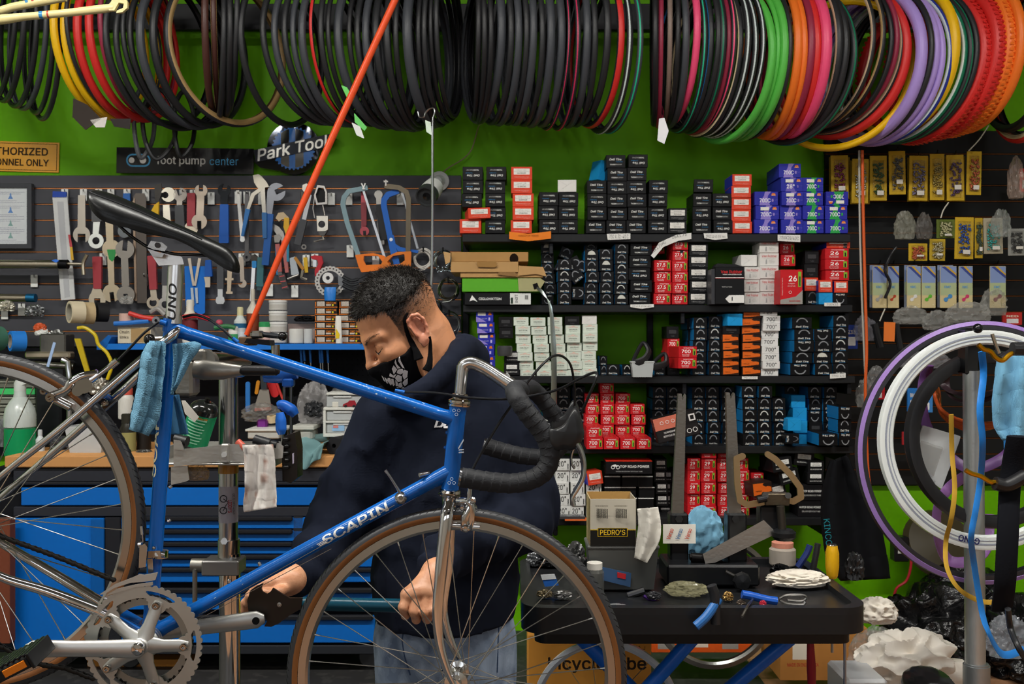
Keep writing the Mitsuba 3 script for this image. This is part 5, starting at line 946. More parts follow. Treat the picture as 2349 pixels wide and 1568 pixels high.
def hairline(v):
    """0 bare skin .. 1 full hair, by place on the scalp"""
    x, y, z = v[:, 0], np.abs(v[:, 1]), v[:, 2]
    edge = np.clip(((.050 + .20 * (z - .02)) - x + np.where(z > .05, .04 * np.clip((z - .05) / .03, 0, 1), 0)) / .010, 0, 1)
    up = np.clip((z + .052 + .55 * np.clip(x, -.2, .05)) / .115, 0, 1); nape = np.clip((z + .075) / .03, 0, 1) * (x < .03)
    return edge * np.clip(.12 + .95 * up ** 1.3, 0, 1) * nape * np.where((x > -.005) & (z < .012 - .3 * np.clip(x, 0, 1)), .25, 1)
hl = hairline(hv); nz = meshkit.fbm(hv * 160, 3, 3); sk = meshkit.fbm(hv * 45, 3, 8)
beard = np.clip(1 - np.linalg.norm((hv * [1, 0, 1] + np.abs(hv) * [0, 1, 0] - [.006, .072, -.012]) / [.012, .02, .034], axis=1), 0, 1) * .7
ci = S0 + np.clip(np.maximum(hl * (.70 + .45 * nz), beard * (.4 + .8 * nz)) + .10 * (sk - .5) * 2, 0, .97) * (NS - 1)
red = (np.abs(hv[:, 1]) > .080) & (hv[:, 0] < .012) & (hv[:, 0] > -.045) & (np.abs(hv[:, 2]) < .045)
E0, NE = ramp('#b06a52', '#c98a6e', 4)
ci = np.where(red, E0 + np.clip(sk, 0, .95) * 3, ci)
# hands, forearms, legs and torso as one skin body
def sdf_of(caps, k=.012):
    def f(p):
        d = None
        for c in caps:
            e = s_cap(p, c[0], c[1], c[2], c[3]); d = e if d is None else smin(d, e, c[4] if len(c) > 4 else k)
        return d
    return f
def capnet(caps, h, k=.012, fn=None):
    a = np.array([c[i] for c in caps for i in (0, 1)]); r = max(max(c[2], c[3]) for c in caps) + 3 * h
    return nets(fn or sdf_of(caps, k), a.min(0) - r, a.max(0) + r, h)
def hand_caps(wrist, knuckles, chains, palm_r, thumb):
    caps = [(wrist[0], wrist[1], .033, .030)]
    for kx in knuckles: caps.append((wrist[1], kx, .022, .0135, .016))
    for a, b in zip(knuckles[:-1], knuckles[1:]): caps.append((a, b, .013, .013, .01))
    for ch, r in chains:
        for i in range(len(ch) - 1): caps.append((ch[i], ch[i + 1], r * (1 - .08 * i), r * (1 - .08 * (i + 1)), .0035))
    for i in range(len(thumb) - 1): caps.append((thumb[i], thumb[i + 1], .0125 - .0008 * i, .0117 - .0008 * i, .006))
    return caps
TY = 2.185
fx_ = [(934, 1364), (954, 1358), (974, 1356), (992, 1360)]
kn = [P(x, y, TY - .022 + .004 * i) for i, (x, y) in enumerate(fx_)]
ch = []
for i, (x, y) in enumerate(fx_):
    dx = (-8, -3, 2, 4)[i]; ch.append(([kn[i], P(x + dx - 2, (1392, 1402, 1404, 1400)[i], TY - .034), P(x + dx + 4, (1411, 1420, 1420, 1412)[i], TY - .008), P(x + dx + 8, (1402, 1410, 1410, 1404)[i], TY + .022)], (.0112, .0118, .0115, .0102)[i]))
handL = hand_caps((P(1022, 1262, 2.30), P(1000, 1312, 2.215)), kn, ch, .02, [P(1004, 1330, TY + .01), P(985, 1362, TY + .034), P(958, 1378, TY + .036), P(938, 1392, TY + .03)])
kR = [P(612, 1338, 2.19), P(606, 1352, 2.205), P(602, 1368, 2.215), P(604, 1384, 2.225)]
cR = [([kR[0], P(588, 1346, 2.175), P(572, 1366, 2.17), P(566, 1384, 2.172)], .0108), ([kR[1], P(580, 1362, 2.19), P(562, 1382, 2.19), P(560, 1402, 2.19)], .0112), ([kR[2], P(578, 1380, 2.21), P(566, 1400, 2.21), P(568, 1416, 2.205)], .0108), ([kR[3], P(584, 1396, 2.225), P(574, 1412, 2.225), P(578, 1424, 2.215)], .0095)]
handR = hand_caps((P(722, 1282, 2.33), P(668, 1330, 2.235)), kR, cR, .02, [P(660, 1344, 2.215), P(640, 1356, 2.185), P(622, 1362, 2.172), P(608, 1358, 2.165)])
body_caps = [(P(1018, 1050, 2.49), P(1018, 1330, 2.50), .095, .09, .05), (P(930, 960, 2.46), P(1130, 960, 2.49), .06, .06, .05), (P(1018, 1330, 2.50), P(1018, 1450, 2.51), .09, .09, .05),
    (P(960, 1480, 2.51), P(950, 2020, 2.50), .07, .05, .03), (P(1085, 1480, 2.51), P(1095, 2020, 2.52), .07, .05, .03), (P(950, 2020, 2.50), [P(945, 0, 2.5)[0], 2.50, .09], .052, .038), (P(1095, 2020, 2.52), [P(1100, 0, 2.52)[0], 2.52, .09], .052, .038),
    (P(880, 960, 2.44), P(800, 1150, 2.46), .052, .043), (P(800, 1150, 2.46), P(722, 1282, 2.33), .043, .034), (P(1180, 960, 2.48), P(1205, 1180, 2.47), .052, .043), (P(1205, 1180, 2.47), P(1022, 1262, 2.30), .043, .034), (P(1018, 900, 2.48), P(1018, 1000, 2.48), .06, .08, .04)]
shoe_c = []
lo_b = capnet(body_caps, .012, .02); hL, hR = capnet(handL, .0032, .008), capnet(handR, .0032, .008)
bv, bf = cat(xf((hv, hf), HM), lo_b, hL, hR)
H0_, NH = ramp('#a86a48', '#d3a07e', 8)
def handcol(v, cen):
    n = meshkit.fbm(v * 70, 3, 5); return H0_ + np.clip(.1 + n * .85, 0, .97) * (NH - 1)
bc = np.concatenate([ci, np.full(len(lo_b[0]), S0 + .2), handcol(hL[0], 0), handcol(hR[0], 0)])
def Gi(v, f, m, c): return mikit.ply((v, f), 'm_' + m, smooth=True, uv=np.stack([np.asarray(c) + .5, np.full(len(c), .5)], 1))
body = part(man, 'body', Gi(bv, bf, 'skin', bc))
# nails
nl = []
for c_ in (ch[0][0], ch[1][0]): pass
# hair: a cap with thousands of short strands
def hairsdf(p):
    d = skull(p) - .0045; x, y, z = p[..., 0], np.abs(p[..., 1]), p[..., 2]
    n = meshkit.noise(p * 130, 4) * .005
    cut = np.maximum(.070 + .35 * np.clip(x - .01, 0, 1) + .10 * np.clip(-x - .05, 0, 1) + .010 * (meshkit.noise(p * 60, 2) - .5) - z, x - .070 - .25 * (z - .06)); return np.maximum(d - n, cut)
cv, cf = nets(hairsdf, (-.13, -.1, .02), (.12, .1, .16), .0042)
t_ = trimesh.Trimesh(*skull.__call__ and (hv, hf), process=False); nrm = np.array(t_.vertex_normals); wgt = np.clip(hl * 1.0, 0, 1) * (hv[:, 2] > .0) * (np.abs(hv[:, 1]) < .0845) * ~red; rg = np.random.default_rng(4)
cn_ = np.array(trimesh.Trimesh(cv, cf, process=False).vertex_normals); pv_, pn_ = np.vstack([hv, cv]), np.vstack([nrm, cn_]); wgt = np.r_[wgt / wgt.sum(), np.full(len(cv), .8 / len(cv))]
pick = rg.choice(len(pv_), 13000, p=wgt / wgt.sum()); base = pv_[pick] + rg.normal(0, .0012, (13000, 3)); dirn = pn_[pick] * .9 + rg.normal(0, .28, (13000, 3)) + [.55, 0, -.12]; dirn /= np.linalg.norm(dirn, axis=1, keepdims=True)
topw = np.clip((pv_[pick, 2] - .020 - .2 * np.clip(pv_[pick, 0], 0, 1)) / .06, 0, 1); ln = (.0015 + .0125 * topw) * rg.uniform(.7, 1.2, 13000); sd_ = np.cross(dirn, rg.normal(0, 1, (13000, 3))); sd_ /= np.linalg.norm(sd_, axis=1, keepdims=True); wd_ = .0006
tri = np.stack([base - sd_ * wd_, base + sd_ * wd_, base + np.cross(dirn, sd_) * wd_ * 1.4, base + dirn * ln[:, None]], 1).reshape(-1, 3); q4 = np.arange(13000)[:, None] * 4
part(man, 'hair', cat(xf((cv, cf), HM), xf((tri, np.vstack([q4 + [0, 1, 3], q4 + [1, 2, 3], q4 + [2, 0, 3]])), HM)), 'hair', '#16120f', 60, 'short black hair')
eb = []
for s in (-1, 1):
    for k in range(260):
        u = rg.random(); a = np.array([.1000 - .029 * u ** 1.6, s * (.012 + .042 * u), .032 + .011 * math.sin(u * 2.2) - .003 * rg.random()]) + rg.normal(0, .0016, 3); d_ = unit([-.5, s * .9, .25]) + rg.normal(0, .2, 3)
        eb.append(([a, a + [0, 0, .0006], a + unit(d_) * .0065 + [.001, 0, 0]]))
eb = np.array(eb).reshape(-1, 3); part(man, 'eyebrows', xf((eb, np.arange(len(eb)).reshape(-1, 3)), HM), 'hair', '#2b201a', False, 'dark eyebrows', kind='stuff')
hm_ = trimesh.Trimesh(hv, hf, process=False)
for s in (-1, 1):
    eyes = part(man, 'eye', xf(sc(ball((0, 0, 0), 1, 14), .0133), HM @ tr(.0715, s * .0315, .0085)), 'gloss', '#b9aca4', True)
    part(eyes, 'iris', xf(lathe([(.0001, .0139), (.004, .0133), (.0064, .0120)], 20), HM @ tr(.0715, s * .0315, .0085) @ rot([0, 1, 0], 90 + 38)), 'gloss', '#1a110c', True)
    def online(pts, lift):
        o = np.array([[.2, s * y, z] for y, z in pts]); loc, ray, _ = hm_.ray.intersects_location(o, np.tile([-1., 0, 0], (len(o), 1)), multiple_hits=False); q = o.copy(); q[:, 0] = .085; q[ray] = loc; return spl(q + [lift, 0, 0], 5)
    for nm, pts, r_, m_, c_ in (('eyelashes', [(.014, .0065), (.022, .0025), (.031, .0010), (.041, .0028), (.051, .0080)], .0013, 'hair', '#0e0a08'), ('eye_slit', [(.019, .0030), (.026, -.0004), (.032, -.0012), (.041, .0012)], .0013, 'gloss', '#b5a9a4'), ('iris', [(.026, .0000), (.032, -.0008), (.036, .0000)], .0016, 'gloss', '#1f1510'), ('lid_crease', [(.015, .0155), (.024, .0185), (.034, .0185), (.046, .0150)], .0007, 'skin', '#8a5a42')):
        part(man, nm, xf(tube(online(pts, .0002), [r_ * .4, r_, r_, r_ * .5], 8), HM), m_, c_, True)
# face mask
def masksdf(p):
    d = smin(skull(p), s_ell(p, (.062, 0, -.064), (.056, .050, .050)), .03); d = smin(d, s_cap(p, (.080, 0, -.012), (.113, 0, -.030), .016, .014), .02) - .0045
    x, y, z = p[..., 0], np.abs(p[..., 1]), p[..., 2]; top = z - (-.041 + .0 * x) + (.085 - x) * .30 - .16 * np.maximum(.06 - x, 0); top = z + .021 + .17 * (.112 - x) - .02 * np.clip((.05 - x) / .05, 0, 1)
    back = -(x - .010 + .20 * (z + .07)); bot = -(z + .118 + .30 * (x - .08)); return np.maximum(np.maximum(np.maximum(d, top), back), bot) 
mv_, mf_ = nets(masksdf, (-.03, -.11, -.15), (.14, .11, .0), .0030)
mk = part(man, 'face_mask', xf((mv_, mf_), HM), 'fleece', '#0c0c0f', 50, 'black cloth face mask with white jaw print')
def onhead(pts, s, lift=.003):
    o = np.array([[x, s * .3, z] for x, z in pts]); loc, ray, _ = hm_.ray.intersects_location(o, np.tile([0, -s, 0.], (len(o), 1)), multiple_hits=False); q = o.copy(); q[:, 1] = s * .085
    q[ray] = loc; q[:, 1] += s * lift; return q
for s in (-1, 1):
    part(mk, 'ear_loop', xf(tube(spl(onhead([(.034, -.062), (.027, -.040), (.022, -.014), (.016, .012), (.006, .034), (-.008, .041)], s, .002), 6), [.016, .010, .006, .0045, .004, .003], 10, flat=(.35, 1)), HM), 'fleece', '#0b0b0d', True)
    part(mk, 'ear_loop', xf(tube(spl(onhead([(.040, -.092), (.024, -.082), (.004, -.062), (-.008, -.044), (-.013, -.032)], s, .002), 6), [.012, .008, .005, .004, .003], 10, flat=(.4, 1)), HM), 'fleece', '#0b0b0d', True)
mt = trimesh.Trimesh(*xf((mv_, mf_), HM), process=False)
def stick(polys, mesh, lift=.0012):
    """flat picture-plane print laid on a mesh along y"""
    out = []
    for pts in polys:
        g = pxpoly(pts, 2.33); v, f = flat(g); v, f = trimesh.remesh.subdivide_to_size(v, f, .006, max_iter=10)
        o = np.stack([v[:, 0], np.full(len(v), 1.6), v[:, 1]], 1); loc, ray, _ = mesh.ray.intersects_location(o, np.tile([0, 1., 0], (len(o), 1)), multiple_hits=False)
        y = np.full(len(v), np.nan); y[ray] = loc[:, 1]
        ok = ~np.isnan(y[f]).any(1); 
        if ok.sum() == 0: continue
        y = np.nan_to_num(y, nan=2.4); out.append((np.stack([v[:, 0], y - lift, v[:, 1]], 1), f[ok]))
    return cat(*out)
teeth = [[(914, 814), (917, 828), (925, 846), (919, 843), (911, 828)], [(905, 824), (908, 836), (916, 845), (908, 846), (902, 832)], [(900, 838), (908, 848), (899, 860), (895, 846)], [(909, 848), (920, 846), (924, 855), (914, 860), (906, 856)], [(924, 848), (932, 852), (930, 866), (922, 872), (919, 862)],
    [(890, 856), (898, 862), (906, 858), (900, 868), (888, 864)], [(908, 860), (918, 864), (917, 876), (908, 878), (901, 868)], [(922, 874), (931, 868), (930, 882), (923, 888), (918, 880)], [(884, 868), (890, 868), (894, 882), (890, 886), (882, 874)], [(892, 870), (898, 870), (900, 884), (896, 888), (893, 880)], [(902, 872), (908, 880), (908, 888), (902, 887)],
    [(910, 880), (916, 878), (918, 888), (912, 892), (908, 888)], [(876, 866), (881, 870), (884, 882), (880, 880)], [(869, 862), (874, 867), (878, 878), (873, 874)], [(917, 890), (922, 889), (920, 893), (914, 893)], [(902, 889), (910, 891), (906, 893)]]
part(mk, 'jaw_print', stick(teeth, mt), 'paper', '#d3cfcf', False)
# hoodie
hoo = [(P(880, 958, 2.44), P(806, 1120, 2.44), .078, .070, .05), (P(806, 1120, 2.44), P(786, 1165, 2.44), .070, .068), (P(786, 1165, 2.44), P(706, 1306, 2.31), .068, .046), (P(1178, 965, 2.49), P(1208, 1150, 2.47), .078, .070, .05), (P(1208, 1150, 2.47), P(1204, 1196, 2.45), .070, .066), (P(1204, 1196, 2.45), P(1016, 1276, 2.28), .066, .046), (P(1022, 1274, 2.285), P(1004, 1300, 2.245), .046, .040, .01),
    (P(702, 1308, 2.305), P(686, 1322, 2.275), .046, .040, .01), (P(1022, 905, 2.50), P(1022, 980, 2.48), .07, .10, .05)]
def hoodie(p):
    q = p * [1, 1.28, 1]; s = lambda a: a * [1, 1.28, 1]
    d = s_cap(q, s(P(975, 985, 2.485)), s(P(1085, 985, 2.495)), .135, .135); d = smin(d, s_cap(q, s(P(1020, 1090, 2.49)), s(P(1020, 1340, 2.49)), .175, .170), .06); d = smin(d, s_cap(q, s(P(1020, 1340, 2.49)), s(P(1020, 1412, 2.49)), .176, .172), .03)
    d = np.maximum(d, -(p[..., 2] - P(0, 1438, 2.40)[2] - .02 * np.sin(p[..., 0] * 9)))
    for c in hoo: d = smin(d, s_cap(p, *c[:4]), c[4] if len(c) > 4 else .03)
    n = meshkit.fbm(p * [7, 7, 3.2] + 3, 3, 11); f2 = np.abs(meshkit.fbm(p * [16, 16, 8] + 9, 2, 5) - .5)
    w = .026 * (n - .5) - .045 * (.13 - f2).clip(0)
    ax, bx_ = P(786, 1165, 2.44), P(706, 1306, 2.31); dd = unit(bx_ - ax); tt_ = (p - ax) @ dd; near = np.exp(-(np.linalg.norm(p - ax - tt_[..., None] * dd, axis=-1) / .09) ** 2); w = w + near * .006 * np.sin(tt_ * 95 + 2 * n * 6)
    ax, bx_ = P(1204, 1196, 2.45), P(1016, 1276, 2.28); dd = unit(bx_ - ax); tt_ = (p - ax) @ dd; near = np.exp(-(np.linalg.norm(p - ax - tt_[..., None] * dd, axis=-1) / .09) ** 2); w = w + near * .006 * np.sin(tt_ * 95 + 2 * n * 6)
    return d + w
# hood: a thick roll round the neck, open at the front
roll = spl([P(938, 912, 2.34), P(985, 884, 2.345), P(1028, 842, 2.375), P(1056, 806, 2.43), P(1066, 800, 2.50), P(1040, 818, 2.57), P(985, 850, 2.57), P(935, 885, 2.52), P(912, 912, 2.44), P(915, 925, 2.37)], 4, True)
def hoodie_all(p):
    d = hoodie(p)
    for i in range(0, len(roll), 2):
        a, b = roll[i], roll[(i + 2) % len(roll)]; back = 1 if 8 <= i < 28 else .75; d = smin(d, s_cap(p, a, b, .030 * back, .030 * back), .014)
    for a, b, r in ((P(1062, 806, 2.49), P(1082, 850, 2.53), .042), (P(1078, 822, 2.52), P(1060, 880, 2.56), .05), (P(1030, 840, 2.57), P(1010, 900, 2.58), .05)): d = smin(d, s_cap(p, a, b, r, r), .02)
    # the neck opening
    nk = s_cap(p, P(975, 820, 2.42), P(1015, 900, 2.47), .064, .060); d = -smin(-d, nk, .006)
    for a, b, r in ((P(1062, 850, 2.43), P(985, 905, 2.385), .034), (P(1040, 880, 2.42), P(1100, 900, 2.47), .05)): d = smin(d, s_cap(p, a, b, r, r), .015)
    return d
kv, kf = nets(hoodie_all, (-.66, 2.10, .62), (.20, 2.78, 1.48), .0085)
hd_ = part(man, 'hoodie', (kv, kf), 'fleece', '#171b27', True, 'navy fleece hoodie')
for (a, b, r) in ((P(1012, 1286, 2.265), P(1000, 1306, 2.238), .043), (P(694, 1314, 2.29), P(680, 1326, 2.265), .043)):
    d_ = unit(b - a); part(hd_, 'cuff', tube([a - d_ * .012, a, a + (b - a) * .5, b, b + d_ * .004], [r * .96, r, r * .97, r * .93, r * .80], 28), 'fleece', '#11131c')
ht = trimesh.Trimesh(kv, kf, process=False)
part(hd_, 'chest_lettering', stick([[(999, 964), (1010, 964), (1018, 970), (1012, 982), (993, 983)], [(1022, 966), (1034, 965), (1033, 971), (1024, 972), (1020, 979), (1029, 979), (1028, 984), (1016, 984), (1014, 978)]], ht, .003), 'paper', '#d8d8da', False)
part(hd_, 'letter_hole', stick([[(1003, 969), (1008, 969), (1012, 972), (1008, 978), (1000, 979)]], ht, .0042), 'fleece', '#141722', False)
# jeans
def jeans(p):
    q = p * [1, 1.22, 1]; s = lambda a: a * [1, 1.22, 1]
    d = s_cap(q, s(P(985, 1432, 2.50)), s(P(1060, 1432, 2.50)), .125, .125)
    for x0, x1 in ((958, 948), (1084, 1096)): d = smin(d, s_cap(q, s(P(x0, 1470, 2.50)), s(P(x1, 1780, 2.51)), .112, .088), .02); d = smin(d, s_cap(q, s(P(x1, 1780, 2.51)), s(np.array([P(x1, 0, 2.5)[0], 2.52, .10])), .088, .082), .02)
    n = meshkit.fbm(p * [9, 9, 5] + 1, 3, 21); return np.maximum(np.maximum(d + .02 * (n - .5), p[..., 2] - P(0, 1416, 2.4)[2]), .045 - p[..., 2])
jv, jf = nets(jeans, (-.42, 2.26, .03), (.16, 2.76, .88), .009)
J0, NJ = ramp('#33435f', '#a6b7cc', 12); jn = meshkit.fbm(jv * [14, 14, 6], 3, 2); wear = np.clip(.22 + 1.5 * (jn - .35) + .8 * (meshkit.fbm(jv * [60, 60, 25], 2, 7) - .5), 0, .98)
je = part(man, 'jeans', Gi(jv, jf, 'denim', J0 + wear * (NJ - 1)), label='faded blue jeans')
jt = trimesh.Trimesh(jv, jf, process=False)
def seam(pts):
    v = []
    for x, y in pts:
        q = P(x, y, 2.37); loc, r_, _ = jt.ray.intersects_location([[q[0], 1.7, q[2]]], [[0, 1., 0]], multiple_hits=False)
        if len(loc): v.append(loc[0] - [0, .001, 0])
    return tube(v, .0016, 6)
for pts in ([(922, 1450), (918, 1480), (924, 1520), (936, 1562)], [(1144, 1446), (1142, 1490), (1140, 1560)], [(1012, 1452), (1014, 1500), (1010, 1560)]): part(je, 'seam', seam(pts), 'denim', '#3a4b69')
for x0 in (948, 1097):
    c_ = np.array([P(x0, 0, 2.5)[0], 2.46, .0]); part(man, 'shoe', cat(mv(crumple((0, 0, 0), (.052, .145, .075), 3, .04), c_ + [0, -.02, .062]), bx(.10, .29, .03, .012, tuple(c_ + [0, -.02, .016]))), 'rubber', '#1c1c1e', 40)
# the long wrench in his hands
wr = thing('headset_wrench', 'dark steel plate spanner with a long teal handle held in both hands', 'wrench')
part(wr, 'jaw_plate', px([(604, 1337), (588, 1344), (574, 1354), (567, 1378), (570, 1402), (590, 1404), (606, 1412), (613, 1424), (606, 1436), (622, 1437), (640, 1429), (664, 1411), (690, 1396), (694, 1371), (664, 1371), (645, 1360), (626, 1348), (620, 1357), (612, 1362), (603, 1357), (599, 1350)], 2.125, .005, .8), 'satin', '#352f2b', 30)
part(wr, 'rivet', xf(lathe([(.005, 0), (.005, .0015), (.0015, .002), (.0001, .001)], 14), tr(*P(641, 1386, 2.124)) @ AXY), 'steel', '#a5a5a2')
part(wr, 'handle', tube([P(672, 1384, 2.15), P(700, 1384, 2.155), P(900, 1388, 2.18), P(1008, 1390, 2.185)], [.011, .0145, .0148, .0148], 18, flat=(1, 1)), 'enamel', '#0d3b4c')
# ---------------------------------------------------------------- tool wall
YT = 4.805
STL, DKS, WHT, REDG, BLU = '#b5aea4', '#5c5854', '#dfe1de', '#9c3a42', '#1553a8'
def tool(name, label, parts, cat_=None):
    t = thing(name, label, cat_ or name.split('_')[-1].replace('wrench', 'wrench'))
    for p in parts: part(t, p[0], p[1], p[2], p[3], 30)
    return t
def pts_arc(cx, cy, r, a0, a1, n=12): return [(cx + r * math.cos(a), cy + r * math.sin(a)) for a in np.radians(np.linspace(a0, a1, n))]
def jaw(cx, cy, r, gap, a):
    """open spanner head as a picture outline: a round head with a slot of width gap that opens towards the angle a (degrees, down is 90)"""
    g = Point(cx, cy).buffer(r, 20); d = np.array([math.cos(math.radians(a)), math.sin(math.radians(a))]); n = np.array([-d[1], d[0]])
    c = np.array([cx, cy]); g = g.difference(Polygon([c - n * gap / 2 - d * r * .15, c + n * gap / 2 - d * r * .15, c + n * gap / 2 + d * r * 1.6, c - n * gap / 2 + d * r * 1.6]))
    return g
def gp(g, Y, t):
    s = Y / F; return slab(affinity.affine_transform(g, [s, 0, 0, -s, -CX * s, CZ + CY * s]), Y, t)
def bar(a, b, w0, w1):
    a, b = np.array(a, float), np.array(b, float); d = unit(b - a); n = np.array([-d[1], d[0]]); return Polygon([a - n * w0 / 2, a + n * w0 / 2, b + n * w1 / 2, b - n * w1 / 2])
def spanner(label, shaft, w, heads, col=STL, grip=None, gcol=None, Y=YT, m='satin', name='spanner'):
    """shaft (a, b) with its widths and a list of head shapes; a grip over part of the shaft"""
    g = unary_union([bar(shaft[0], shaft[1], *w)] + [h for h in heads if h is not None]).buffer(.6)
    ps = [('blade', gp(g, Y, .007), m, col)]
    if grip: ps.append(('grip', gp(bar(grip[0], grip[1], grip[2], grip[3]).buffer(2), Y - .005, .017), 'plastic', gcol))
    return tool(name, label, ps, 'wrench')
R_ = lambda cx, cy, r0, r1: Point(cx, cy).buffer(r0, 20).difference(Point(cx, cy).buffer(r1, 20))
for i, (x, y) in enumerate([(148, 437), (191, 437), (226, 437), (254, 437), (291, 437), (334, 437), (419, 439), (443, 439), (484, 445), (546, 443), (566, 443), (600, 445), (236, 584), (330, 632), (555, 585), (585, 585), (722, 586), (702, 588), (760, 446), (800, 446), (918, 446), (862, 590), (618, 655), (676, 658), (78, 634), (49, 700), (10, 708), (803, 566)]):
    t = thing('peg_hook', f'small white plate hook in the tool wall slats, {NTH[i]} counted along its rows', 'hook', 'white plate hooks on the tool wall')
    part(t, 'plate', wbox(x - 8, y - 4, x + 8, y + 24, 4.845, .004, .001), 'plastic', WHT); part(t, 'arm', tube([P(x, y, 4.87), P(x, y + 1, 4.81), P(x, y - 4, 4.785)], .0028, 6), 'steel', '#9a9a98')
spanner('grey forked headset spanner, first from the white ruler', ((187, 448), (187, 522)), (15, 17), [jaw(187, 538, 19, 19, 90)])
spanner('white ring freewheel remover with grey grip', ((222, 500), (219, 540)), (15, 12), [R_(220, 552, 17, 9)], '#dfe3df', ((219, 452), (221, 506), 16, 18), '#5c5d60')
spanner('long tan spanner with green painted neck behind the saddle', ((248, 445), (256, 660)), (18, 12), [jaw(255, 570, 20, 12, -90), jaw(256, 672, 20, 11, 82), bar((244, 572), (262, 572), 26, 26)], '#b9ab93')
one('paint_patch', 'green paint patch on the neck of the tan spanner', 'paint mark', gp(Polygon([(245, 572), (267, 572), (262, 594), (257, 600), (250, 594)]), YT - .0015, .001), 'matte', '#3f8f52')
spanner('double ended grey spanner beside the tan one', ((285, 580), (288, 655)), (15, 16), [jaw(286, 572, 21, 12, -85), jaw(288, 676, 20, 11, 88)], '#8b8680', Y=YT - .012)
spanner('red handled cone spanner with pale jaw, left of the seat post', ((222, 660), (222, 676)), (16, 28), [jaw(223, 686, 19, 15, 90)], '#c4b9a6', ((222, 590), (223, 660), 17, 14), REDG)
spanner('red handled spanner with ring end right of the long flat file', ((350, 655), (354, 688)), (13, 13), [R_(351, 694, 14, 9)], '#b4a999', ((347, 588), (351, 662), 15, 13), REDG)
spanner('grey handled ring spanner just left of the seat post', ((380, 650), (378, 690)), (14, 12), [R_(379, 698, 16, 9)], '#a9a7a3', ((382, 610), (380, 652), 16, 15), '#4d4e52')
spanner('cream C hook spanner right of the saddle top', ((381, 470), (384, 520)), (14, 16), [Point(386, 446).buffer(16).difference(Point(379, 447).buffer(8)).difference(bar((379, 447), (360, 447), 12, 12))], '#d5cfc0')
spanner('adjustable spanner with dark grey grip beside the cream hook spanner', ((412, 455), (411, 480)), (12, 11), [jaw(413, 446, 15, 10, -110)], '#9d968e', ((411, 472), (413, 540), 16, 18), '#47494c')
spanner('red handled tool with round pale end above the saddle', ((437, 505), (440, 520)), (14, 20), [Point(438, 524).buffer(15)], '#c4b9a6', ((438, 444), (438, 516), 14, 15), REDG)
spanner('tan double headed spanner with open round lower jaw', ((460, 448), (458, 500)), (16, 16), [jaw(461, 437, 14, 11, -90), jaw(457, 508, 17, 11, 90)], '#a89b8d', Y=YT - .012)
spanner('blue handled pedal spanner with black jaw', ((514, 442), (514, 478)), (17, 14), [jaw(514, 436, 14, 12, -75)], '#1d1f22', ((514, 470), (513, 555), 15, 18), BLU)
spanner('silver ratchet extension bar leaning beside the blue pedal spanner', ((545, 437), (556, 545)), (6, 8), [Point(556, 549).buffer(5)], '#c9c5bd', m='alloy')
spanner('long dark rod spanner with ring ends below the white hooks', ((566, 440), (566, 585)), (8, 8), [R_(566, 590, 9, 4)], '#4d4c4d')
spanner('large pedal spanner with long dark blue handle', ((622, 440), (616, 500)), (17, 12), [jaw(634, 440, 20, 13, -25)], '#75777d', ((619, 492), (608, 606), 12, 12), '#154f94', Y=YT - .02)
spanner('small blue tipped cutter in front of the blue hanging card', ((477, 655), (475, 575 + 60)), (9, 13), [bar((477, 600), (476, 658), 6, 10)], '#b8ad9d', ((477, 598), (478, 632), 9, 13), BLU)
spanner('grey cassette chain hook tool with anchor shaped white end', ((505, 620), (505, 690)), (11, 10), [Polygon([(497, 682), (505, 676), (513, 682), (515, 690), (512, 696), (498, 696), (495, 690)])], '#b9bcbe', ((505, 610), (505, 660), 11, 11), '#47494d')
spanner('thin tan crown race tool under the saddle nose', ((527, 615), (525, 672)), (10, 7), [bar((517, 640), (535, 640), 4, 4), bar((519, 671), (533, 671), 4, 4)], '#b3a48f')
spanner('tan hook spanner right of the saddle nose', ((553, 590), (556, 645)), (10, 8), [Point(556, 650).buffer(9).difference(Point(551, 647).buffer(6))], '#a3988c')
spanner('silver rod with blue tip between the hook spanners', ((582, 608), (577, 690)), (7, 7), [], '#c3c0bb', ((583, 600), (583, 612), 6, 6), '#2a7fc0', m='alloy')
spanner('teal handled screwdriver hung under the black head tool', ((597, 640), (594, 665)), (9, 9), [], '#3a4c52', ((598, 592), (595, 655), 11, 11), '#33646b')
spanner('black headed puller beside the teal screwdriver', ((583, 586), (583, 604)), (10, 6), [Point(583, 592).buffer(8)], '#3c3936')
def pliers(label, parts): return tool('pliers', label, parts, 'pliers')
pliers('big bent nose pliers with blue grips high on the wall', [('jaw', gp(Polygon([(580, 402), (592, 399), (600, 404), (612, 418), (617, 428), (608, 430), (600, 436), (590, 430), (583, 418)]), YT - .03, .02), 'steel', '#a19a8c'), ('handle', gp(bar((602, 430), (606, 490), 11, 8), YT - .03, .01), 'steel', '#a09b90'), ('handle', gp(unary_union([bar((600, 432), (580, 446), 9, 8), bar((581, 444), (568, 482), 9, 7)]), YT - .028, .01), 'steel', '#a29c90'), ('grip', gp(bar((606, 488), (607, 545), 9, 7).buffer(1), YT - .034, .016), 'plastic', '#2a5f94'), ('grip', gp(bar((568, 480), (556, 540), 9, 4).buffer(1), YT - .033, .016), 'plastic', '#2a67a4')])
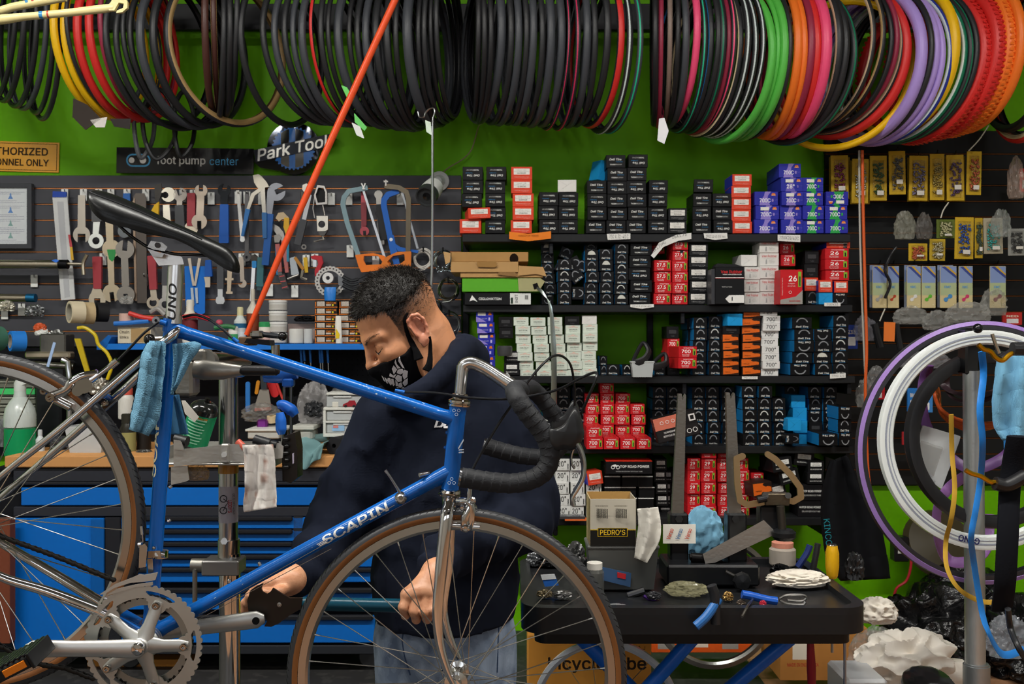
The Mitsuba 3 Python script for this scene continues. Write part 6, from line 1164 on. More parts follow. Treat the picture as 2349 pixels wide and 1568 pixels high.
pliers('slip joint pliers with pink grips and yellow backed jaw', [('jaw', gp(Polygon([(622, 510), (640, 520), (650, 532), (655, 552), (646, 552), (636, 540), (628, 528)]), YT, .012), 'steel', '#8f8a82'), ('jaw', gp(Polygon([(628, 540), (640, 536), (646, 544), (640, 556), (630, 556)]), YT - .004, .012), 'steel', '#7b766f'), ('grip', gp(bar((636, 560), (642, 622), 8, 7).buffer(1), YT - .006, .014), 'plastic', '#a55a58'), ('grip', gp(bar((650, 552), (658, 624), 8, 6).buffer(1), YT - .008, .014), 'plastic', '#a9605e'), ('grip', gp(bar((634, 566), (637, 630), 6, 6), YT + .01, .01), 'plastic', '#2c84b8')])
pliers('adjustable gripping pliers with yellow jaw beside the orange rod', [('jaw', gp(Polygon([(632, 500), (638, 488), (650, 486), (662, 498), (664, 506), (648, 502), (640, 508)]), YT - .012, .012), 'steel', '#96846a'), ('body', gp(Polygon([(652, 498), (663, 500), (663, 530), (656, 540), (650, 520)]), YT - .016, .012), 'plastic', '#c89a22'), ('lever', gp(bar((660, 535), (660, 600), 6, 5), YT - .01, .008), 'plastic', '#2c7c9c')])
pliers('cable cutters with red striped black grips low beside the orange rod', [('blade', gp(bar((640, 620), (646, 640), 9, 10), YT, .01), 'steel', '#5a5654'), ('grip', gp(bar((646, 630), (655, 662), 12, 10).buffer(1), YT - .004, .014), 'plastic', '#3b3637'), ('stripe', gp(unary_union([bar((641, 634), (652, 632), 2.5, 2.5), bar((643, 646), (655, 644), 2.5, 2.5), bar((647, 660), (659, 657), 2.5, 2.5)]), YT - .006, .004), 'plastic', '#b24a4c')])
tool('tool_card', 'blue hanging card with long tweezers in a clear cover', [('card', gp(Polygon([(425, 612), (469, 612), (468, 716), (460, 720), (428, 700)]).buffer(2), YT + .01, .004), 'card', '#1d6bc4'), ('tweezer', gp(unary_union([bar((434, 592), (444, 655), 7, 5), bar((458, 592), (447, 655), 7, 5)]), YT, .006), 'satin', '#b8ada0'), ('tool_blade', gp(unary_union([bar((440, 660), (443, 700), 6, 6), bar((450, 660), (452, 695), 6, 5)]), YT + .002, .006), 'satin', '#a9b4be')], 'card')
tool('steel_ruler', 'long white steel ruler with blue end hanging on the tool wall', [('body', gp(Polygon([(120, 450), (154, 450), (172, 686), (140, 688)]), YT + .004, .006), 'card', '#c8cacb'), ('scale', gp(Polygon([(131, 462), (145, 462), (160, 680), (148, 682)]), YT + .002, .002), 'card', '#b0b2b6'), ('end_cap', gp(Polygon([(121, 438), (152, 440), (152, 452), (120, 452)]), YT, .01), 'card', '#2c4aa4'), ('red_band', gp(Polygon([(156, 538), (161, 538), (166, 566), (160, 566)]), YT + .001, .002), 'card', '#b64b52'), ('yellow_band', gp(Polygon([(160, 566), (166, 566), (169, 596), (163, 596)]), YT + .001, .002), 'card', '#cfa63c')], 'ruler')
tool('flat_file', 'long dark flat file hanging left of the seat post', [('blade', gp(Polygon([(306, 452), (312, 444), (330, 444), (334, 456), (336, 694), (316, 694)]).buffer(1), YT + .008, .006), 'satin', '#57514d'), ('edge', gp(Polygon([(304, 462), (309, 452), (314, 690), (309, 690)]), YT + .004, .008), 'satin', '#8d7a6a')], 'file')
tool('putty_knife', 'yellow handled knife hung beside the cream hook spanner', [('handle', gp(Polygon([(354, 470), (364, 462), (363, 500), (352, 496), (344, 488)]), YT, .014), 'plastic', '#d4a71c'), ('blade', gp(Polygon([(354, 425), (370, 420), (372, 440), (364, 462), (356, 462)]), YT + .006, .006), 'satin', '#3a3836')], 'knife')
tool('blue_handle_tool', 'short blue capped tool hung behind the saddle', [('cap', gp(bar((290, 443), (290, 465), 15, 17), YT, .016), 'plastic', '#2a63ad'), ('wheel', gp(R_(285, 530, 15, 4), YT + .01, .01), 'plastic', '#6d7378')], 'tool')
t = tool('pipe_wrench', 'black chain tool with white stem hanging behind the orange rod', [('jaw', gp(Polygon([(694, 424), (704, 420), (712, 438), (708, 446), (700, 444), (693, 434)]), YT - .01, .012), 'steel', '#aba59a'), ('chain', tube([P(692, 440, YT - .01), P(692, 480, YT - .01)], .006, 6), 'satin', '#6f6a64'), ('stem', gp(bar((710, 446), (696, 508), 10, 9), YT - .006, .008), 'plastic', '#b9bcc2'), ('grip', gp(bar((696, 504), (682, 560), 14, 14).buffer(1), YT - .012, .018), 'plastic', '#3b3c40')], 'wrench')
t = tool('cutting_guide', 'square steel saw guide clamp hanging right of the orange rod', [('frame', gp(Polygon([(728, 424), (744, 426), (750, 440), (750, 468), (726, 470), (720, 448)]).difference(Polygon([(730, 430), (742, 431), (746, 441), (746, 463), (729, 465), (724, 447)])), YT - .02, .02), 'steel', '#a39e98'), ('plate', gp(Polygon([(726, 430), (746, 434), (746, 462), (728, 464)]), YT - .002, .006), 'satin', '#1a1a1b'), ('screw', rod(P(740, 470, YT - .01), P(745, 494, YT - .01), .004, 8), 'steel', '#8c8884'), ('block', gp(Polygon([(726, 495), (752, 495), (752, 526), (746, 530), (728, 530)]).difference(Point(738, 514).buffer(8)), YT - .024, .026), 'steel', '#b7b1a4'), ('foot', gp(Polygon([(730, 530), (750, 530), (744, 540), (734, 540)]), YT - .02, .02), 'satin', '#4b4a49'), ('tommy_bar', rod(P(720, 554, YT - .012), P(746, 548, YT - .012), .004, 8), 'steel', '#bdb8af'), ('stud', rod(P(740, 540, YT - .012), P(742, 550, YT - .012), .004, 8), 'steel', '#9d988f'), ('chain', tube([P(722, 450, YT), P(718, 478, YT), P(722, 500, YT)], .0035, 5), 'steel', '#8e8a85')], 'clamp')
tool('chain_breaker', 'grey chain rivet tool with cross handle', [('body', gp(Polygon([(664, 592), (676, 588), (686, 628), (680, 634), (668, 630)]), YT, .014), 'satin', '#9aa0a5'), ('handle', rod(P(660, 640, YT), P(686, 630, YT), .007, 10), 'steel', '#9d9a96'), ('lever', gp(bar((676, 590), (696, 618), 7, 7), YT - .004, .01), 'plastic', '#a8742a')], 'tool')
tool('brass_gauge', 'small brass gauge and yellow key hung together', [('key', gp(bar((700, 590), (703, 625), 9, 8), YT, .008), 'satin', '#b8952f'), ('ring', gp(R_(697, 566, 6, 3), YT - .004, .006), 'steel', '#6a6661'), ('bulb', tube([P(695, 620, YT - .004), P(692, 636, YT - .004), P(704, 642, YT - .004)], .009, 8), 'steel', '#b8b3a8')], 'gauge')
tool('tube_cutter', 'red tube cutter hanging over the brake disc', [('body', gp(Polygon([(712, 588), (722, 585), (738, 587), (741, 602), (734, 618), (732, 634), (722, 632), (722, 618), (730, 606), (728, 596), (716, 594)]), YT - .012, .02), 'plastic', '#b3202c'), ('roller', gp(Polygon([(718, 596), (726, 596), (726, 612), (718, 612)]), YT - .004, .012), 'steel', '#b7b9ba')], 'cutter')
# hacksaws
t = thing('hacksaw', 'grey blue framed hacksaw with orange handle', 'saw'); Y = YT - .02
part(t, 'frame', gp(LineString([(843, 430), (800, 438), (789, 452), (786, 468), (796, 510), (824, 592)]).buffer(5.5, join_style=1, cap_style=2), Y, .014), 'enamel', '#7a949c'); part(t, 'blade', gp(bar((832, 432), (882, 590), 5, 6), Y + .004, .004), 'steel', '#aeb0b2')
part(t, 'handle', gp(Polygon([(817, 586), (856, 582), (880, 588), (894, 604), (886, 616), (830, 622), (824, 610)]).buffer(2).difference(Polygon([(836, 588), (866, 588), (878, 604), (840, 606), (835, 596)]).buffer(1.5)), Y - .012, .026), 'plastic', '#e5761a', label='orange handle'); part(t, 'wing_nut', gp(unary_union([bar((829, 420), (836, 434), 3, 3), bar((838, 420), (832, 434), 3, 3)]), Y - .008, .008), 'steel', '#b9b6b0')
t = thing('hacksaw', 'dark bronze framed hacksaw with orange handle', 'saw'); Y = YT - .05
part(t, 'frame', gp(LineString([(882, 426), (915, 430), (932, 440), (937, 456), (936, 580)]).buffer(5.5, join_style=1, cap_style=2), Y, .014), 'satin', '#5b5346'); part(t, 'blade', gp(bar((922, 438), (958, 570), 4, 5), Y + .008, .004), 'steel', '#8e9092'); part(t, 'wing_nut', gp(unary_union([bar((885, 412), (885, 426), 3, 3), bar((880, 416), (890, 416), 4, 4)]), Y - .004, .008), 'steel', '#a9a59e')
part(t, 'handle', gp(Polygon([(876, 606), (884, 592), (910, 580), (941, 578), (940, 612), (932, 616), (880, 620)]).buffer(2).difference(Polygon([(890, 600), (902, 588), (926, 584), (927, 596), (918, 603), (896, 606)]).buffer(1.5)), Y - .012, .026), 'plastic', '#d0711f', label='orange handle')
t = thing('hacksaw', 'bright blue framed hacksaw between the two orange handles', 'saw'); Y = YT - .034
part(t, 'frame', gp(unary_union([LineString([(914, 437), (890, 446), (881, 458), (880, 470), (898, 560), (906, 596)]).buffer(6.5, join_style=1, cap_style=2), bar((896, 540), (910, 606), 14, 14), Polygon([(906, 558), (918, 566), (945, 572), (960, 574), (958, 580), (944, 578), (912, 576)])]), Y, .016), 'enamel', '#1b5cb4'); part(t, 'blade', gp(bar((922, 440), (962, 575), 3, 3), Y + .02, .003), 'steel', '#84868a'); part(t, 'emblem', gp(Point(897, 549).buffer(4), Y - .002, .002), 'gloss', '#d3dbe4')
spanner('dark red open spanner between the hacksaw frames', ((834, 440), (834, 520)), (11, 9), [jaw(836, 530, 10, 8, 85)], '#8c4248', ((834, 466), (835, 516), 9, 7), '#7c2f37', Y=YT + .012)
spanner('black gripped cable cutter between the hacksaws', ((868, 440), (875, 560)), (11, 12), [Point(868, 446).buffer(9)], '#8d8a85', ((871, 470), (879, 548), 14, 13), '#1c1d20', Y=YT + .016)
# framed sheet, signs
t = thing('picture_frame', 'dark framed white sheet with blue figures at the left edge', 'frame'); Y = 4.82
part(t, 'frame', cat(wbox(-60, 420, 72, 430, Y, .03, .002), wbox(-60, 559, 72, 570, Y, .03, .002), wbox(61, 420, 72, 570, Y, .03, .002)), 'plastic', '#3d3f45'); part(t, 'sheet', wbox(-60, 429, 62, 560, Y + .012, .006), 'paper', '#cdd2d6')
for i, y in enumerate((450, 482, 512, 540)): part(t, 'figure', gp(Polygon([(18, y + 6), (30, y + 6), (26, y), (25, y - 7), (23, y - 7), (22, y)]), Y + .0105, .001), 'paper', '#5f86c0' if i < 2 else '#7fa3a0'); part(t, 'text_line', cat(*[wbox(-20, y - 10 + 4 * k, 56 - 9 * (k % 3), y - 9 + 4 * k, Y + .0108, .0008) for k in (0, 1, 5, 6)]), 'paper', '#9aa0ad', kind='stuff')
t = thing('warning_sign', 'yellow AUTHORIZED PERSONNEL ONLY sign on the green wall', 'sign'); Y = 4.893
Ms = tr(*P(38, 359, Y)) @ rot([0, 1, 0], 1.5); part(t, 'plate', xf(bx(.42, .003, .148, .001), Ms), 'gloss', '#e2a22e'); s = Y / F
bprint(t, [R2(-.2, -.066, .2, -.063, '#6d4a12'), R2(-.2, .063, .2, .066, '#6d4a12'), R2(.197, -.066, .2, .066, '#6d4a12'), T_('AUTHORIZED', -.01, .026, .33, .038, '#3b260c', True), T_('PERSONNEL ONLY', -.02, -.028, .36, .034, '#3b260c', True)], Ms @ tr(0, -.0017, 0))
t = thing('shop_sign', 'long black glossy foot pump center sign under the tyres', 'sign'); Ms = tr(*P(425, 369, 4.86)) @ rot([0, 1, 0], .6)
part(t, 'plate', xf(bx(.67, .006, .126, .001), Ms), 'gloss', '#0c0d10'); bprint(t, [T_('foot pump', -.02, -.002, .24, .05, '#dcdcda', True), T_('center', .19, -.002, .14, .036, '#56a9d8'), (flat(LineString([(-.255, 0), (-.2, 0)]).buffer(.032).difference(LineString([(-.255, 0), (-.2, 0)]).buffer(.024))), '#4fa3d6'), (flat(Point(-.26, 0).buffer(.014)), '#e2e2e0'), (flat(Point(-.205, 0).buffer(.016)), '#e2e2e0')], Ms @ tr(0, -.0032, 0))
t = thing('round_tool_sign', 'round chrome and blue gear shaped sign with slanted lettering', 'sign'); c_ = P(673, 340, 4.845)
part(t, 'backplate', slab(Polygon([(c_[0] + r * math.cos(a) * 1.0, c_[2] + r * math.sin(a)) for a, r in [(k, .128) for k in np.linspace(0, 6.283, 48)]]).union(pxpoly([(582, 370), (590, 352), (760, 306), (772, 318), (700, 372), (640, 392), (596, 384)], 4.845, 2)), 4.845, .02), 'chrome', '#565a62')
gr = [(.098 + (.008 if i % 4 < 2 else 0), i * 2 * math.pi / 128) for i in range(128)]
part(t, 'blue_gear', slab(Polygon([(c_[0] + r * math.cos(a), c_[2] + r * math.sin(a)) for r, a in gr]), 4.843, .002), 'gloss', '#2a6fc2'); part(t, 'mirror_bars', slab(unary_union([sbox(c_[0] - .06, c_[2] - .1, c_[0] - .02, c_[2] + .1), sbox(c_[0] + .01, c_[2] - .1, c_[0] + .05, c_[2] + .1)]).intersection(Point(c_[0], c_[2]).buffer(.095)), 4.8425, .001), 'chrome', '#d9dde2')
part(t, 'name_band', xf(slab(sbox(-.185, -.024, .185, .024).buffer(.006), 0, .004), tr(c_[0], 4.838, c_[2]) @ rot([0, 1, 0], -12)), 'satin', '#2f3136'); bprint(t, [T_('Park Tool', 0, 0, .35, .058, '#d8d5cc', True, 0, .25)], tr(c_[0], 4.837, c_[2]) @ rot([0, 1, 0], -12), 'satin')
# orange rod, wire hook, camera, cable coils
one('orange_rod', 'long orange rod leaning diagonally across the tool wall', 'rod', tube([P(565, 768, 3.55), P(640, 590, 3.55), P(760, 320, 3.55), P(915, -20, 3.55)], [.0085, .0115, .0125, .0125], 14), 'enamel', '#cf4a24')
t = thing('hook_rod', 'thin metal hook rod hanging before the tool wall', 'hook'); part(t, 'shaft', wire([(992, 290), (992, 500), (990, 640), (985, 712)], 4.2, .006, 10), 'alloy', '#c3c9cc'); part(t, 'hook', wire([(958, 256), (962, 268), (972, 268), (976, 258)], 4.2, .0032, 8), 'alloy', '#b9bdbd'); part(t, 'double_bend', wire([(976, 258), (984, 250), (994, 248), (997, 258), (993, 272), (992, 292)], 4.2, .0036, 8), 'alloy', '#b9bdbd')
t = thing('security_camera', 'white bullet security camera aimed down the tool wall', 'camera'); q = P(990, 440, 4.72); d_ = unit(P(972, 458, 4.62) - P(1006, 416, 4.80)); M_ = frame(P(988, 438, 4.70), d_)
part(t, 'housing', xf(lathe([(.001, -.075), (.034, -.07), (.046, -.05), (.05, 0), (.05, .03)], 28), M_), 'plastic', '#d9dad8'); part(t, 'front_hood', xf(lathe([(.0505, .03), (.0505, .072), (.044, .072), (.042, .06), (.001, .06)], 28), M_), 'plastic', '#343638'); part(t, 'lens', xf(lathe([(.018, .06), (.018, .064), (.001, .066)], 18), M_), 'gloss', '#0a0a0c'); part(t, 'base', xf(lathe([(.048, 0), (.048, .012), (.03, .02), (.012, .05), (.001, .05)], 24), frame(P(1008, 416, 4.855), (0, -1, 0))), 'plastic', '#d3d5d3'); part(t, 'joint', ball(P(1004, 414, 4.80), .024), 'plastic', '#c9cbca')
part(t, 'power_cord', wire([(1008, 402, ), (1030, 384), (1060, 366), (1080, 346), (1090, 318), (1098, 290), (1106, 282)], [4.84, 4.86, 4.86, 4.86, 4.86, 4.8, 4.6], .0035, 6), 'plastic', '#8d8667')
def coil(label, cx, cy, r, Y, col, n=6, m='alloy', wr=.0032, clump=None, sd=1):
    t = thing('cable_coil', label, 'cable coil'); rr = rnd(sd)
    for k in range(n):
        o = [rr.uniform(-3, 3) for _ in range(3)]; rk = r * rr.uniform(.86, 1.06); part(t, 'loop', tube([P(cx + o[0] + rk * math.cos(a), cy + o[1] + rk * 1.05 * math.sin(a), Y + .003 * k + .004 * math.sin(3 * a + k)) for a in np.linspace(0, 2 * math.pi, 40, endpoint=False)], wr, 6, True), m, col)
    part(t, 'tail', wire([(cx + r * .4, cy + r), (cx + r * .1, cy + r * 1.2), (cx - r * .6, cy + r * 1.3)], Y, wr * .7, 5), m, col)
    if clump: part(t, 'cable_ends', cat(*[ball(P(cx + rr.uniform(-.9, .9) * r, cy + r * rr.uniform(.7, 1.25), Y + rr.uniform(-.01, .01)), .006, 5) for _ in range(14)]), 'alloy', '#b9c6cc', kind='stuff')
    part(t, 'peg', tube([P(cx, cy - r + 4, 4.86), P(cx, cy - r + 2, Y - .03), P(cx, cy - r - 8, Y - .035)], .004, 6), 'satin', '#3f4144')
coil('cream white cable coil hung left of the hook rod', 971, 594, 20, 4.80, '#d2cfc8', 6, 'plastic', .0036); coil('silver cable coil with beaded ends half behind the brown carton', 1016, 596, 21, 4.78, '#b4c0c2', 7, 'alloy', .0032, True, 2); coil('thick greenish cable coil hung under the beaded coil', 1028, 664, 22, 4.78, '#a9aa9c', 9, 'alloy', .0034, None, 3); coil('grey cable coil half behind the man\'s head', 994, 708, 20, 4.80, '#a0a4a4', 6, 'alloy', .003, None, 4); coil('dark wire coil hung on a key ring above the hood', 1030, 742, 24, 4.78, '#8d959b', 8, 'alloy', .0026, None, 5)
one('plastic_bag', 'small clear bag of parts hung on the wall above the man\'s head', 'bag', crumple(tuple(P(952, 650, 4.8)), (.05, .03, .07), 8, .4, 3, 3), 'film', '#d6d8da', 40)
t = thing('brake_disc', 'drilled steel brake disc hung with a white hub on the tool wall', 'brake disc'); c_ = P(757, 645, 4.78); gd = Point(0, 0).buffer(.074, 24).difference(Point(0, 0).buffer(.05, 24))
for k in range(24): a = k * 2 * math.pi / 24; gd = gd.difference(Point(.062 * math.cos(a), .062 * math.sin(a)).buffer(.004, 4)).difference(Point(.077 * math.cos(a + .13), .077 * math.sin(a + .13)).buffer(.006, 4))
part(t, 'rotor', slab(affinity.translate(gd, c_[0], c_[2]), 4.78, .003), 'steel', '#a39e96'); part(t, 'hub', xf(ring([(.01, 0), (.026, 0), (.026, .02), (.01, .02)], 24), tr(c_[0] - .006, 4.775, c_[2] + .015) @ AXY), 'plastic', '#d8d8d6'); part(t, 'cage', gp(Polygon([(775, 630), (794, 640), (800, 656), (790, 664), (776, 652)]), 4.77, .012), 'satin', '#6b6d70')
for i, y in enumerate((640, 650, 660)): one('brake_lever_arm', f'black brake lever arm with metal rod, {NTH[i]} down above the man\'s forehead', 'brake lever', cat(wire([(786, y - 6), (806, y + 3), (822, y)], 4.76, .008, 7), wire([(822, y), (838, y - 8), (850, y - 18)], 4.755, .003, 6)), 'plastic', '#26282b')
t = thing('glue_tube', 'bright blue squeeze tube hanging upside down before the orange boxes', 'tube'); part(t, 'body', loft([[P(cx_ + w_ * math.cos(a), y_, 4.72 + d_ * math.sin(a)) for a in np.linspace(0, 2 * math.pi, 16, endpoint=False)] for y_, cx_, w_, d_ in ((658, 758, 13, .004), (672, 757, 14, .012), (700, 757, 12, .02), (712, 757, 9, .018))], True, True), 'plastic', '#1f78cf'); part(t, 'cap', cat(rod(P(757, 712, 4.72), P(757, 718, 4.72), .02, 16), rod(P(757, 718, 4.72), P(755, 728, 4.72), .007, 10)), 'plastic', '#c9c6be')
# ---------------------------------------------------------------- blue shelf and what stands on it
t = thing('blue_shelf', 'long blue steel shelf under the tool wall', 'shelf'); a, b = P(222, 802, 4.56), P(862, 788, 4.56)
part(t, 'board', bx(b[0] - a[0], .28, .010, .002, ((a[0] + b[0]) / 2, 4.70, b[2] - .006)), 'enamel', '#1565b8'); part(t, 'front_lip', bx(b[0] - a[0], .006, b[2] - a[2], .002, ((a[0] + b[0]) / 2, 4.56, (a[2] + b[2]) / 2)), 'enamel', '#1a6cc4'); part(t, 'left_gusset', px([(222, 802), (224, 790), (248, 768), (256, 772), (240, 802)], 4.555, .25), 'enamel', '#155ca8')
ZB = 787; YB2 = 4.62
def pot(label, cx, y0, r, Y, col, cap=None, capc=None, lab=None, labc=None, m='plastic', name='bottle', yb=ZB, neck=.45):
    """bottle or jar: cx, top y, radius in pixels; foot at yb"""
    b_, tp = P(cx, yb, Y), P(cx, y0, Y); H = tp[2] - b_[2]; R = r / F * Y; t = thing(name, label, name.split('_')[-1]); hb = H * (1 - (.22 if cap else 0))
    prof = [(R * .92, 0), (R, H * .04), (R, hb * .78), (R * (neck + .1) if cap and neck < .9 else R, hb * .93), (R * neck if cap else R * .95, hb)]
    part(t, 'body', mv(lathe(prof, 22), b_), m, col)
    if cap: part(t, 'cap', mv(lathe([(R * neck * 1.1, hb * .98), (R * neck * 1.1, H * .97), (R * neck * .9, H)], 18), b_), 'plastic', capc or cap)
    if lab: part(t, 'label', mv(lathe([(R * 1.012, hb * .12), (R * 1.012, hb * .7)], 22, False), b_), 'card', lab)
    return t
pot('white glue bottle with dark red label on the blue shelf', 436, 687, 17, 4.62, '#d5cfbf', True, '#dcd8cc', '#6b2a2e'); pot('blue labelled bottle with cream cap on the blue shelf', 551, 704, 14, 4.62, '#c4cbc9', True, '#cfc79c', '#1f5378'); pot('tall white applicator bottle behind the orange rod', 580, 662, 14, 4.66, '#cfcabd', True, '#c5bfb0', '#7a3a26', neck=.3)
pot('white tub with green lid right of the orange rod', 607, 738, 13, 4.60, '#d8d3c8', True, '#2f8a52', '#c9a8a0', neck=.92, name='tub'); pot('small white pill jar left of the orange rod', 536, 748, 12, 4.60, '#d6d4ce', True, '#cdcbc5', '#3f8f5a', neck=.9, name='jar'); pot('narrow clear jar in front of the orange rod\'s foot', 555, 752, 9, 4.59, '#bcc4cc', True, '#b5b9bc', neck=.9, name='jar'); pot('white plastic beaker of parts on the blue shelf', 680, 754, 16, 4.60, '#c8c8c4', name='cup'); pot('narrow clear beaker beside the white one', 707, 754, 10, 4.60, '#b9bcbc', name='cup')
for i in range(4): pot(f'clear stacked tub with pale label, {("lowest", "second", "third", "topmost")[i]} of the stack of four', 638, 688 + 25 * (3 - i), 20, 4.62, '#c7c7c4', True, '#d9d9d6', '#b5b2ac', name='tub', yb=711 + 25 * (3 - i), neck=.96)
one('red_rubber_bulb', 'dark pink rubber bulb on the blue shelf', 'bulb', ball(P(503, 740, 4.62), .016), 'rubber', '#b34a5c'); one('folded_glove', 'black folded glove on the clear box on the blue shelf', 'glove', crumple(tuple(P(702, 732, 4.66)), (.055, .04, .018), 5, .3), 'fleece', '#17181b', 40)
t = carton('parts_case', 'clear flat parts case with pink tint under the black glove', 660, 724, 742, 787, 4.68, .10, '#a8938d', None, 'plastic')
YC = 4.60
for i in range(2):
    for j in range(6):
        x0, y0 = (722, 776)[i], 772 - 16.4 * j
        carton('inner_tube_pack', f'orange black printed tube pack, {NTH[j]} up in the {("stack under the blue tube", "stack nearest the man")[i]}', x0 + (i * j) % 3, x0 + 52, y0 - 1, y0 + 15, YC, .12, '#1b1817', lambda w, h: [R2(-.5 * w, -.5 * h, .5 * w, -.38 * h, '#c46a24'), R2(-.48 * w, -.3 * h, -.44 * w, .34 * h, '#d8792c'), R2(-.4 * w, -.3 * h, -.06 * w, .36 * h, '#c9bfb4'), T_('CONTI', .12 * w, .16 * h, .24 * w, .3 * h, '#e0812a', True), T_('TUBE', .36 * w, .16 * h, .18 * w, .26 * h, '#e0812a', True), R2(.0 * w, -.24 * h, .22 * w, -.02 * h, '#bdb3a8'), (flat(Point(.3 * w, -.14 * h).buffer(.14 * h)), '#cfc02c'), *[R2((-.38 + .05 * k) * w, -.26 * h, (-.37 + .05 * k) * w, .3 * h, '#8f887f') for k in range(6)]])
t = thing('cream_tube', 'white and yellow grease tube standing on its cap before the orange packs', 'tube'); part(t, 'body', loft([[P(cx_ + w_ * math.cos(a), y_, 4.57 + d_ * math.sin(a)) for a in np.linspace(0, 2 * math.pi, 16, endpoint=False)] for y_, cx_, w_, d_ in ((724, 776, 6, .002), (745, 776, 7.5, .008), (776, 777, 8, .015))], True, True), 'plastic', '#dcd9d2'); part(t, 'band', px([(770, 752), (779, 766), (778, 776), (770, 776)], 4.553, .002), 'plastic', '#d6b81e'); part(t, 'cap', rod(P(778, 776, 4.57), P(778, 787, 4.57), .0155, 16), 'plastic', '#d8d6d0')
t = carton('cable_carton', 'cream cardboard box with handwriting on the blue shelf left of the bike', 270, 346, 750, 787, 4.60, .16, '#c9bda2', lambda w, h: [R2(-.1 * w, -.46 * h, .48 * w, .44 * h, '#a5875c'), T_('Chain', -.3 * w, .2 * h, .3 * w, .2 * h, '#5a5145', True), T_('links', -.3 * w, -.12 * h, .26 * w, .18 * h, '#5a5145', True)])
for i, (pts, col, lab) in enumerate([([(296, 718), (330, 728), (376, 734)], '#c8352e', 'red handled cutter lying on the cream box'), ([(262, 742), (300, 740), (342, 736)], '#2b6fc0', 'blue handled tool lying on the cream box'), ([(345, 716), (362, 708), (378, 722)], '#8f8c88', 'steel clamp lying behind the seat post'), ([(420, 727), (450, 724), (480, 732)], '#c0282c', 'red plastic tool right of the seat post'), ([(492, 752), (520, 748), (540, 752)], '#2c6b3e', 'green carton edge on the blue shelf')]): one('shelf_tool', lab, 'tool', wire(pts, 4.58, .011, 8, 5), 'plastic', col)
one('tape_ring', 'pink rolled tape on the cream box', 'tape', xf(ring([(.014, 0), (.034, 0), (.034, .035), (.014, .035)], 24), tr(*P(291, 736, 4.62))), 'card', '#c9a79b')
def roll(label, cx, cy, r, ri, L, Y, col, core, ax=(.86, -.5, 0), name='tape_roll'):
    t = thing(name, label, 'tape'); M = frame(P(cx, cy, Y), ax); R = r / F * Y; part(t, 'tape', xf(ring([(ri / r * R, 0), (R, 0), (R, L), (ri / r * R, L)], 32), M), 'paper', col); part(t, 'core', xf(ring([(ri / r * R * .9, .001), (ri / r * R, -.001), (ri / r * R, L + .001), (ri / r * R * .9, L - .001)], 32), M), 'card', core); return t
roll('wide cream masking tape roll left of the bike', 214, 718, 25, 19, .05, 4.6, '#b7a27c', '#c2b49a', (-.8, -.6, 0)); roll('cream tape roll in front of the wide one', 190, 716, 25, 20, .06, 4.55, '#cbbfa3', '#9b9788', (-.75, -.66, 0)); roll('bright blue masking tape roll at the left', 56, 782, 23, 16, .06, 4.5, '#1f74c8', '#8f8a82', (-.75, -.66, 0)); roll('green covered roll at the left edge', 0, 776, 28, 4, .05, 4.5, '#3f6b58', '#7b5a46', (-.4, -.9, 0)); roll('black tape roll behind the cream ones', 246, 716, 22, 8, .05, 4.66, '#17171a', '#2c2c2e', (-.8, -.6, 0))
for y, x1, r, ec, lab in ((605, 140, 10, '#1c1d20', 'champagne steel head press tube with T handle at the left'), (682, 66, 9, '#2a76a8', 'champagne steel tube with blue end at the left')):
    t = thing('press_tube', lab, 'tube'); R = r / F * 4.75; part(t, 'barrel', rod(P(-60, y, 4.74), P(x1, y + 1, 4.74), R, 20), 'steel', '#b5ab9a'); part(t, 'end_ring', rod(P(x1 - 4, y + 1, 4.74), P(x1 + 16, y + 1, 4.74), R * 1.08, 20), 'satin', ec)
    if y == 605: part(t, 'screw', rod(P(156, 605, 4.74), P(192, 606, 4.74), .008, 10), 'steel', '#c3b9a5'); part(t, 'tee_handle', wire([(200, 584), (191, 604), (192, 630)], 4.74, .009, 8), 'steel', '#c9bea6'); part(t, 'mark', px([(118, 597), (128, 594), (136, 598), (128, 602)], 4.719, .002), 'gloss', '#2c6fd8')
t = thing('bench_vise', 'clutter covered steel bench vise behind the rear wheel', 'vise'); part(t, 'jaw', wbox(90, 765, 150, 812, 4.55, .1, .006), 'cast', '#6b6a66'); part(t, 'slide', wbox(55, 806, 160, 822, 4.53, .06, .008), 'cast', '#b9ad98'); part(t, 'body', wbox(70, 826, 150, 880, 4.56, .12, .012), 'cast', '#44484e'); part(t, 'screw', rod(P(60, 834, 4.52), P(170, 840, 4.52), .014, 12), 'steel', '#8f8d88'); part(t, 'pipe', tube([P(143, 824, 4.5), P(156, 830, 4.5), P(160, 870, 4.5), P(160, 1040, 4.5)], .014, 12), 'alloy', '#c9ccce'); part(t, 'support', wbox(80, 880, 140, 1045, 4.6, .08, .01), 'cast', '#2f3236')
for i, (x, y, s, col, m, lab) in enumerate([(80, 715, .045, '#7d7f80', 'satin', 'heap of steel brake parts hung at the left'), (92, 752, .03, '#c4552f', 'plastic', 'orange red part hung at the left'), (14, 704, .04, '#c9c6b8', 'satin', 'crumpled shiny part at the left edge'), (95, 762, .03, '#d9dbd6', 'paper', 'crumpled white paper on the vise'), (130, 776, .05, '#9b9c9a', 'satin', 'heap of metal parts on the vise'), (290, 690, .03, '#cfd0cc', 'film', 'crumpled clear wrap beside the tapes')]): one('parts_heap', lab, 'parts', crumple(tuple(P(x, y, 4.62)), (s, s * .7, s * .8), i + 2, .5, 2.6, 3), m, col, 25)
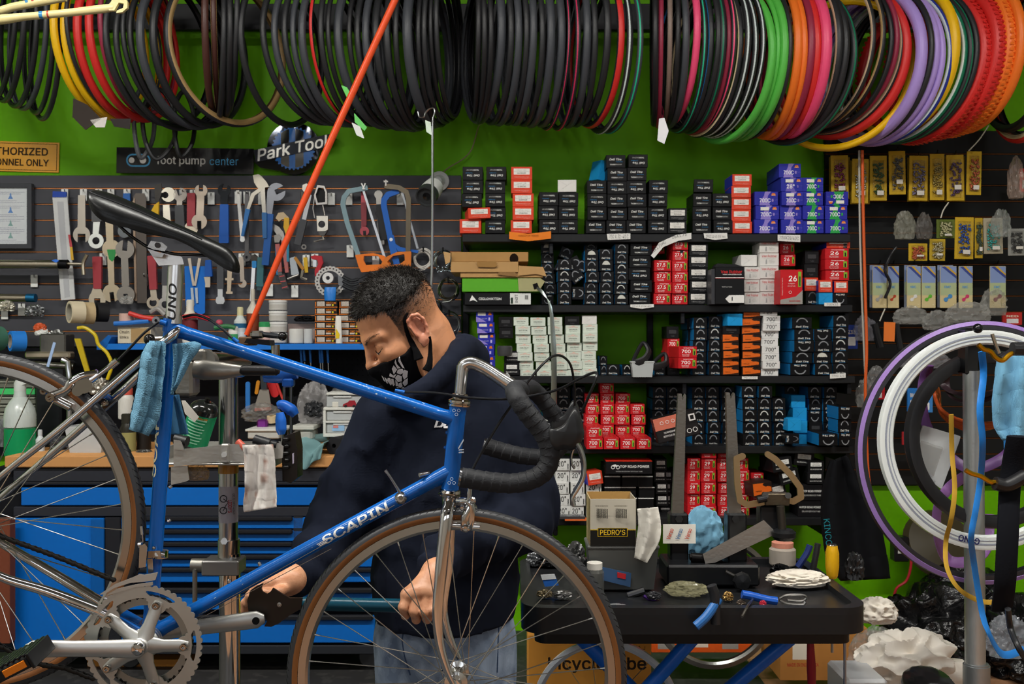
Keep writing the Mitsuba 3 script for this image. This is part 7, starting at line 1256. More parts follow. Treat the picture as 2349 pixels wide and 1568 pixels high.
one('yellow_hose', 'curved yellow pump hose behind the seat stays', 'hose', wire([(178, 752), (196, 752), (218, 768), (226, 790), (246, 810), (256, 838), (246, 870)], 4.5, .008, 8), 'plastic', '#c9b01c'); one('yellow_bar', 'yellow flat bar leaning behind the seat stays', 'bar', px([(170, 776), (184, 776), (208, 862), (198, 864)], 4.52, .01), 'plastic', '#b79f1e'); one('blue_strip', 'pale blue plastic strip leaning on the vise', 'strip', px([(122, 784), (128, 786), (112, 842), (106, 840)], 4.46, .004), 'plastic', '#9db7dc')
# ---------------------------------------------------------------- workbench, drawers
t = thing('tool_chest', 'blue and black steel tool chest with a wooden worktop', 'tool chest'); YF = 4.25
def fb_(n, x0, y0, x1, y1, m, col, Y=YF, d=.02, b=.003): return part(t, n, wbox(x0, y0, x1, y1, Y, d, b), m, col)
part(t, 'worktop', wbox(10, 1046, 860, 1072, YF - .02, .62, .004), 'm_' and 'paper', '#b98550'); fb_('carcass', -20, 1073, 860, 1495, 'matte', '#15161a', YF + .03, .55)
fb_('top_rail', 30, 1073, 860, 1104, 'plastic', '#2a2c33'); fb_('edge_rail', 40, 1105, 860, 1112, 'satin', '#3a3c42', YF - .01); fb_('wide_drawer', 48, 1118, 860, 1159, 'enamel', '#0c60b4'); fb_('lower_rail', 30, 1162, 860, 1184, 'plastic', '#2a2c33')
dr_ = fb_('side_door', 32, 1188, 238, 1490, 'enamel', '#0c60b4'); part(dr_, 'door_edge', wbox(208, 1190, 238, 1488, YF - .012, .012, .002), 'enamel', '#0a5299')
fb_('divider', 240, 1186, 276, 1495, 'plastic', '#202126'); fb_('post', 672, 1184, 696, 1300, 'plastic', '#24262b')
for i, (y0, y1) in enumerate(((1186, 1212), (1216, 1241), (1245, 1270), (1274, 1300), (1304, 1335), (1350, 1398), (1412, 1474))):
    q = fb_('drawer', 278, y0, 860, y1, 'enamel', '#0c60b4'); part(q, 'pull', wbox(280, y0 - 1, 670 if i < 4 else 855, y0 + (10 if i < 5 else 12), YF - .022, .024, .006), 'plastic', '#1b1c20')
fb_('plinth', 200, 1480, 860, 1500, 'plastic', '#24262b')
for x in (300, 850): k_ = part(t, 'caster', cat(bx(.05, .06, .03, .004, tuple(P(x, 1540, YF + .1) * [1, 1, 0] + [0, 0, .10])), xf(lathe([(.001, -.016), (.045, -.016), (.05, -.01), (.05, .01), (.045, .016), (.001, .016)], 24), tr(P(x, 0, YF + .1)[0], YF + .1, .05) @ AXY)), 'rubber', '#2c2d30')
for x in (20, 130): part(t, 'caster', xf(lathe([(.001, -.016), (.045, -.016), (.05, -.01), (.05, .01), (.045, .016), (.001, .016)], 24), tr(P(x, 0, YF + .5)[0], YF + .45, .05) @ AXY), 'rubber', '#2c2d30')
ZT = 1046; YN = 4.42
bt = thing('spray_bottle', 'clear spray bottle half filled with green liquid on the bench', 'bottle'); b_ = P(46, 1044, YN); mY = YN / F
prof = [(33, 0), (34, 4), (34, 66), (34, 92), (31, 108), (22, 124), (14, 134), (12, 150)]
part(bt, 'body', mv(lathe([(a * mY, z * mY) for a, z in prof if z >= 62], 28, False), b_), 'milky', '#cdd6d2'); part(bt, 'liquid', mv(lathe([(a * mY * .985, z * mY) for a, z in ((33, 0), (34, 4), (34, 62))], 28), b_), 'plastic', '#0c8a52'); part(bt, 'trigger', cat(mv(lathe([(13 * mY, 148 * mY), (13 * mY, 166 * mY), (8 * mY, 176 * mY)], 16), b_), px([(38, 868), (62, 864), (64, 878), (46, 884), (36, 892)], YN - .02, .04)), 'milky', '#d5dad6')
pc_ = thing('parts_cabinet', 'grid of small clear parts drawers with green pulls behind the green bottle', 'parts cabinet'); part(pc_, 'case', wbox(-12, 870, 132, 968, 4.70, .14), 'plastic', '#4a4c46')
for i in range(3):
    for j in range(5):
        x0, y0 = -8 + 46 * i, 873 + 18.5 * j
        t = part(pc_, 'drawer', wbox(x0, y0, x0 + 43, y0 + 16, 4.66, .12, .003), 'plastic', '#7d8076' if (i + j) % 3 else '#6a6d62')
        if (j == 1 and i < 2) or (j == 3 and i == 2): part(t, 'green_pull', wbox(x0 + 1, y0 - 1, x0 + 42, y0 + 13, 4.65, .008, .002), 'plastic', '#45c26c')
        part(t, 'lip', wbox(x0 + 2, y0 + 1, x0 + 41, y0 + 4, 4.652, .008, .001), 'plastic', '#9a9c90')
pot('white jug with red cap on the bench behind the towel', 290, 888, 18, 4.5, '#c9c7c0', True, '#c8574a', None, yb=960, neck=.7, name='jug'); pot('black and yellow labelled oil bottle on the bench', 293, 948, 18, 4.44, '#27261f', True, '#2a2922', '#8f8a58', yb=1042, neck=.7); pot('white bottle beside the green liquid', 92, 985, 10, 4.44, '#c9cfd2', True, '#bfc5c8', yb=1044); pot('dark oil bottle behind the wheel', 330, 960, 16, 4.5, '#1f1c1a', True, '#2c2825', yb=1044)
t = thing('parts_tub', 'clear square tub of grey parts on the bench under the rear wheel', 'tub'); o = P(208, 1042, 4.42); part(t, 'shell', xf(loft([[(sx * k, sy * k * .8, z) for sx, sy in ((-1, -1), (1, -1), (1, 1), (-1, 1))] for k, z in ((.066, 0), (.086, .13), (.082, .13), (.063, .006))], True, True), tr(*o)), 'milky', '#c6cacb', False); part(t, 'contents', crumple(tuple(o + [0, 0, .05]), (.055, .045, .05), 4, .5, 3, 3), 'matte', '#77716b', 30)
for i, (x, y, sx, sz, col, m, lab, Y) in enumerate([(140, 1020, .05, .04, '#3f3f42', 'plastic', 'dark lump of tools behind the wheel on the bench', 4.5), (330, 1036, .035, .012, '#8f8f8c', 'satin', 'steel parts lying on the bench beside the rear tyre', 4.4), (230, 890, .05, .05, '#b9b3a8', 'satin', 'hub parts on the vise screw', 4.6), (8, 1000, .03, .08, '#b7bcbf', 'film', 'clear bag of parts at the left end of the bench', 4.5), (600, 950, .09, .05, '#a9a7a2', 'film', 'pile of clear bags on the bench under the scraper', 4.55), (720, 940, .045, .05, '#2b2c2f', 'plastic', 'black pads heaped in the clear tub', 4.5), (790, 905, .06, .05, '#8b8986', 'film', 'clear bag of wires over the white drawer unit', 4.6)]): one('parts_heap', lab, 'parts', crumple(tuple(P(x, y, Y)), (sx, sx * .8, sz), i + 20, .5, 2.6, 3), m, col, 25)
t = thing('drawer_unit', 'small white drawer unit with clear drawers on the bench beside the man', 'drawer unit'); YD = 4.45
part(t, 'frame', cat(wbox(741, 934, 850, 941, YD, .2, .003), wbox(741, 941, 747, 1002, YD, .2, .002), wbox(741, 965, 850, 969, YD, .2), wbox(741, 994, 850, 1002, YD, .2, .002), wbox(748, 900, 850, 906, YD, .2, .003)), 'plastic', '#cfcfc8')
for y0, y1 in ((942, 964), (970, 993), (907, 933)): q = part(t, 'drawer', wbox(749, y0, 850, y1, YD + .012, .18, .003), 'plastic', '#a9adae'); part(q, 'handle', wbox(764, y0 + 1, 806, y0 + 5, YD + .004, .012, .002), 'plastic', '#c9cbca')
part(t, 'sticker', cat(px([(762, 976), (790, 974), (790, 988), (762, 988)], YD + .008, .003, 1)), 'card', '#8db4d8'); part(t, 'sticker_flag', px([(764, 976), (776, 975), (776, 981), (764, 981)], YD + .006, .003), 'card', '#c97f7c')
one('power_adapter', 'white plug adapter on the white drawer unit', 'adapter', cat(wbox(761, 920, 777, 934, 4.46, .03, .004), wbox(765, 912, 767, 920, 4.47, .003), wbox(770, 912, 772, 920, 4.47, .003)), 'plastic', '#cfccc2')
t = thing('toy_car', 'small red toy car on the white drawer unit', 'toy car'); part(t, 'body', px([(786, 930), (788, 926), (796, 923), (802, 918), (814, 918), (818, 928), (816, 932), (787, 932)], 4.46, .03, .6), 'gloss', '#8f2430'); part(t, 'wheel', cat(*[xf(lathe([(.001, 0), (.006, 0), (.006, .006), (.001, .006)], 12), tr(*P(x, 931, 4.458)) @ AXY) for x in (793, 812)]), 'rubber', '#151515')
for i, x in enumerate((690, 697, 711, 733, 738, 751)): t = thing('hex_key', f'blue sleeved hex key, {NTH[i]} of six hung under the blue shelf', 'hex key'); part(t, 'sleeve', rod(P(x, 803, 4.7), P(x + 2, 832 - (i == 1) * 4, 4.7), .0055, 10), 'plastic', '#2474c8'); part(t, 'shaft', rod(P(x + 2, 830, 4.7), P(x + 3, 858 + 4 * (i % 2), 4.7), .003, 8), 'steel', '#b5b9bd')
t = thing('paint_scraper', 'wide steel paint scraper hanging on the pegboard', 'scraper'); part(t, 'blade', px([(596, 893), (616, 893), (622, 930), (622, 938), (584, 940), (586, 925)], 4.72, .004), 'satin', '#9c978e'); part(t, 'handle', px([(597, 862), (609, 862), (612, 893), (599, 893)], 4.71, .02, 1), 'plastic', '#2c3338'); part(t, 'red_edge', px([(584, 936), (622, 934), (622, 940), (584, 942)], 4.717, .004), 'plastic', '#b2503f')
for i, (pts, w, col, lab) in enumerate([([(568, 880), (568, 940)], 10, '#2a6fb8', 'blue handled spanner hung left of the paint scraper'), ([(592, 876), (588, 900)], 8, '#c98420', 'orange handled tool behind the paint scraper'), ([(622, 880), (630, 902)], 18, '#c22a2c', 'red and white card behind the paint scraper'), ([(632, 872), (642, 900), (650, 918)], 5, '#c03a34', 'red handled screwdriver right of the paint scraper')]): one('hanging_tool', lab, 'tool', pxline(pts, w, 4.74 + .01 * i, .012), 'plastic', col)
one('purple_part', 'purple anodised clamp on the bench', 'clamp', cat(wbox(588, 962, 612, 982, 4.46, .04, .008)), 'satin', '#8a3c9a'); roll('cream tape roll beside the purple clamp', 624, 968, 11, 6, .03, 4.5, '#c4b08c', '#b09a74', (0, -.2, 1)); t = thing('shallow_tray', 'pale grey plastic tray of parts on the bench', 'tray'); part(t, 'body', wbox(568, 986, 640, 1006, 4.36, .2, .004), 'plastic', '#b1b1ac'); part(t, 'rim', wbox(562, 984, 652, 989, 4.35, .22, .002), 'plastic', '#c9c9c3'); t = thing('storage_tub', 'clear food tub on the bench behind the blue hex drivers', 'tub'); part(t, 'body', wbox(672, 986, 716, 1010, 4.42, .14, .01), 'milky', '#b9bab2'); part(t, 'rim', wbox(668, 976, 720, 986, 4.41, .16, .003), 'plastic', '#bcbcb4')
t = thing('teal_rag', 'grey green shop rag lying over the bench edge', 'rag'); g = []
for v_ in np.linspace(0, 1, 16):
    r_ = []
    for u_ in np.linspace(0, 1, 24):
        f_ = .012 * math.sin(u_ * 14 + v_ * 3) * (.4 + v_); q = P(680 + 84 * u_ - 14 * v_, 1032, 4.36) + [0, .10 - .22 * min(v_, .55) / .55, .03 + .02 * math.sin(u_ * 7)]; q[2] -= max(0, v_ - .55) * (.12 + .08 * (1 - u_)); r_.append(q + [0, -abs(f_) - .02 * (v_ > .5), f_ * .6])
    g.append(r_)
part(t, 'cloth', sheet(g, .004), 'terry', '#6f9396', True); one('rag_roll', 'rolled grey green shop towel on the bench', 'towel', wire([(684, 1016), (720, 1006), (752, 1003)], 4.5, .02, 12), 'terry', '#7d9c9c'); t = roll('roll of black bags on the bench end beside the man', 766, 1022, 20, 5, .10, 4.3, '#1a1b1f', '#0d0d0f', (.3, .95, 0), 'bag_roll')
# ---------------------------------------------------------------- workstand
st_ = thing('repair_stand', 'chrome repair stand post with tool tray and clamp holding the bicycle', 'repair stand'); YP = 2.42; mp = YP / F
part(st_, 'post', rod(P(524, 840, YP), P(524, 1270, YP), 21.5 * mp, 32), 'alloy', '#b9bbbd'); part(st_, 'lower_post', tube([P(527, 1268, YP), [P(527, 0, YP)[0], YP, .03]], 24 * mp, 32), 'chrome', '#c9c8c6'); part(st_, 'collar', cat(rod(P(525, 1236, YP), P(525, 1276, YP), 24.5 * mp, 32)), 'alloy', '#b5b2ac'); part(st_, 'collar_bolt', rod(P(514, 1241, YP - .03), P(514, 1241, YP - .022), 8 * mp, 6), 'steel', '#a9a7a3')
part(st_, 'clamp_block', mv(bx(84 * mp, .07, 34 * mp, .003), P(514, 1296, YP - .01)), 'satin', '#8f8e8c'); part(st_, 'crank_boss', rod(P(440, 1295, YP - .01), P(474, 1295, YP - .01), 15 * mp, 22), 'satin', '#9b9890'); part(st_, 'crank_handle', tube([P(447, 1306, YP - .02), P(447, 1380, YP - .02)], 5.5 * mp, 12), 'satin', '#8c8b88'); part(st_, 'base', mv(lathe([(.2, 0), (.2, .012), (.05, .03), (.03, .06)], 36), (P(527, 0, YP)[0], YP, 0)), 'cast', '#4a4b4e')
part(st_, 'sticker', tube([P(524, 1113, YP), P(524, 1196, YP)], 21.9 * mp, 32), 'card', '#a5a1ab'); bprint(st_, [(mv(flat(R_(0, 0, .009, .007)), (-.012, .012, 0)), '#2a2a30'), (mv(flat(R_(0, 0, .009, .007)), (-.012, -.016, 0)), '#2a2a30'), (flat(LineString([(-.012, .012), (0, .004), (-.006, -.004), (-.012, -.016)]).buffer(.0008)), '#2a2a30'), (mv(text("LEDDY'S", .030, .010, True, -90), (.004, -.006, 0)), '#8a2430'), (mv(text('(213) 387-4349', .05, .006, True, -90), (.013, 0, 0)), '#3a3a40')], tr(*P(524, 1155, YP - .0245)))
tr_ = thing('tool_tray', 'dirty grey steel tool tray clamped round the stand post', 'tray'); part(tr_, 'front_wall', cat(px([(398, 1030), (440, 1028), (508, 1020), (512, 1056), (470, 1062), (398, 1070)], YP - .13, .006), px([(500, 1020), (640, 1016), (650, 1024), (648, 1050), (600, 1058), (504, 1056)], YP - .13, .006)), 'cast', '#bab8b2', 20); part(tr_, 'floor', mv(bx(250 * mp, .24, .006, .002), P(522, 1050, YP - .01)), 'cast', '#bab8b2'); part(tr_, 'back_wall', wbox(400, 1012, 650, 1050, YP + .11, .006), 'cast', '#bab8b2'); part(tr_, 'end_wall', cat(mv(bx(.006, .24, .045, .001), P(398, 1040, YP - .01)), mv(bx(.006, .24, .045, .001), P(652, 1036, YP - .01))), 'cast', '#bab8b2'); part(tr_, 'corner', px([(398, 1030), (398, 1008), (416, 1010), (422, 1032)], YP - .135, .006), 'cast', '#bab8b2'); part(tr_, 'centre_clamp', cat(wbox(505, 1018, 524, 1062, YP - .145, .02, .003), rod(P(514, 1042, YP - .155), P(514, 1042, YP - .145), 6 * mp, 14)), 'cast', '#bab8b2')
part(tr_, 'hanging_plate', px([(392, 1070), (430, 1068), (434, 1100), (426, 1104), (392, 1112)], YP - .125, .004), 'cast', '#bab8b2'); one('tape_wad', 'amber tape wrapped round the stand post under the tray', 'tape', rod(P(524, 1060, YP), P(524, 1084, YP), 22.5 * mp, 30), 'gloss', '#a8742a'); one('amber_bag', 'amber stained plastic bag hanging under the tool tray', 'bag', crumple(tuple(P(450, 1086, YP - .1)), (.03, .015, .025), 3, .4), 'film', '#b88a3c', 30)
cl_ = thing('stand_clamp', 'grey cast stand clamp gripping the seat tube with a black handle', 'clamp'); YL = 2.14
part(cl_, 'jaw_block', cat(wbox(400, 826, 440, 908, YL - .02, .06, .006)), 'cast', '#8f8b82'); part(cl_, 'jaw_pad', wbox(398, 906, 434, 912, YL - .015, .05, .002), 'rubber', '#1b1b1c'); part(cl_, 'jaw_top', wbox(404, 800, 470, 830, YL - .01, .06, .005), 'cast', '#86837c'); part(cl_, 'cam_lever', tube(spl([P(446, 846, YL - .06), P(470, 848, YL - .062), P(510, 850, YL - .062), P(556, 849, YL - .062)], 5), [20 * .00094, 23 * .00094, 20 * .00094, 11 * .00094], 22, flat=(.6, 1)), 'cast', '#8d8a83'); part(cl_, 'handle_grip', tube([P(552, 848, YL - .062), P(560, 849, YL - .062), P(634, 849, YL - .062), P(641, 849, YL - .062)], [9 * .00094, 12 * .00094, 11.5 * .00094, 7 * .00094], 18), 'rubber', '#121213'); part(cl_, 'barrel', rod(P(470, 836, YL + .06), P(548, 838, YP - .02), 28 * mp, 26), 'alloy', '#8c867c'); part(cl_, 'barrel_cap', rod(P(468, 826, YL + .0), P(478, 828, YL + .06), 22 * mp, 26), 'satin', '#8b8880'); part(cl_, 'head', wbox(490, 806, 556, 850, YP - .05, .1, .015), 'cast', '#6d6a64')
part(cl_, 'ball_knob', ball(P(648, 771, YP - .03), 10 * mp), 'gloss', '#0c0c0e'); part(cl_, 'knob_bar', rod(P(598, 766, YP - .02), P(642, 771, YP - .03), 6 * mp, 12), 'plastic', '#1f2226'); part(cl_, 'adjuster', wbox(572, 758, 600, 776, YP - .04, .04, .006), 'alloy', '#aaa59c'); part(cl_, 'adjuster_arm', px([(566, 776), (618, 780), (619, 792), (560, 786)], YP - .05, .05), 'cast', '#1b1c1f'); part(cl_, 'upright', rod(P(632, 790, YP), P(632, 840, YP), 10 * mp, 18), 'alloy', '#a9a69f'); part(cl_, 'wood_block', wbox(546, 772, 580, 792, YP - .02, .05, .003), 'paper', '#4a3521'); part(cl_, 'left_knob', cat(ball(P(343, 778, 2.12), .012)), 'gloss', '#0d0d0e'); part(cl_, 'left_bar', rod(P(352, 776, 2.12), P(404, 774, 2.16), .006, 10), 'steel', '#9d9a94')
def towel(name, label, pts_l, pts_r, Y, col, m, n=18, fold=.012, seed=0, thick=.006, stain=None):
    """cloth hung between a left and a right edge given in pixels from top to bottom"""
    L, R = spl(pts_l, 6), spl(pts_r, 6); k = min(len(L), len(R)); L, R = L[np.linspace(0, len(L) - 1, 30).astype(int)], R[np.linspace(0, len(R) - 1, 30).astype(int)]; g = []
    for i in range(30):
        row = []
        for u in np.linspace(0, 1, n):
            x, y = L[i] * (1 - u) + R[i] * u; row.append(P(x, y, Y + fold * math.sin(u * 9 + seed + i * .06) - .02 * math.sin(u * math.pi)))
        g.append(row)
    g = np.array(g); g[..., 1] += .014 * (meshkit.fbm(g * 25 + seed, 3, seed) - .5); t = thing(name, label, 'towel'); v_, f_ = sheet(g, thick)
    if stain: s0, k0 = ramp(col, stain, 8); part(t, 'cloth', Gi(v_, f_, m, s0 + np.clip((meshkit.fbm(v_ * [38, 38, 26] + seed, 3, 4) - .52) * 5, 0, .97) * (k0 - 1)))
    else: part(t, 'cloth', (v_, f_), m, col, True)
    return t
t = towel('shop_towel', 'blue grey terry towel hung over the clamp round the seat tube', [(342, 784), (325, 820), (318, 870), (306, 930), (298, 985)], [(378, 786), (376, 840), (372, 900), (362, 960), (338, 998)], 1.94, '#5f8aa2', 'terry', 18, .012, 1); g = []
part(t, 'second_layer', sheet([[P(x0 + (x1 - x0) * u, y0 + (y1 - y0) * u, 1.968 + .01 * math.sin(u * 8)) for u in np.linspace(0, 1, 14)] for x0, y0, x1, y1 in spl([(398, 788, 450, 784), (400, 830, 462, 792), (398, 870, 440, 820), (396, 890, 424, 850), (394, 905, 412, 872)], 5)], .006), 'terry', '#557f98', True)
part(t, 'lower_tail', sheet([[P(x0 + (x1 - x0) * u, y, 2.05 + .012 * math.sin(u * 9)) for u in np.linspace(0, 1, 14)] for x0, x1, y in spl([(352, 408, 905), (350, 416, 940), (346, 426, 975), (346, 430, 996)], 5)], .006), 'terry', '#3f6d92', True)
t = towel('white_rag', 'stained white rag hanging over the front of the tool tray', [(556, 1022), (560, 1050), (562, 1110), (558, 1150), (560, 1174)], [(626, 1020), (630, 1060), (632, 1110), (634, 1140), (635, 1162)], YP - .165, '#d3cec8', 'cotton', 40, .016, 4, .003, '#9c7464')
t = thing('spray_can', 'tilted black and green aerosol can standing in the tool tray', 'spray can'); A, Bc = P(446, 1010, YP - .03), P(472, 928, YP - .05); dv = Bc - A; M_ = frame(A, dv); L_ = np.linalg.norm(dv)
part(t, 'can', xf(lathe([(.030, -.02), (.033, -.015), (.033, L_ * .92), (.028, L_), (.020, L_ * 1.06), (.010, L_ * 1.08)], 30), M_), 'gloss', '#131514'); part(t, 'label', xf(lathe([(.0334, -.005), (.0334, L_ * .80)], 30, False), M_), 'card', '#12744a'); part(t, 'nozzle', xf(lathe([(.006, L_ * 1.08), (.006, L_ * 1.18), (.001, L_ * 1.18)], 12), M_), 'plastic', '#0d0d0d')
for g_, c_ in [(mv(text('PREMIUM FORMULATION', .048, .0045, True, -90), (L_ * .74, 0, 0)), '#d0762a')] + [(rect(L_ * .68 - .0075 * i, -.024 + .003 * (i % 3), L_ * .68 - .0075 * i + .003, .024), '#8fc8a8') for i in range(9)]: part(t, 'print', wrapped(g_, A, dv, .0335, lift=.0004), 'card', c_, False)
one('name_card', 'white handwritten card hanging beside the aerosol can', 'card', px([(416, 918), (424, 918), (456, 956), (446, 968), (424, 948)], 2.22, .002), 'paper', '#cfcac0')
t = thing('hex_driver', 'blue handled hex driver standing in the black holder, upper one', 'hex driver'); part(t, 'handle', tube(spl([P(637, 930, YP), P(648, 928, YP), P(668, 940, YP), P(678, 952, YP)], 5), [.009, .013, .015, .010], 14), 'plastic', '#1d57ad'); part(t, 'shaft', rod(P(652, 938, YP), P(655, 1010, YP), .004, 8), 'steel', '#2a2a2c')
t = thing('hex_driver', 'blue handled hex driver hanging vertical, lower one', 'hex driver'); part(t, 'handle', tube(spl([P(642, 946, YP - .02), P(644, 962, YP - .02), P(645, 984, YP - .02), P(646, 996, YP - .02)], 5), [.009, .013, .013, .008], 14), 'plastic', '#2563c0'); part(t, 'shaft', rod(P(647, 994, YP - .02), P(648, 1020, YP - .02), .003, 8), 'steel', '#c2c2c0')
t = thing('tee_wrench', 'blue T handled wrench hanging behind the top tube', 'wrench'); part(t, 'handle', tube(spl([P(606, 862, YP + .05), P(640, 860, YP + .05), P(680, 852, YP + .05)], 5), [.016, .02, .018], 14), 'plastic', '#1a52a4'); part(t, 'neck', wbox(646, 868, 672, 888, YP + .03, .03, .004), 'plastic', '#174a96'); part(t, 'shaft', cat(rod(P(652, 888, YP + .05), P(654, 1030, YP + .05), .004, 10), rod(P(668, 888, YP + .05), P(668, 1030, YP + .05), .004, 10)), 'steel', '#6d7076')
t = thing('tool_holder', 'black notched tool holder block at the end of the tray', 'tool holder'); part(t, 'block', px([(646, 1014), (652, 1000), (676, 992), (682, 1030), (682, 1096), (668, 1108), (648, 1102)], YP - .11, .06), 'plastic', '#17120f'); part(t, 'notches', cat(*[wbox(648 + 3 * (i % 2), 1004 + 16 * i, 662, 1012 + 16 * i, YP - .125, .02, .002) for i in range(5)]), 'plastic', '#0b0a0a', kind='stuff'); part(t, 'label', px([(670, 1040), (674, 1038), (674, 1062), (671, 1064)], YP - .112, .002), 'paper', '#a79fb0')
for i, (a, b, r, col, lab) in enumerate([((584, 1008), (620, 1018), .012, '#1e1f22', 'black screwdriver handle lying in the tray'), ((606, 1014), (636, 1020), .009, '#121315', 'second black handle lying in the tray'), ((545, 1012), (562, 1028), .008, '#b4503f', 'red handled tool hooked over the tray rim'), ((402, 1006), (430, 1012), .012, '#1a1b1c', 'black knob tool at the tray end beside the seat tube')]): one('hand_tool', lab, 'tool', rod(P(*a, YP - .12), P(*b, YP - .125), r, 14), 'rubber', col)
one('clear_bag', 'crumpled clear plastic bag leaning on the white drawer unit', 'bag', crumple(tuple(P(722, 935, 4.52)), (.075, .04, .12), 9, .45, 2.4, 4), 'film', '#c9c6c6', 30)
# the cream frame that hangs at the top left, and the bits at the bench's left end
t = thing('cream_bicycle_frame', 'cream lugged bicycle frame hanging at the top left corner', 'bicycle frame'); Yf = 3.3
part(t, 'lower_tube', tube([P(-60, 52, Yf), P(10, 44, Yf), P(60, 38, Yf), P(150, 30, Yf), P(240, 20, Yf), P(262, 17, Yf)], [.012, .016, .0125, .0125, .014, .012], 18), 'paint', '#d9cb92'); part(t, 'upper_tube', tube([P(-60, 44, Yf + .12), P(30, 16, Yf + .12), P(150, -6, Yf + .12)], .014, 18), 'paint', '#d9cb92'); part(t, 'dropout', px([(246, 14), (256, 2), (250, -14), (280, -20), (292, 4), (292, 18), (280, 28), (266, 30), (268, 24), (282, 18), (284, 8), (272, 6), (262, 24), (250, 24)], Yf - .01, .012, .6), 'paint', '#cfc189'); part(t, 'band', cat(rod(P(92, 35, Yf), P(100, 34.4, Yf), .0129, 16), rod(P(62, 8, Yf + .12), P(68, 6, Yf + .12), .0145, 16)), 'gloss', '#3b82b8'); part(t, 'red_band', cat(rod(P(110, 33.6, Yf), P(114, 33.2, Yf), .0129, 16), rod(P(76, 4, Yf + .12), P(81, 2.6, Yf + .12), .0145, 16)), 'gloss', '#b8433a')
t = thing('wood_post', 'reddish wooden post at the left end of the tool chest', 'post'); part(t, 'post', mv(bx(.055, .05, .52, .003), P(14, 1330, 4.18)), 'paper', '#6b3622')
t = carton('brown_box', 'brown cardboard box with red print under the tool chest', 200, 432, 1512, 1600, 4.36, .3, '#a9702f', lambda w, h: [T_('SM-ACTUATOR', .1 * w, .2 * h, .4 * w, .1 * h, '#b0512e', True)])
# ---------------------------------------------------------------- packs on the slatted wall at the right
YR = 4.80
def peg(x, y, Yn=4.62): one('display_hook', f'black wire hook on the dark slatted wall, {NTH[_count.get("display_hook", -1) + 1]} counted by rows', 'hook', tube([P(x, y, 4.87), P(x, y, 4.70), P(x + 1, y - 2, Yn), P(x + 2, y - 7, Yn - .01)], .003, 6), 'satin', '#1c1c1d', group='wire hooks on the dark slatted wall')
def pack(name, label, x0, y0, x1, y1, card, fill, Y=4.66, kind=0, tilt=0):
    t = thing(name, label, 'pack'); w_, h_ = (x1 - x0) / F * Y, (y1 - y0) / F * Y; c_ = P((x0 + x1) / 2, (y0 + y1) / 2, Y); M_ = tr(*c_) @ rot([0, 1, 0], tilt)
    part(t, 'card', xf(bx(w_, .004, h_, .001), M_), 'card', card)
    if kind == 0:
        rr = rnd(int(x0)); part(t, 'chain', xf(cat(*[mv(sc(ball((0, 0, 0), 1, 4), (.006, .005, .0045)), ((rr.random() - .5) * w_ * .6, -.008, (rr.random() - .55) * h_ * .72)) for _ in range(70)]), M_), 'satin', fill, 40, kind='stuff'); part(t, 'blister', xf(bx(w_ * .74, .018, h_ * .86, .004, (0, -.011, -.02 * h_)), M_), 'clear', '#cfcdb8'); part(t, 'price_tag', xf(bx(w_ * .38, .001, h_ * .1, 0, (.04 * w_, -.021, -.34 * h_ + .06 * h_ * (int(x0) % 3))), M_), 'paper', '#cfccc2')
    else: bprint(t, [R2(-.48 * w_, .1 * h_, .48 * w_, .49 * h_, '#7f93c0'), R2(-.48 * w_, -.2 * h_, .48 * w_, .1 * h_, '#a9b58c'), FL([(-.4 * w_, .48 * h_), (.48 * w_, .2 * h_), (.48 * w_, .27 * h_), (-.2 * w_, .49 * h_)], '#3d4a8c'), FL([(-.2 * w_, .49 * h_), (.48 * w_, .27 * h_), (.48 * w_, .31 * h_), (0, .49 * h_)], '#c9a23c'), T_('KMC', -.05 * w_, 0, .4 * w_, .06 * h_, '#4f8fc8', True), (flat(unary_union([Point(-.16 * w_, -.3 * h_).buffer(.13 * w_), Point(.1 * w_, -.22 * h_).buffer(.13 * w_), LineString([(-.16 * w_, -.3 * h_), (.1 * w_, -.22 * h_)]).buffer(.06 * w_)])), fill), (flat(Point(.3 * w_, -.42 * h_).buffer(.05 * w_)), '#d9cfa8')], M_ @ tr(0, -.002, 0))
for i, (x0, y0, x1, y1, f_, nm) in enumerate([(1906, 356, 1946, 455, '#7a3550', 'maroon'), (1954, 364, 1992, 466, '#9d9d90', 'pale grey'), (1995, 357, 2034, 460, '#3c5230', 'dark green'), (2039, 346, 2077, 446, '#55524e', 'dark grey'), (2085, 357, 2128, 460, '#6d6680', 'violet grey'), (2133, 353, 2166, 459, '#8d7a3c', 'tan'), (2171, 355, 2211, 460, '#4c3558', 'purple'), (2217, 347, 2251, 447, '#a4512f', 'copper')]):
    pack('chain_pack', f'yellow carded chain pack with {nm} chain, {NTH[i]} along the top row', x0, y0, x1, y1, '#c2a02a', f_, 4.66 - .01 * (i % 2), 0, (-1, 1, 0)[i % 3]); pack('chain_pack', f'yellow chain pack behind the {nm} one in the top row', x0 - 4, y0 + 4, x1 + 3, y1 + 2, '#a98a22', f_, 4.70, 0, 0) if i in (0, 1, 4, 6) else None; peg((x0 + x1) / 2, y0 - 2)
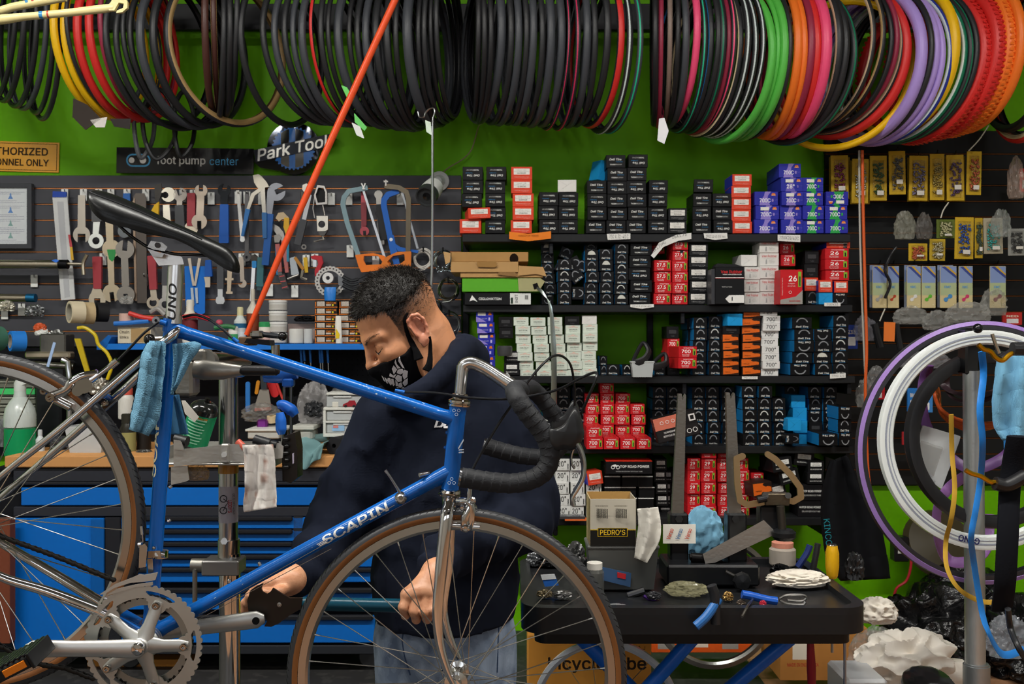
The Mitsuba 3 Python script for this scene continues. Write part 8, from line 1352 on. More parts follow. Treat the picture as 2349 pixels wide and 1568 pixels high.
for i, (x0, y0, x1, y1, c_, f_, lab) in enumerate([(2148, 503, 2190, 546, '#5c6b2c', '#a9a67c', 'olive green part card in the second row'), (2190, 498, 2233, 594, '#c2a02a', '#2f4f9c', 'yellow carded pack with blue chain in the second row'), (2256, 500, 2300, 582, '#a8a08a', '#3aa39c', 'clear pack of turquoise chain in the second row'), (2084, 558, 2127, 598, '#c2a02a', '#b0583a', 'yellow card with orange red chain under the clear bags'), (2132, 548, 2168, 598, '#b89c30', '#a39a78', 'yellow card with pale chain under the olive card'), (2312, 524, 2352, 586, '#8e8f8a', '#3a3a3a', 'clear bag of black and white chain at the right edge'), (2236, 500, 2254, 592, '#b59628', '#3a4a3a', 'narrow yellow carded pack between blue and turquoise')]): pack('chain_pack', lab, x0, y0, x1, y1, c_, f_, 4.62, 0, (0, 1, -1)[i % 3])
for i, (x0, x1, f_, nm) in enumerate([(2001, 2034, '#9a9a96', 'grey'), (2036, 2062, '#b3472c', 'red'), (2080, 2112, '#d6d6d2', 'white'), (2114, 2146, '#5fae38', 'green'), (2156, 2194, '#4a88c0', 'pale blue'), (2199, 2231, '#c8406c', 'pink'), (2270, 2307, '#7b2f34', 'dark red')]): pack('link_card', f'blue and yellow printed chain card with {nm} link in the third row', x0, 610, x1, 706, '#c9b98a', f_, 4.62, 1); pack('link_card', f'chain card just behind the {nm} link card', x0 - 6, 608, x1 - 8, 705, '#8f98a8', f_, 4.65, 1) if i in (0, 2, 4) else None; peg((x0 + x1) / 2, 604)
for i, (x, y, sx, sy, c_, lab) in enumerate([(2075, 525, 24, 40, '#b9b9a8', 'clear bag of pale chain in the second row'), (2120, 526, 18, 38, '#8a8580', 'clear bag with black and orange parts'), (2296, 520, 22, 40, '#b7bdb8', 'clear bag behind the turquoise chain'), (2090, 728, 40, 26, '#c3c3bd', 'clear bags bunched below the chain cards'), (2150, 740, 34, 28, '#b9bab6', 'clear bag right of the orange tag'), (2220, 722, 50, 30, '#c9c9c4', 'clear bags above the purple tyre'), (2280, 700, 30, 40, '#bdbdb6', 'clear bag at the end of the card row'), (1985, 760, 26, 36, '#9a9aa4', 'clear bag with blue card at the shelf end'), (1985, 910, 22, 40, '#a9aaa8', 'crumpled clear bag beside the lower shelves'), (2120, 830, 60, 24, '#a9a8ae', 'clear bags inside the purple tyre'), (2330, 420, 18, 60, '#c9b0a0', 'clear bag of orange grips at the right edge'), (2010, 870, 20, 30, '#b0b0b0', 'small clear bag by the orange cord')]): one('parts_bag', lab, 'bag', crumple(tuple(P(x, y, 4.62 - .02 * (i % 3))), (sx / 490, .03, sy / 490), i + 40, .45, 2.4, 3), 'film', c_, 30)
for i, (x0, y0, x1, y1, c_, lab, tx) in enumerate([(1994, 884, 2030, 916, '#b8242c', 'red card with yellow lettering behind the orange cord', 'PRO TOOL SET'), (2082, 890, 2112, 944, '#2a6fb8', 'blue carded part inside the purple tyre', 'BRAKE'), (2340, 386, 2362, 440, '#c02a2c', 'red card at the right edge above the clear bags', 'CAT'), (1940, 745, 1968, 800, '#2a3f90', 'blue card hung at the end of the third shelf', 'Z33'), (2300, 716, 2345, 745, '#b5302c', 'red card behind the towel at the right', 'RED'), (2070, 990, 2140, 1020, '#a82a30', 'red carded parts low inside the purple tyre', 'PARTS'), (2100, 900, 2140, 946, '#3f7fc0', 'second blue card inside the purple tyre', 'PADS')]): carton('hanging_card', lab, x0, x1, y0, y1, 4.66, .012, c_, lambda w, h, tx=tx: [T_(tx, 0, .2 * h, .6 * w, .16 * h, '#e0d6c0', True), R2(-.3 * w, -.36 * h, .3 * w, 0, '#d8d8d8')])
for pts, r_, c_, lab in (([(2056, 566), (2040, 590), (2030, 620), (2042, 650), (2030, 684)], .007, '#1b1b1e', 'black bent lever hanging before the chain cards'), ([(2006, 742), (2012, 768), (2020, 796)], .018, '#1f2022', 'black handlebar stem hung left of the orange tag'), ([(2056, 744), (2060, 770), (2066, 800)], .015, '#232426', 'black stem part hung right of the orange tag')): one('hanging_part', lab, 'part', wire(pts, 4.58, r_, 10, 6), 'gloss', c_)
one('orange_tag', 'plain orange paper tag on the right slatted wall', 'tag', px([(2028, 738), (2054, 739), (2052, 783), (2027, 782)], 4.56, .003), 'paper', '#d9722c')
one('orange_cord', 'orange air hose hanging down the right slatted wall', 'hose', wire([(1978, 345), (1980, 480), (1984, 650), (1988, 800), (1985, 900), (1990, 1060), (1996, 1120)], 4.5, .007, 8), 'plastic', '#cf5a26'); one('white_cord', 'thin white cord hanging beside the orange hose', 'cord', wire([(1971, 345), (1972, 480), (1974, 580), (1978, 700), (1984, 840), (1986, 880)], 4.52, .005, 8), 'plastic', '#b9b7ae')
for i, pts in enumerate(([(2268, 288), (2246, 320), (2222, 346)], [(2176, 464), (2164, 482), (2158, 500)], [(2030, 708), (2022, 726), (2018, 736)])): one('zip_tie', f'white plastic tie on the right slatted wall, {NTH[i]} from the top', 'tie', wire(pts, 4.6, .003, 6), 'plastic', '#c9c5b6')
# ---------------------------------------------------------------- second stand with wheel, hanging tubes and cloths
YW2 = 2.85; mw = YW2 / F
t = thing('stand_pole', 'mottled galvanised pole of the second repair stand', 'pole'); part(t, 'pole', tube([P(2232, 850, 2.95), [P(2240, 0, 2.95)[0], 2.95, .0]], 23 * mw, 28), 'cast', '#b4b9ba'); part(t, 'socket', cat(rod(P(2240, 1524, 2.95), [P(2240, 0, 2.95)[0], 2.95, .0], 30 * mw, 28), rod(P(2240, 1520, 2.95), P(2240, 1534, 2.95), 27 * mw, 28)), 'cast', '#9a9ea0'); part(t, 'foot', mv(lathe([(.2, 0), (.2, .012), (.06, .03)], 32), (P(2240, 0, 2.95)[0], 2.95, 0)), 'cast', '#55585a'); part(t, 'head', wbox(2216, 752, 2248, 860, 2.93, .06, .006), 'alloy', '#5a5c60'); part(t, 'top_cap', rod(P(2236, 752, 2.95), P(2236, 774, 2.95), 15 * mw, 22), 'alloy', '#c4c7c8'); part(t, 'ball_knob', ball(P(2243, 753, 2.8), 11 * mw), 'gloss', '#0c0c10')
def ringwheel(name, label, cat_, cx_, cy_, Y, prof, m, col, ax=(0, -1, 0), extra=()):
    M_ = frame(P(cx_, cy_, Y), ax); k = Y / F; t = thing(name, label, cat_)
    for nm, pr, m_, c_ in ((('rim' if cat_ == 'rim' else 'tread'), prof, m, col),) + tuple(extra): part(t, nm, xf(ring([(a * k, b * k) for a, b in pr], 110), M_), m_, c_)
    return t, M_, k
t, M_, k = ringwheel('rim_hoop', 'white deep bicycle rim with grey stripes hung on the pole', 'rim', 2262, 1008, YW2, [(251, -9), (251, 9), (244, 11), (222, 9), (218, 4), (218, -4), (222, -9), (244, -11)], 'gloss', '#d3d8d6', (.04, -1, .02), (('stripe', [(240, 10.9), (240, 11.6), (236, 11.4), (236, 10.7)], 'gloss', '#8d93a0'), ('stripe', [(231, 10), (231, 10.8), (229, 10.8), (229, 10)], 'gloss', '#8d93a0')))
bprint(t, [(mv(text('GENO', .062, .018, True, 180), (0, 0, 0)), '#20205a')], M_ @ rot([0, 0, 1], -12) @ np.array([[1, 0, 0, 0], [0, 0, 1, -231 * k], [0, -1, 0, 12 * k], [0, 0, 0, 1.]]), 'gloss')
ringwheel('tyre_casing', 'black tyre with purple sidewall round the white rim', 'tyre', 2257, 1036, 3.02, [(300, -8), (302, 0), (300, 8), (293, 12), (280, 12), (280, 9), (292, 8), (294, 0), (292, -8), (280, -9), (280, -12), (293, -12)], 'rubber', '#2a2a2f', (.06, -1, .03), (('purple_band', [(299, 9), (300, 9.6), (291, 13.4), (290, 12.6)], 'rubber', '#8d6fb0'),))
ringwheel('tyre_casing', 'plain black tyre hanging inside the white rim', 'tyre', 2275, 1006, 2.98, [(200, -14), (204, 0), (200, 14), (186, 16), (174, 12), (184, 10), (194, 0), (184, -10), (174, -12), (186, -16)], 'rubber', '#1b1b1d', (.05, -1, .06))
def strap(label, pts, w_, Y, col, m='rubber', name='tube_loop', th=.2, cat_='inner tube'): one(name, label, cat_, tube(spl([P(x, y, Y + .03 * math.sin(i * 1.9)) for i, (x, y) in enumerate(pts)], 7), w_ * Y / F, 10, flat=(th, 1)), m, col)
strap('bright blue flat tube hanging before the pole', [(2252, 805), (2256, 860), (2248, 940), (2254, 1010), (2250, 1090), (2238, 1170), (2228, 1230), (2234, 1290), (2252, 1400), (2268, 1450), (2300, 1500), (2349, 1490)], 9, 2.72, '#2277c8'); strap('bright blue flat tube near the right edge', [(2308, 940), (2310, 1020), (2316, 1100), (2310, 1180), (2318, 1250)], 8, 2.74, '#2a80cc')
strap('purple striped flat tube loop behind the rim', [(2130, 838), (2118, 880), (2116, 930), (2130, 985), (2170, 1040), (2230, 1075), (2300, 1050), (2330, 1010), (2345, 960)], 13, 3.12, '#5c3a70', th=.3); strap('lilac cloth tube loop low behind the pole', [(2215, 1090), (2176, 1120), (2152, 1160), (2150, 1220), (2172, 1280), (2216, 1288), (2260, 1260), (2270, 1180)], 13, 3.14, '#8d62a0', th=.35)
for i in range(4): strap(f'orange brown cable housing loop, {NTH[i]} of four inside the purple tyre', [(2150 - 4 * i, 858), (2144 + 3 * i, 900), (2160, 940 + 3 * i), (2210, 965 + 6 * i), (2280, 970 + 3 * i), (2335, 950)], 4.5, 3.1 + .02 * i, '#a8481f', 'plastic', 'housing_loop', 1, 'cable')
for i in range(2): strap(f'dark brown tyre liner loop, {NTH[i]} of two behind the orange loops', [(2166 + 12 * i, 846), (2162 + 10 * i, 880), (2190, 900 + 14 * i), (2250, 906 + 14 * i), (2300, 890)], 7, 3.08, '#33242a', name='liner_loop')
strap('yellow printed tape hanging in a loop before the pole', [(2182, 950), (2184, 1040), (2190, 1120), (2182, 1190), (2170, 1240), (2172, 1300), (2200, 1350), (2250, 1378), (2300, 1380)], 6, 2.78, '#b8912f', 'paper', 'tape_loop', .15, 'tape'); strap('black woven strap hanging at the right edge', [(2335, 1000), (2318, 1100), (2312, 1220), (2306, 1330), (2298, 1396)], 26, 2.62, '#121318', 'fleece', 'black_strap', .3, 'strap'); strap('black hose hanging in a loop at the right edge', [(2312, 1396), (2318, 1440), (2334, 1480), (2352, 1510)], 7, 2.62, '#1b1c20', name='black_hose', th=1, cat_='hose')
t = towel('blue_towel', 'sky blue microfibre towel hung over the black bar at the right', [(2288, 828), (2282, 880), (2276, 930), (2282, 980), (2300, 1010)], [(2362, 800), (2362, 860), (2362, 920), (2362, 970), (2352, 1000)], 2.7, '#6ea3c2', 'terry', 16, .014, 3)
for lab, pts, gr in (('gold anodised brake lever with black grip beside the ball knob', [(2244, 790), (2256, 800), (2272, 806), (2284, 820), (2300, 826), (2318, 812), (2340, 806)], [(2322, 800), (2352, 800)]), ('gold anodised brake lever with black grip on the lower bar', [(2215, 1078), (2230, 1086), (2250, 1092), (2270, 1104), (2284, 1106)], [(2282, 1108), (2310, 1112), (2352, 1090)])): t = thing('brake_lever', lab, 'brake lever'); part(t, 'lever', wire(pts, 2.62, .0065, 10), 'steel', '#d59a1c'); part(t, 'grip', wire(gr, 2.62, .018, 12), 'rubber', '#17171a')
one('lever_blade', 'silver lever rising from the gold brake lever', 'lever', wire([(2276, 766), (2284, 790), (2292, 810)], 2.6, .005, 8), 'alloy', '#c9c7bc'); one('black_bar', 'black handlebar under the blue towel at the right edge', 'handlebar', wire([(2300, 830), (2330, 812), (2400, 790)], 2.72, .02, 12), 'rubber', '#1a1a1d')
t = thing('manual_bag', 'clear bag with a white owner\'s manual hanging inside the rim', 'bag'); part(t, 'manual', px([(2118, 975), (2204, 1000), (2200, 1014), (2160, 1122), (2084, 1062)], 3.0, .006, 3), 'paper', '#c5c8c9'); part(t, 'clear_window', px([(2114, 1010), (2164, 1026), (2142, 1092), (2094, 1062)], 2.994, .002, 2), 'film', '#c4c4c0'); bprint(t, [(mv(text("OWNER'S MANUAL", .055, .007, False, -27), (0, 0, 0)), '#6d7378')], tr(*P(2128, 1096, 2.993)))
# ---------------------------------------------------------------- floor things at the right
t = towel('black_jacket', 'black work apron hung at the end of the shelves with teal lettering', [(1905, 1060), (1888, 1120), (1886, 1200), (1900, 1290), (1930, 1330)], [(1944, 1046), (1972, 1110), (2010, 1180), (2030, 1260), (2040, 1326)], 4.2, '#131417', 'fleece', 20, .03, 2, .012); bprint(t, [(text('KINCO', .11, .026, False, -84), '#1f7a86')], tr(*P(1899, 1220, 4.10)))
for i, (x, y, sx, sz, Y) in enumerate([(2150, 1400, .25, .22, 4.35), (2215, 1350, .22, .24, 4.6), (2110, 1440, .2, .12, 4.1), (2330, 1420, .2, .2, 4.3)]): one('trash_bag', f'{("large glossy", "tall", "low slumped", "half hidden")[i]} black trash bag heaped on the floor by the green wall', 'trash bag', crumple((P(x, y, Y)[0], Y, .62 * sz), (sx, .22, sz), i + 60, .42, 2.2, 5), 'bag', '#0d0d0f', 40)
one('round_seat', 'dark olive round stool seat leaning behind the purple loop', 'stool seat', xf(lathe([(.001, 0), (.15, 0), (.17, .02), (.15, .05), (.001, .06)], 30), tr(*P(2150, 1250, 4.75)) @ rot([1, 0, 0], 60)), 'plastic', '#3a3322')
one('white_bag', 'white crumpled plastic sack on the floor at the lower right', 'sack', crumple(tuple(P(2085, 1530, 3.3)), (.17, .12, .12), 71, .5, 1.9, 5), 'paper', '#e2dcd2', 22); one('clear_sack', 'clear plastic sack beside the white one', 'sack', crumple(tuple(P(2010, 1520, 3.4)), (.09, .09, .12), 72, .4, 2.4, 4), 'film', '#b9bab8', 30); one('white_tub', 'translucent white tub corner under the tray table', 'tub', mv(bx(.13, .2, .10, .01), P(1965, 1570, 3.2)), 'milky', '#c9ccd0'); one('black_saddle', 'black bicycle saddle nose at the bottom edge', 'saddle', crumple(tuple(P(2130, 1572, 2.9)), (.07, .1, .05), 5, .06), 'plastic', '#141416', True); one('paper_wad', 'white crumpled paper hanging at the tray table corner', 'paper', crumple(tuple(P(2010, 1405, 2.9)), (.06, .04, .045), 74, .45, 2.4, 4), 'paper', '#c9c2b6', 40); one('bubble_bag', 'pale bubble wrap bag behind the pole', 'bag', crumple(tuple(P(2312, 1470, 3.9)), (.09, .05, .1), 75, .4, 3, 4), 'film', '#b9c0cc', 30)
t = thing('power_strip', 'black power adapter with red cord by the green wall', 'adapter'); part(t, 'block', wbox(2052, 1232, 2086, 1288, 4.7, .06, .004), 'plastic', '#151518'); part(t, 'label', wbox(2060, 1262, 2076, 1269, 4.698, .002), 'paper', '#c9c9c6'); part(t, 'cord', wire([(2084, 1258), (2090, 1290), (2080, 1330), (2056, 1350), (2046, 1390), (2030, 1420), (2040, 1450)], 4.5, .006, 6), 'plastic', '#b82a34')
carton('cardboard_box', 'plain brown shipping box with white label under the tray table', 1790, 1990, 1440, 1560, 3.9, .3, '#a8743c', lambda w, h: [R2(-.36 * w, -.1 * h, -.18 * w, .2 * h, '#cfc8ba'), T_('MADE IN INDONESIA', -.24 * w, -.2 * h, .36 * w, .07 * h, '#a33f2c', True)]); carton('orange_box', 'orange product box on the floor under the tray table', 1495, 1726, 1456, 1496, 4.1, .2, '#c9521c', lambda w, h: [R2(-.44 * w, -.3 * h, -.3 * w, .3 * h, '#8f8a84'), R2(.2 * w, -.3 * h, .36 * w, .3 * h, '#8f8a84'), R2(-.1 * w, -.2 * h, .06 * w, .25 * h, '#d0bfae')])
carton('tube_shipping_box', 'tan shipping box reading bicycle tube under the tray table', 1212, 1494, 1456, 1640, 3.2, .35, '#c98b3c', lambda w, h: [T_('bicycle tube', .06 * w, .13 * h, .8 * w, .2 * h, '#2b2019', True), T_('A.J', .42 * w, .34 * h, .06 * w, .05 * h, '#5a3c1c')])
ringwheel('wheel_hoop', 'bare silver wheel lying behind the blue table legs', 'rim', 1640, 1380, 3.7, [(150, -8), (150, 8), (140, 9), (134, 5), (134, -5), (140, -9)], 'alloy', '#a9a8a4', (.15, -1, .05)); t, M_, k = ringwheel('wheel_hoop', 'silver rimmed wheel in front of the tan shipping box', 'rim', 1390, 1640, 2.9, [(172, -7), (172, 7), (163, 8), (155, 4), (155, -4), (163, -8)], 'gloss', '#b9c0c8', (-.1, -1, .05)); part(t, 'tyre', xf(ring([(158, -4), (158, 4), (150, 5), (150, -5)], 90), M_), 'rubber', '#1d1e26')
for i in range(14): a = i * .449; part(t, 'spoke', xf(tube([(.02 * math.cos(a + 1), .02 * math.sin(a + 1), (.02, -.02)[i % 2]), (155 * k * math.cos(a), 155 * k * math.sin(a), 0)], .001, 5), M_), 'alloy', '#b5b4b0')
# ---------------------------------------------------------------- tray table with the truing stand
ZTB = .735; tb = thing('tray_table', 'black moulded tray table on blue folding legs', 'table')
x0_, x1_ = P(1196, 1400, 2.55)[0], P(1990, 1400, 2.55)[0]; g = sbox(x0_, 2.52, x1_, 3.12).buffer(-.07).buffer(.07, 16); ins = g.buffer(-.03)
part(tb, 'top', mv(ext(g, .05), (0, 0, ZTB - .055)), 'plastic', '#18191b'); part(tb, 'raised_rim', mv(ext(g.difference(ins), .018), (0, 0, ZTB - .006)), 'plastic', '#1b1c1e'); part(tb, 'underside', mv(ext(g.buffer(-.035), .035), (0, 0, ZTB - .089)), 'plastic', '#131415'); part(tb, 'end_block', cat(wbox(1880, 1432, 1962, 1454, 2.6, .2, .01)), 'plastic', '#141517')
for a, b, Y in (((1600, 1450), (1430, 1640), 2.7), ((1840, 1440), (1600, 1640), 2.78), ((1310, 1440), (1450, 1580), 2.75)): part(tb, 'leg', tube([P(*a, Y), P(*a, Y) + (P(*b, Y) - P(*a, Y)) * (P(*a, Y)[2] - .01) / (P(*a, Y)[2] - P(*b, Y)[2])], .02, 16), 'enamel', '#1659b4')
def onT(y): return (CZ - ZTB) * F / (y - CY)
YQ = 2.86; mq = YQ / F; ts_ = thing('truing_stand', 'grey wheel truing stand with two posts on the tray table', 'truing stand')
for x0, x1, y0 in ((1556, 1572, 903), (1666, 1684, 900)): part(ts_, 'post', px([(x0, y0), (x0 + 8, y0), (x0 + 10, y0 + 14), (x1, y0), (x1 + 2, y0 + 4), (x1 + 18 if x0 > 1600 else x1 - 4, 1200), (x0 + 6 if x0 > 1600 else x0 - 16, 1200)], YQ, .02), 'cast', '#77736c', 30); part(ts_, 'post_foot', wbox(x0 - 18 + (22 if x0 > 1600 else 0), 1178, x1 + 8 + (22 if x0 > 1600 else 0), 1330, YQ - .01, .06, .005), 'plastic', '#121315'); part(ts_, 'bolt', rod(P(x0 + 2 + (20 if x0 > 1600 else 0), 1190, YQ - .022), P(x0 + 2 + (20 if x0 > 1600 else 0), 1190, YQ - .008), 9 * mq, 6), 'satin', '#2c2b2a')
part(ts_, 'base', cat(wbox(1530, 1296, 1744, 1345, YQ - .08, .16, .006)), 'plastic', '#101113'); part(ts_, 'sticker', wbox(1521, 1202, 1596, 1246, YQ - .024, .002), 'paper', '#cfcac0'); bprint(ts_, [(mv(text('Verso', .032, .012, True, 70), (.026 * i - .026, 0, 0)), c_) for i, c_ in enumerate(('#b5503c', '#4f6f96', '#b5503c'))], tr(*P(1558, 1224, YQ - .026)))
part(ts_, 'arm', hull([P(x, y, YQ - .06 + d) for x, y in ((1612, 1270), (1752, 1192), (1776, 1216), (1772, 1228), (1640, 1290), (1618, 1292)) for d in (0, .05)]), 'cast', '#a29e97', 25); part(ts_, 'pivot', cat(rod(P(1586, 1278, YQ - .04), P(1622, 1280, YQ - .04), 11 * mq, 14), rod(P(1582, 1276, YQ - .04), P(1590, 1276, YQ - .04), 8 * mq, 6)), 'satin', '#1d1c1b')
part(ts_, 'caliper_head', cat(wbox(1755, 1132, 1812, 1160, YQ - .06, .04, .003)), 'cast', '#5a5142'); part(ts_, 'caliper_arm', pxline([(1704, 1046), (1690, 1052), (1692, 1110), (1698, 1148), (1716, 1158), (1758, 1150)], 14, YQ - .055, .008), 'satin', '#a58c66'); part(ts_, 'caliper_arm', pxline([(1762, 1042), (1778, 1052), (1814, 1088), (1836, 1118), (1838, 1140), (1820, 1150), (1806, 1146)], 14, YQ - .055, .008), 'satin', '#a58c66'); part(ts_, 'arm_bolt', cat(*[rod(P(x, 1136, YQ - .075), P(x, 1136, YQ - .05), 7 * mq, 14) for x in (1756, 1808)]), 'steel', '#54504b'); part(ts_, 'spring', rod(P(1738, 1146, YQ - .07), P(1758, 1142, YQ - .07), 8 * mq, 12), 'satin', '#3a3a3c')
part(ts_, 'bracket', wbox(1744, 1160, 1802, 1216, YQ - .05, .05, .004), 'plastic', '#17181a'); part(ts_, 'screw', rod(P(1790, 1160, YQ - .07), P(1796, 1224, YQ - .07), 9 * mq, 14), 'satin', '#4c4842'); part(ts_, 'knob', mv(sc(lathe([(.001, -.014), (.026, -.014), (.034, -.004), (.034, .008), (.024, .016), (.001, .018)], 14), 1), P(1798, 1226, YQ - .07)), 'plastic', '#131416'); part(ts_, 'star_knob', xf(lathe([(.001, 0), (.022, 0), (.026, .008), (.022, .022), (.001, .026)], 8), tr(*P(1700, 1330, YQ - .10)) @ AXY), 'plastic', '#17181a'); part(ts_, 'knob_shaft', rod(P(1664, 1310, YQ - .10), P(1692, 1324, YQ - .10), 4 * mq, 10), 'steel', '#6d6a66')
YN2 = 2.74; t = thing('parts_bin', 'smoky plastic bin of spokes and bolts under the carton', 'bin'); o = P(1430, 1361, YN2); o[2] = ZTB + .002; part(t, 'shell', xf(loft([[(sx * k, sy * k * .6, z) for sx, sy in ((-1, -1), (1, -1), (1, 1), (-1, 1))] for k, z in ((.085, 0), (.098, .12), (.095, .12), (.082, .006))], True, True), tr(*(o + [0, .06, 0]))), 'plastic', '#4c4d4b', False); part(t, 'rim', mv(bx(.2, .122, .010, .003), o + [0, .06, .118]), 'plastic', '#5c5d5b'); part(t, 'label', px([(1382, 1300), (1448, 1314), (1446, 1346), (1382, 1330)], YN2 - .002, .002), 'card', '#3a5578'); part(t, 'red_label', px([(1416, 1312), (1436, 1316), (1435, 1328), (1416, 1324)], YN2 - .004, .002), 'card', '#b52a30')
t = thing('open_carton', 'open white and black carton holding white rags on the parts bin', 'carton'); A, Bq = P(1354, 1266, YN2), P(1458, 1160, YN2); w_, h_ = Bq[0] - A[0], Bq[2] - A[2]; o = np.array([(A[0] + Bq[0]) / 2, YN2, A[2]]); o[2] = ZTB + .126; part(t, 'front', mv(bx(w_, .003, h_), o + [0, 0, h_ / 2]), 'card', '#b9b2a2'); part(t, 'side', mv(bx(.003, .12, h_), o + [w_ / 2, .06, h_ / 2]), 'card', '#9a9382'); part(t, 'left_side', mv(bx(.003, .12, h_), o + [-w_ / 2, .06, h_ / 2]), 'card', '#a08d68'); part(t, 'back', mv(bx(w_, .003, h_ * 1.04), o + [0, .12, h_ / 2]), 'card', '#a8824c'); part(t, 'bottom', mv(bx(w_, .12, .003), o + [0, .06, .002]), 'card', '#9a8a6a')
bprint(t, [R2(-.5 * w_, -.5 * h_, .5 * w_, -.16 * h_, '#1b1a18'), R2(-.5 * w_, -.17 * h_, .5 * w_, -.155 * h_, '#c9a21c'), R2(-.34 * w_, -.31 * h_, .32 * w_, -.12 * h_, '#c9a21c'), R2(-.325 * w_, -.3 * h_, .305 * w_, -.13 * h_, '#161514'), T_("PEDRO'S", -.01 * w_, -.215 * h_, .56 * w_, .12 * h_, '#ddb52c', True)] + [R2((-.36 + .02 * i + j * .42) * w_, .1 * h_, (-.352 + .02 * i + j * .42 + .006 * (i % 2)) * w_, .3 * h_, '#2c2822') for i in range(12) for j in (0, 1)] + [R2(-.4 * w_, .36 * h_, -.12 * w_, .375 * h_, '#5a544a'), R2(.02 * w_, .36 * h_, .3 * w_, .375 * h_, '#5a544a')], tr(*(o + [0, -.002, h_ / 2])))
towel('shop_rag', 'white shop rag spilling over the side of the open carton', [(1462, 1168), (1464, 1200), (1460, 1240), (1456, 1278)], [(1510, 1164), (1516, 1200), (1512, 1240), (1484, 1290)], YN2 - .02, '#cfcbc1', 'cotton', 14, .010, 6, .004); one('blue_cloth', 'light blue microfibre cloth behind the truing stand post', 'cloth', crumple(tuple(P(1614, 1230, 2.98)), (.06, .04, .09), 81, .3, 2.4, 4), 'terry', '#78aac6', 40)
def onTab(label, x, y, H, R, col, m='plastic', name='jar', cap=None): o = np.array([P(x, y, onT(y))[0], onT(y), ZTB + .001]); t = thing(name, label, name.split('_')[-1]); part(t, 'body', mv(lathe([(R * .9, 0), (R, .005), (R, H * .7), (R * .75, H * .82)], 22), o), m, col); part(t, 'cap', mv(lathe([(R * .82, H * .8), (R * .82, H), (R * .7, H * 1.01)], 22), o), 'plastic', cap or col)
onTab('clear jar with white screw lid in front of the parts bin', 1364, 1362, .085, .026, '#8c8c86', 'film', 'jar', '#d3cfc6'); onTab('clear tub with pink lid lying at the back of the tray table', 1795, 1296, .07, .04, '#b9aea2', 'milky', 'tub', '#d08a74')
t = thing('screwdriver', 'yellow handled screwdriver standing in the tray table', 'screwdriver'); o = np.array([P(1909, 1330, 2.84)[0], 2.84, 0]); part(t, 'handle', mv(lathe([(.012, ZTB + .012), (.016, ZTB + .02), (.0195, ZTB + .045), (.0195, ZTB + .085), (.016, ZTB + .098), (.015, ZTB + .105)], 12), o), 'plastic', '#c99a14'); part(t, 'end_cap', mv(lathe([(.014, ZTB + .105), (.012, ZTB + .109), (.001, ZTB + .109)], 16), o), 'alloy', '#b5ab96'); part(t, 'shaft', rod(o + [0, 0, ZTB + .015], o + [0, 0, ZTB - .2], .004, 8), 'steel', '#a5a3a0')
t = thing('screwdriver', 'dark red handled screwdriver hanging through the table edge', 'screwdriver'); part(t, 'handle', tube([P(1858, 1446, 2.58), P(1859, 1470, 2.58), P(1861, 1530, 2.58), P(1863, 1600, 2.58)], [.006, .009, .012, .010], 12), 'plastic', '#7a1520'); one('steel_punch', 'steel punch hanging below the tray table corner', 'punch', wire([(1937, 1440), (1938, 1500), (1938, 1580)], 2.6, .004, 8), 'steel', '#9ba0ad')
t = thing('tee_hex_driver', 'blue T handled hex driver lying at the table front', 'hex driver'); part(t, 'handle', wire([(1702, 1362), (1724, 1366), (1756, 1374), (1782, 1378)], 2.60, .011, 12), 'plastic', '#1c50a8'); part(t, 'shaft', wire([(1729, 1372), (1716, 1388), (1702, 1414)], [2.6, 2.53, 2.49], .0035, 8), 'steel', '#8f8a84')
t = thing('hex_driver', 'blue and black P handled driver leaning on the table front', 'hex driver'); part(t, 'handle', wire([(1648, 1372), (1636, 1392), (1618, 1416), (1596, 1436)], [2.505, 2.495, 2.485, 2.48], .012, 12), 'plastic', '#2a5f9c'); part(t, 'black_grip', wire([(1632, 1342), (1640, 1370), (1642, 1430)], 2.50, .013, 12), 'rubber', '#1c1d20'); one('cable_snips', 'steel cable snips lying at the table front', 'snips', cat(wire([(1788, 1372), (1806, 1364), (1840, 1364), (1849, 1370), (1838, 1378), (1806, 1376)], 2.62, .0035, 6), wire([(1788, 1376), (1806, 1384), (1840, 1386), (1848, 1380)], 2.61, .0035, 6)), 'steel', '#a9a7a3')
one('white_glove', 'crumpled white rag at the back of the tray table', 'rag', crumple(tuple(P(1830, 1328, 2.80)), (.085, .05, .026), 83, .4, 2.6, 4), 'cotton', '#cdc5b8', 40)
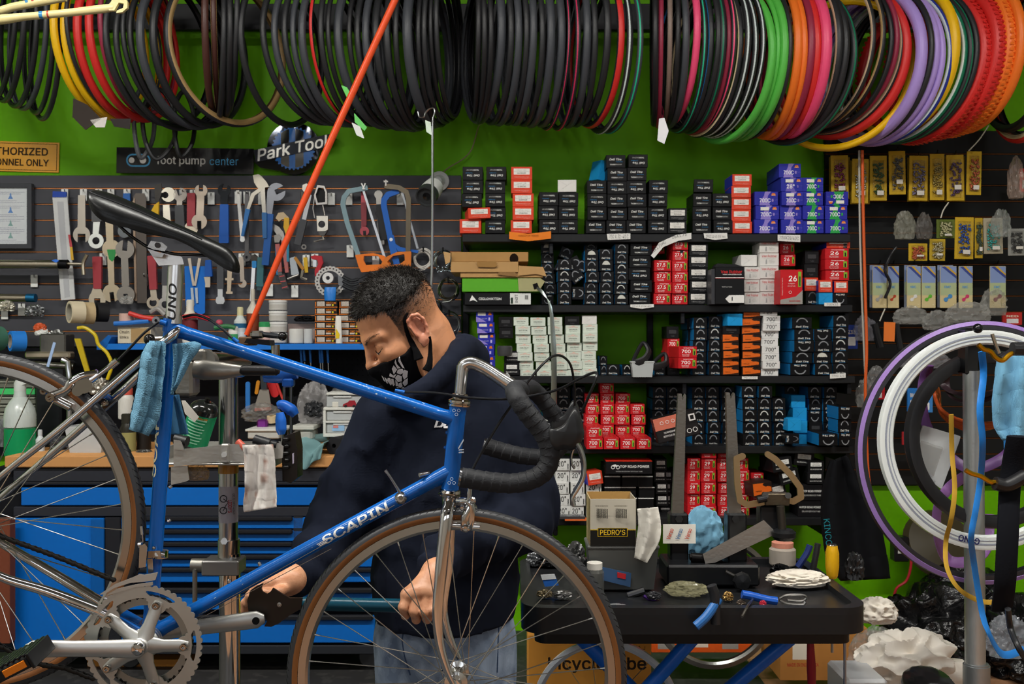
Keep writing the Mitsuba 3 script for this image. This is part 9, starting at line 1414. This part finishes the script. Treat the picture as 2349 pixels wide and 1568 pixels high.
for i, (x, y, sx, sz, col, m, lab) in enumerate([(1575, 1362, .06, .02, '#b9b48c', 'film', 'clear bag with yellow label on the tray table'), (1414, 1394, .03, .006, '#b5b7b8', 'film', 'flat clear zip bag at the table front'), (1250, 1368, .022, .012, '#8f8166', 'satin', 'brass and steel bolts in the left tray pocket'), (1290, 1370, .026, .012, '#7d7c7a', 'satin', 'steel nuts in the left tray pocket'), (1670, 1376, .014, .014, '#9a7b4a', 'satin', 'brass threaded bushing on the tray table'), (1700, 1386, .012, .008, '#6b5f55', 'satin', 'steel bearing ring on the tray table'), (1750, 1388, .009, .009, '#a8283a', 'gloss', 'tiny red clamp on the tray table'), (1500, 1372, .02, .012, '#28282b', 'plastic', 'black rubber cap on the tray table'), (1230, 1268, .03, .03, '#75777a', 'satin', 'coil of chain at the left end of the table'), (1320, 1270, .03, .045, '#6a6a6a', 'satin', 'bundle of steel rings left of the parts bin'), (1260, 1290, .05, .035, '#1c1d20', 'plastic', 'black tool handle at the left end of the table'), (1640, 1310, .03, .03, '#151618', 'plastic', 'black clamp foot on the tray table'), (1790, 1318, .03, .02, '#141517', 'plastic', 'black plastic clip at the back of the table'), (1960, 1330, .028, .05, '#17181a', 'rubber', 'black rubber grip standing at the table corner')]): yy = min(max(y, 1296), 1400); one('small_part', lab, 'part', crumple((P(x, yy, onT(yy))[0], onT(yy), ZTB + .62 * sz), (sx, sx * .8, sz), i + 90, .45, 3, 3), m, col, 30)
t = thing('blue_card', 'small blue and white product card on the left end of the table', 'card'); part(t, 'card', px([(1240, 1318), (1272, 1316), (1282, 1342), (1250, 1345)], 2.74, .003), 'card', '#2a62b4'); part(t, 'white_half', px([(1240, 1318), (1272, 1316), (1276, 1327), (1244, 1330)], 2.738, .003), 'card', '#d3d6d8'); one('chain_links', 'purple chain piece lying on the table', 'chain', wire([(1476, 1366), (1500, 1378), (1530, 1384), (1556, 1390)], 2.66, .005, 6), 'satin', '#4a2f70'); one('small_pump', 'dark metal tube part on the table', 'pump', wire([(1440, 1366), (1478, 1354)], 2.7, .010, 10), 'steel', '#5a5a5c'); one('bike_lever', 'blue plastic lever leaning at the back of the table', 'lever', wire([(1830, 1300), (1850, 1270), (1858, 1250)], 2.98, .010, 8), 'plastic', '#26346e'); one('file_handle', 'black handle with red tip leaning at the back of the table', 'tool', wire([(1864, 1310), (1872, 1270), (1876, 1246)], 2.94, .009, 10), 'rubber', '#232325')
one('smartphone', 'smartphone lying on the lowest shelf in front of the 20 inch boxes', 'phone', wbox(1283, 1184, 1342, 1191, 4.42, .06, .002), 'gloss', '#33363c'); one('orange_paper', 'orange paper slip under the phone on the lowest shelf', 'paper', wbox(1296, 1191, 1350, 1194, 4.41, .05), 'paper', '#d5642a')
PALT = mi.Float(np.asarray(PAL, float).ravel())
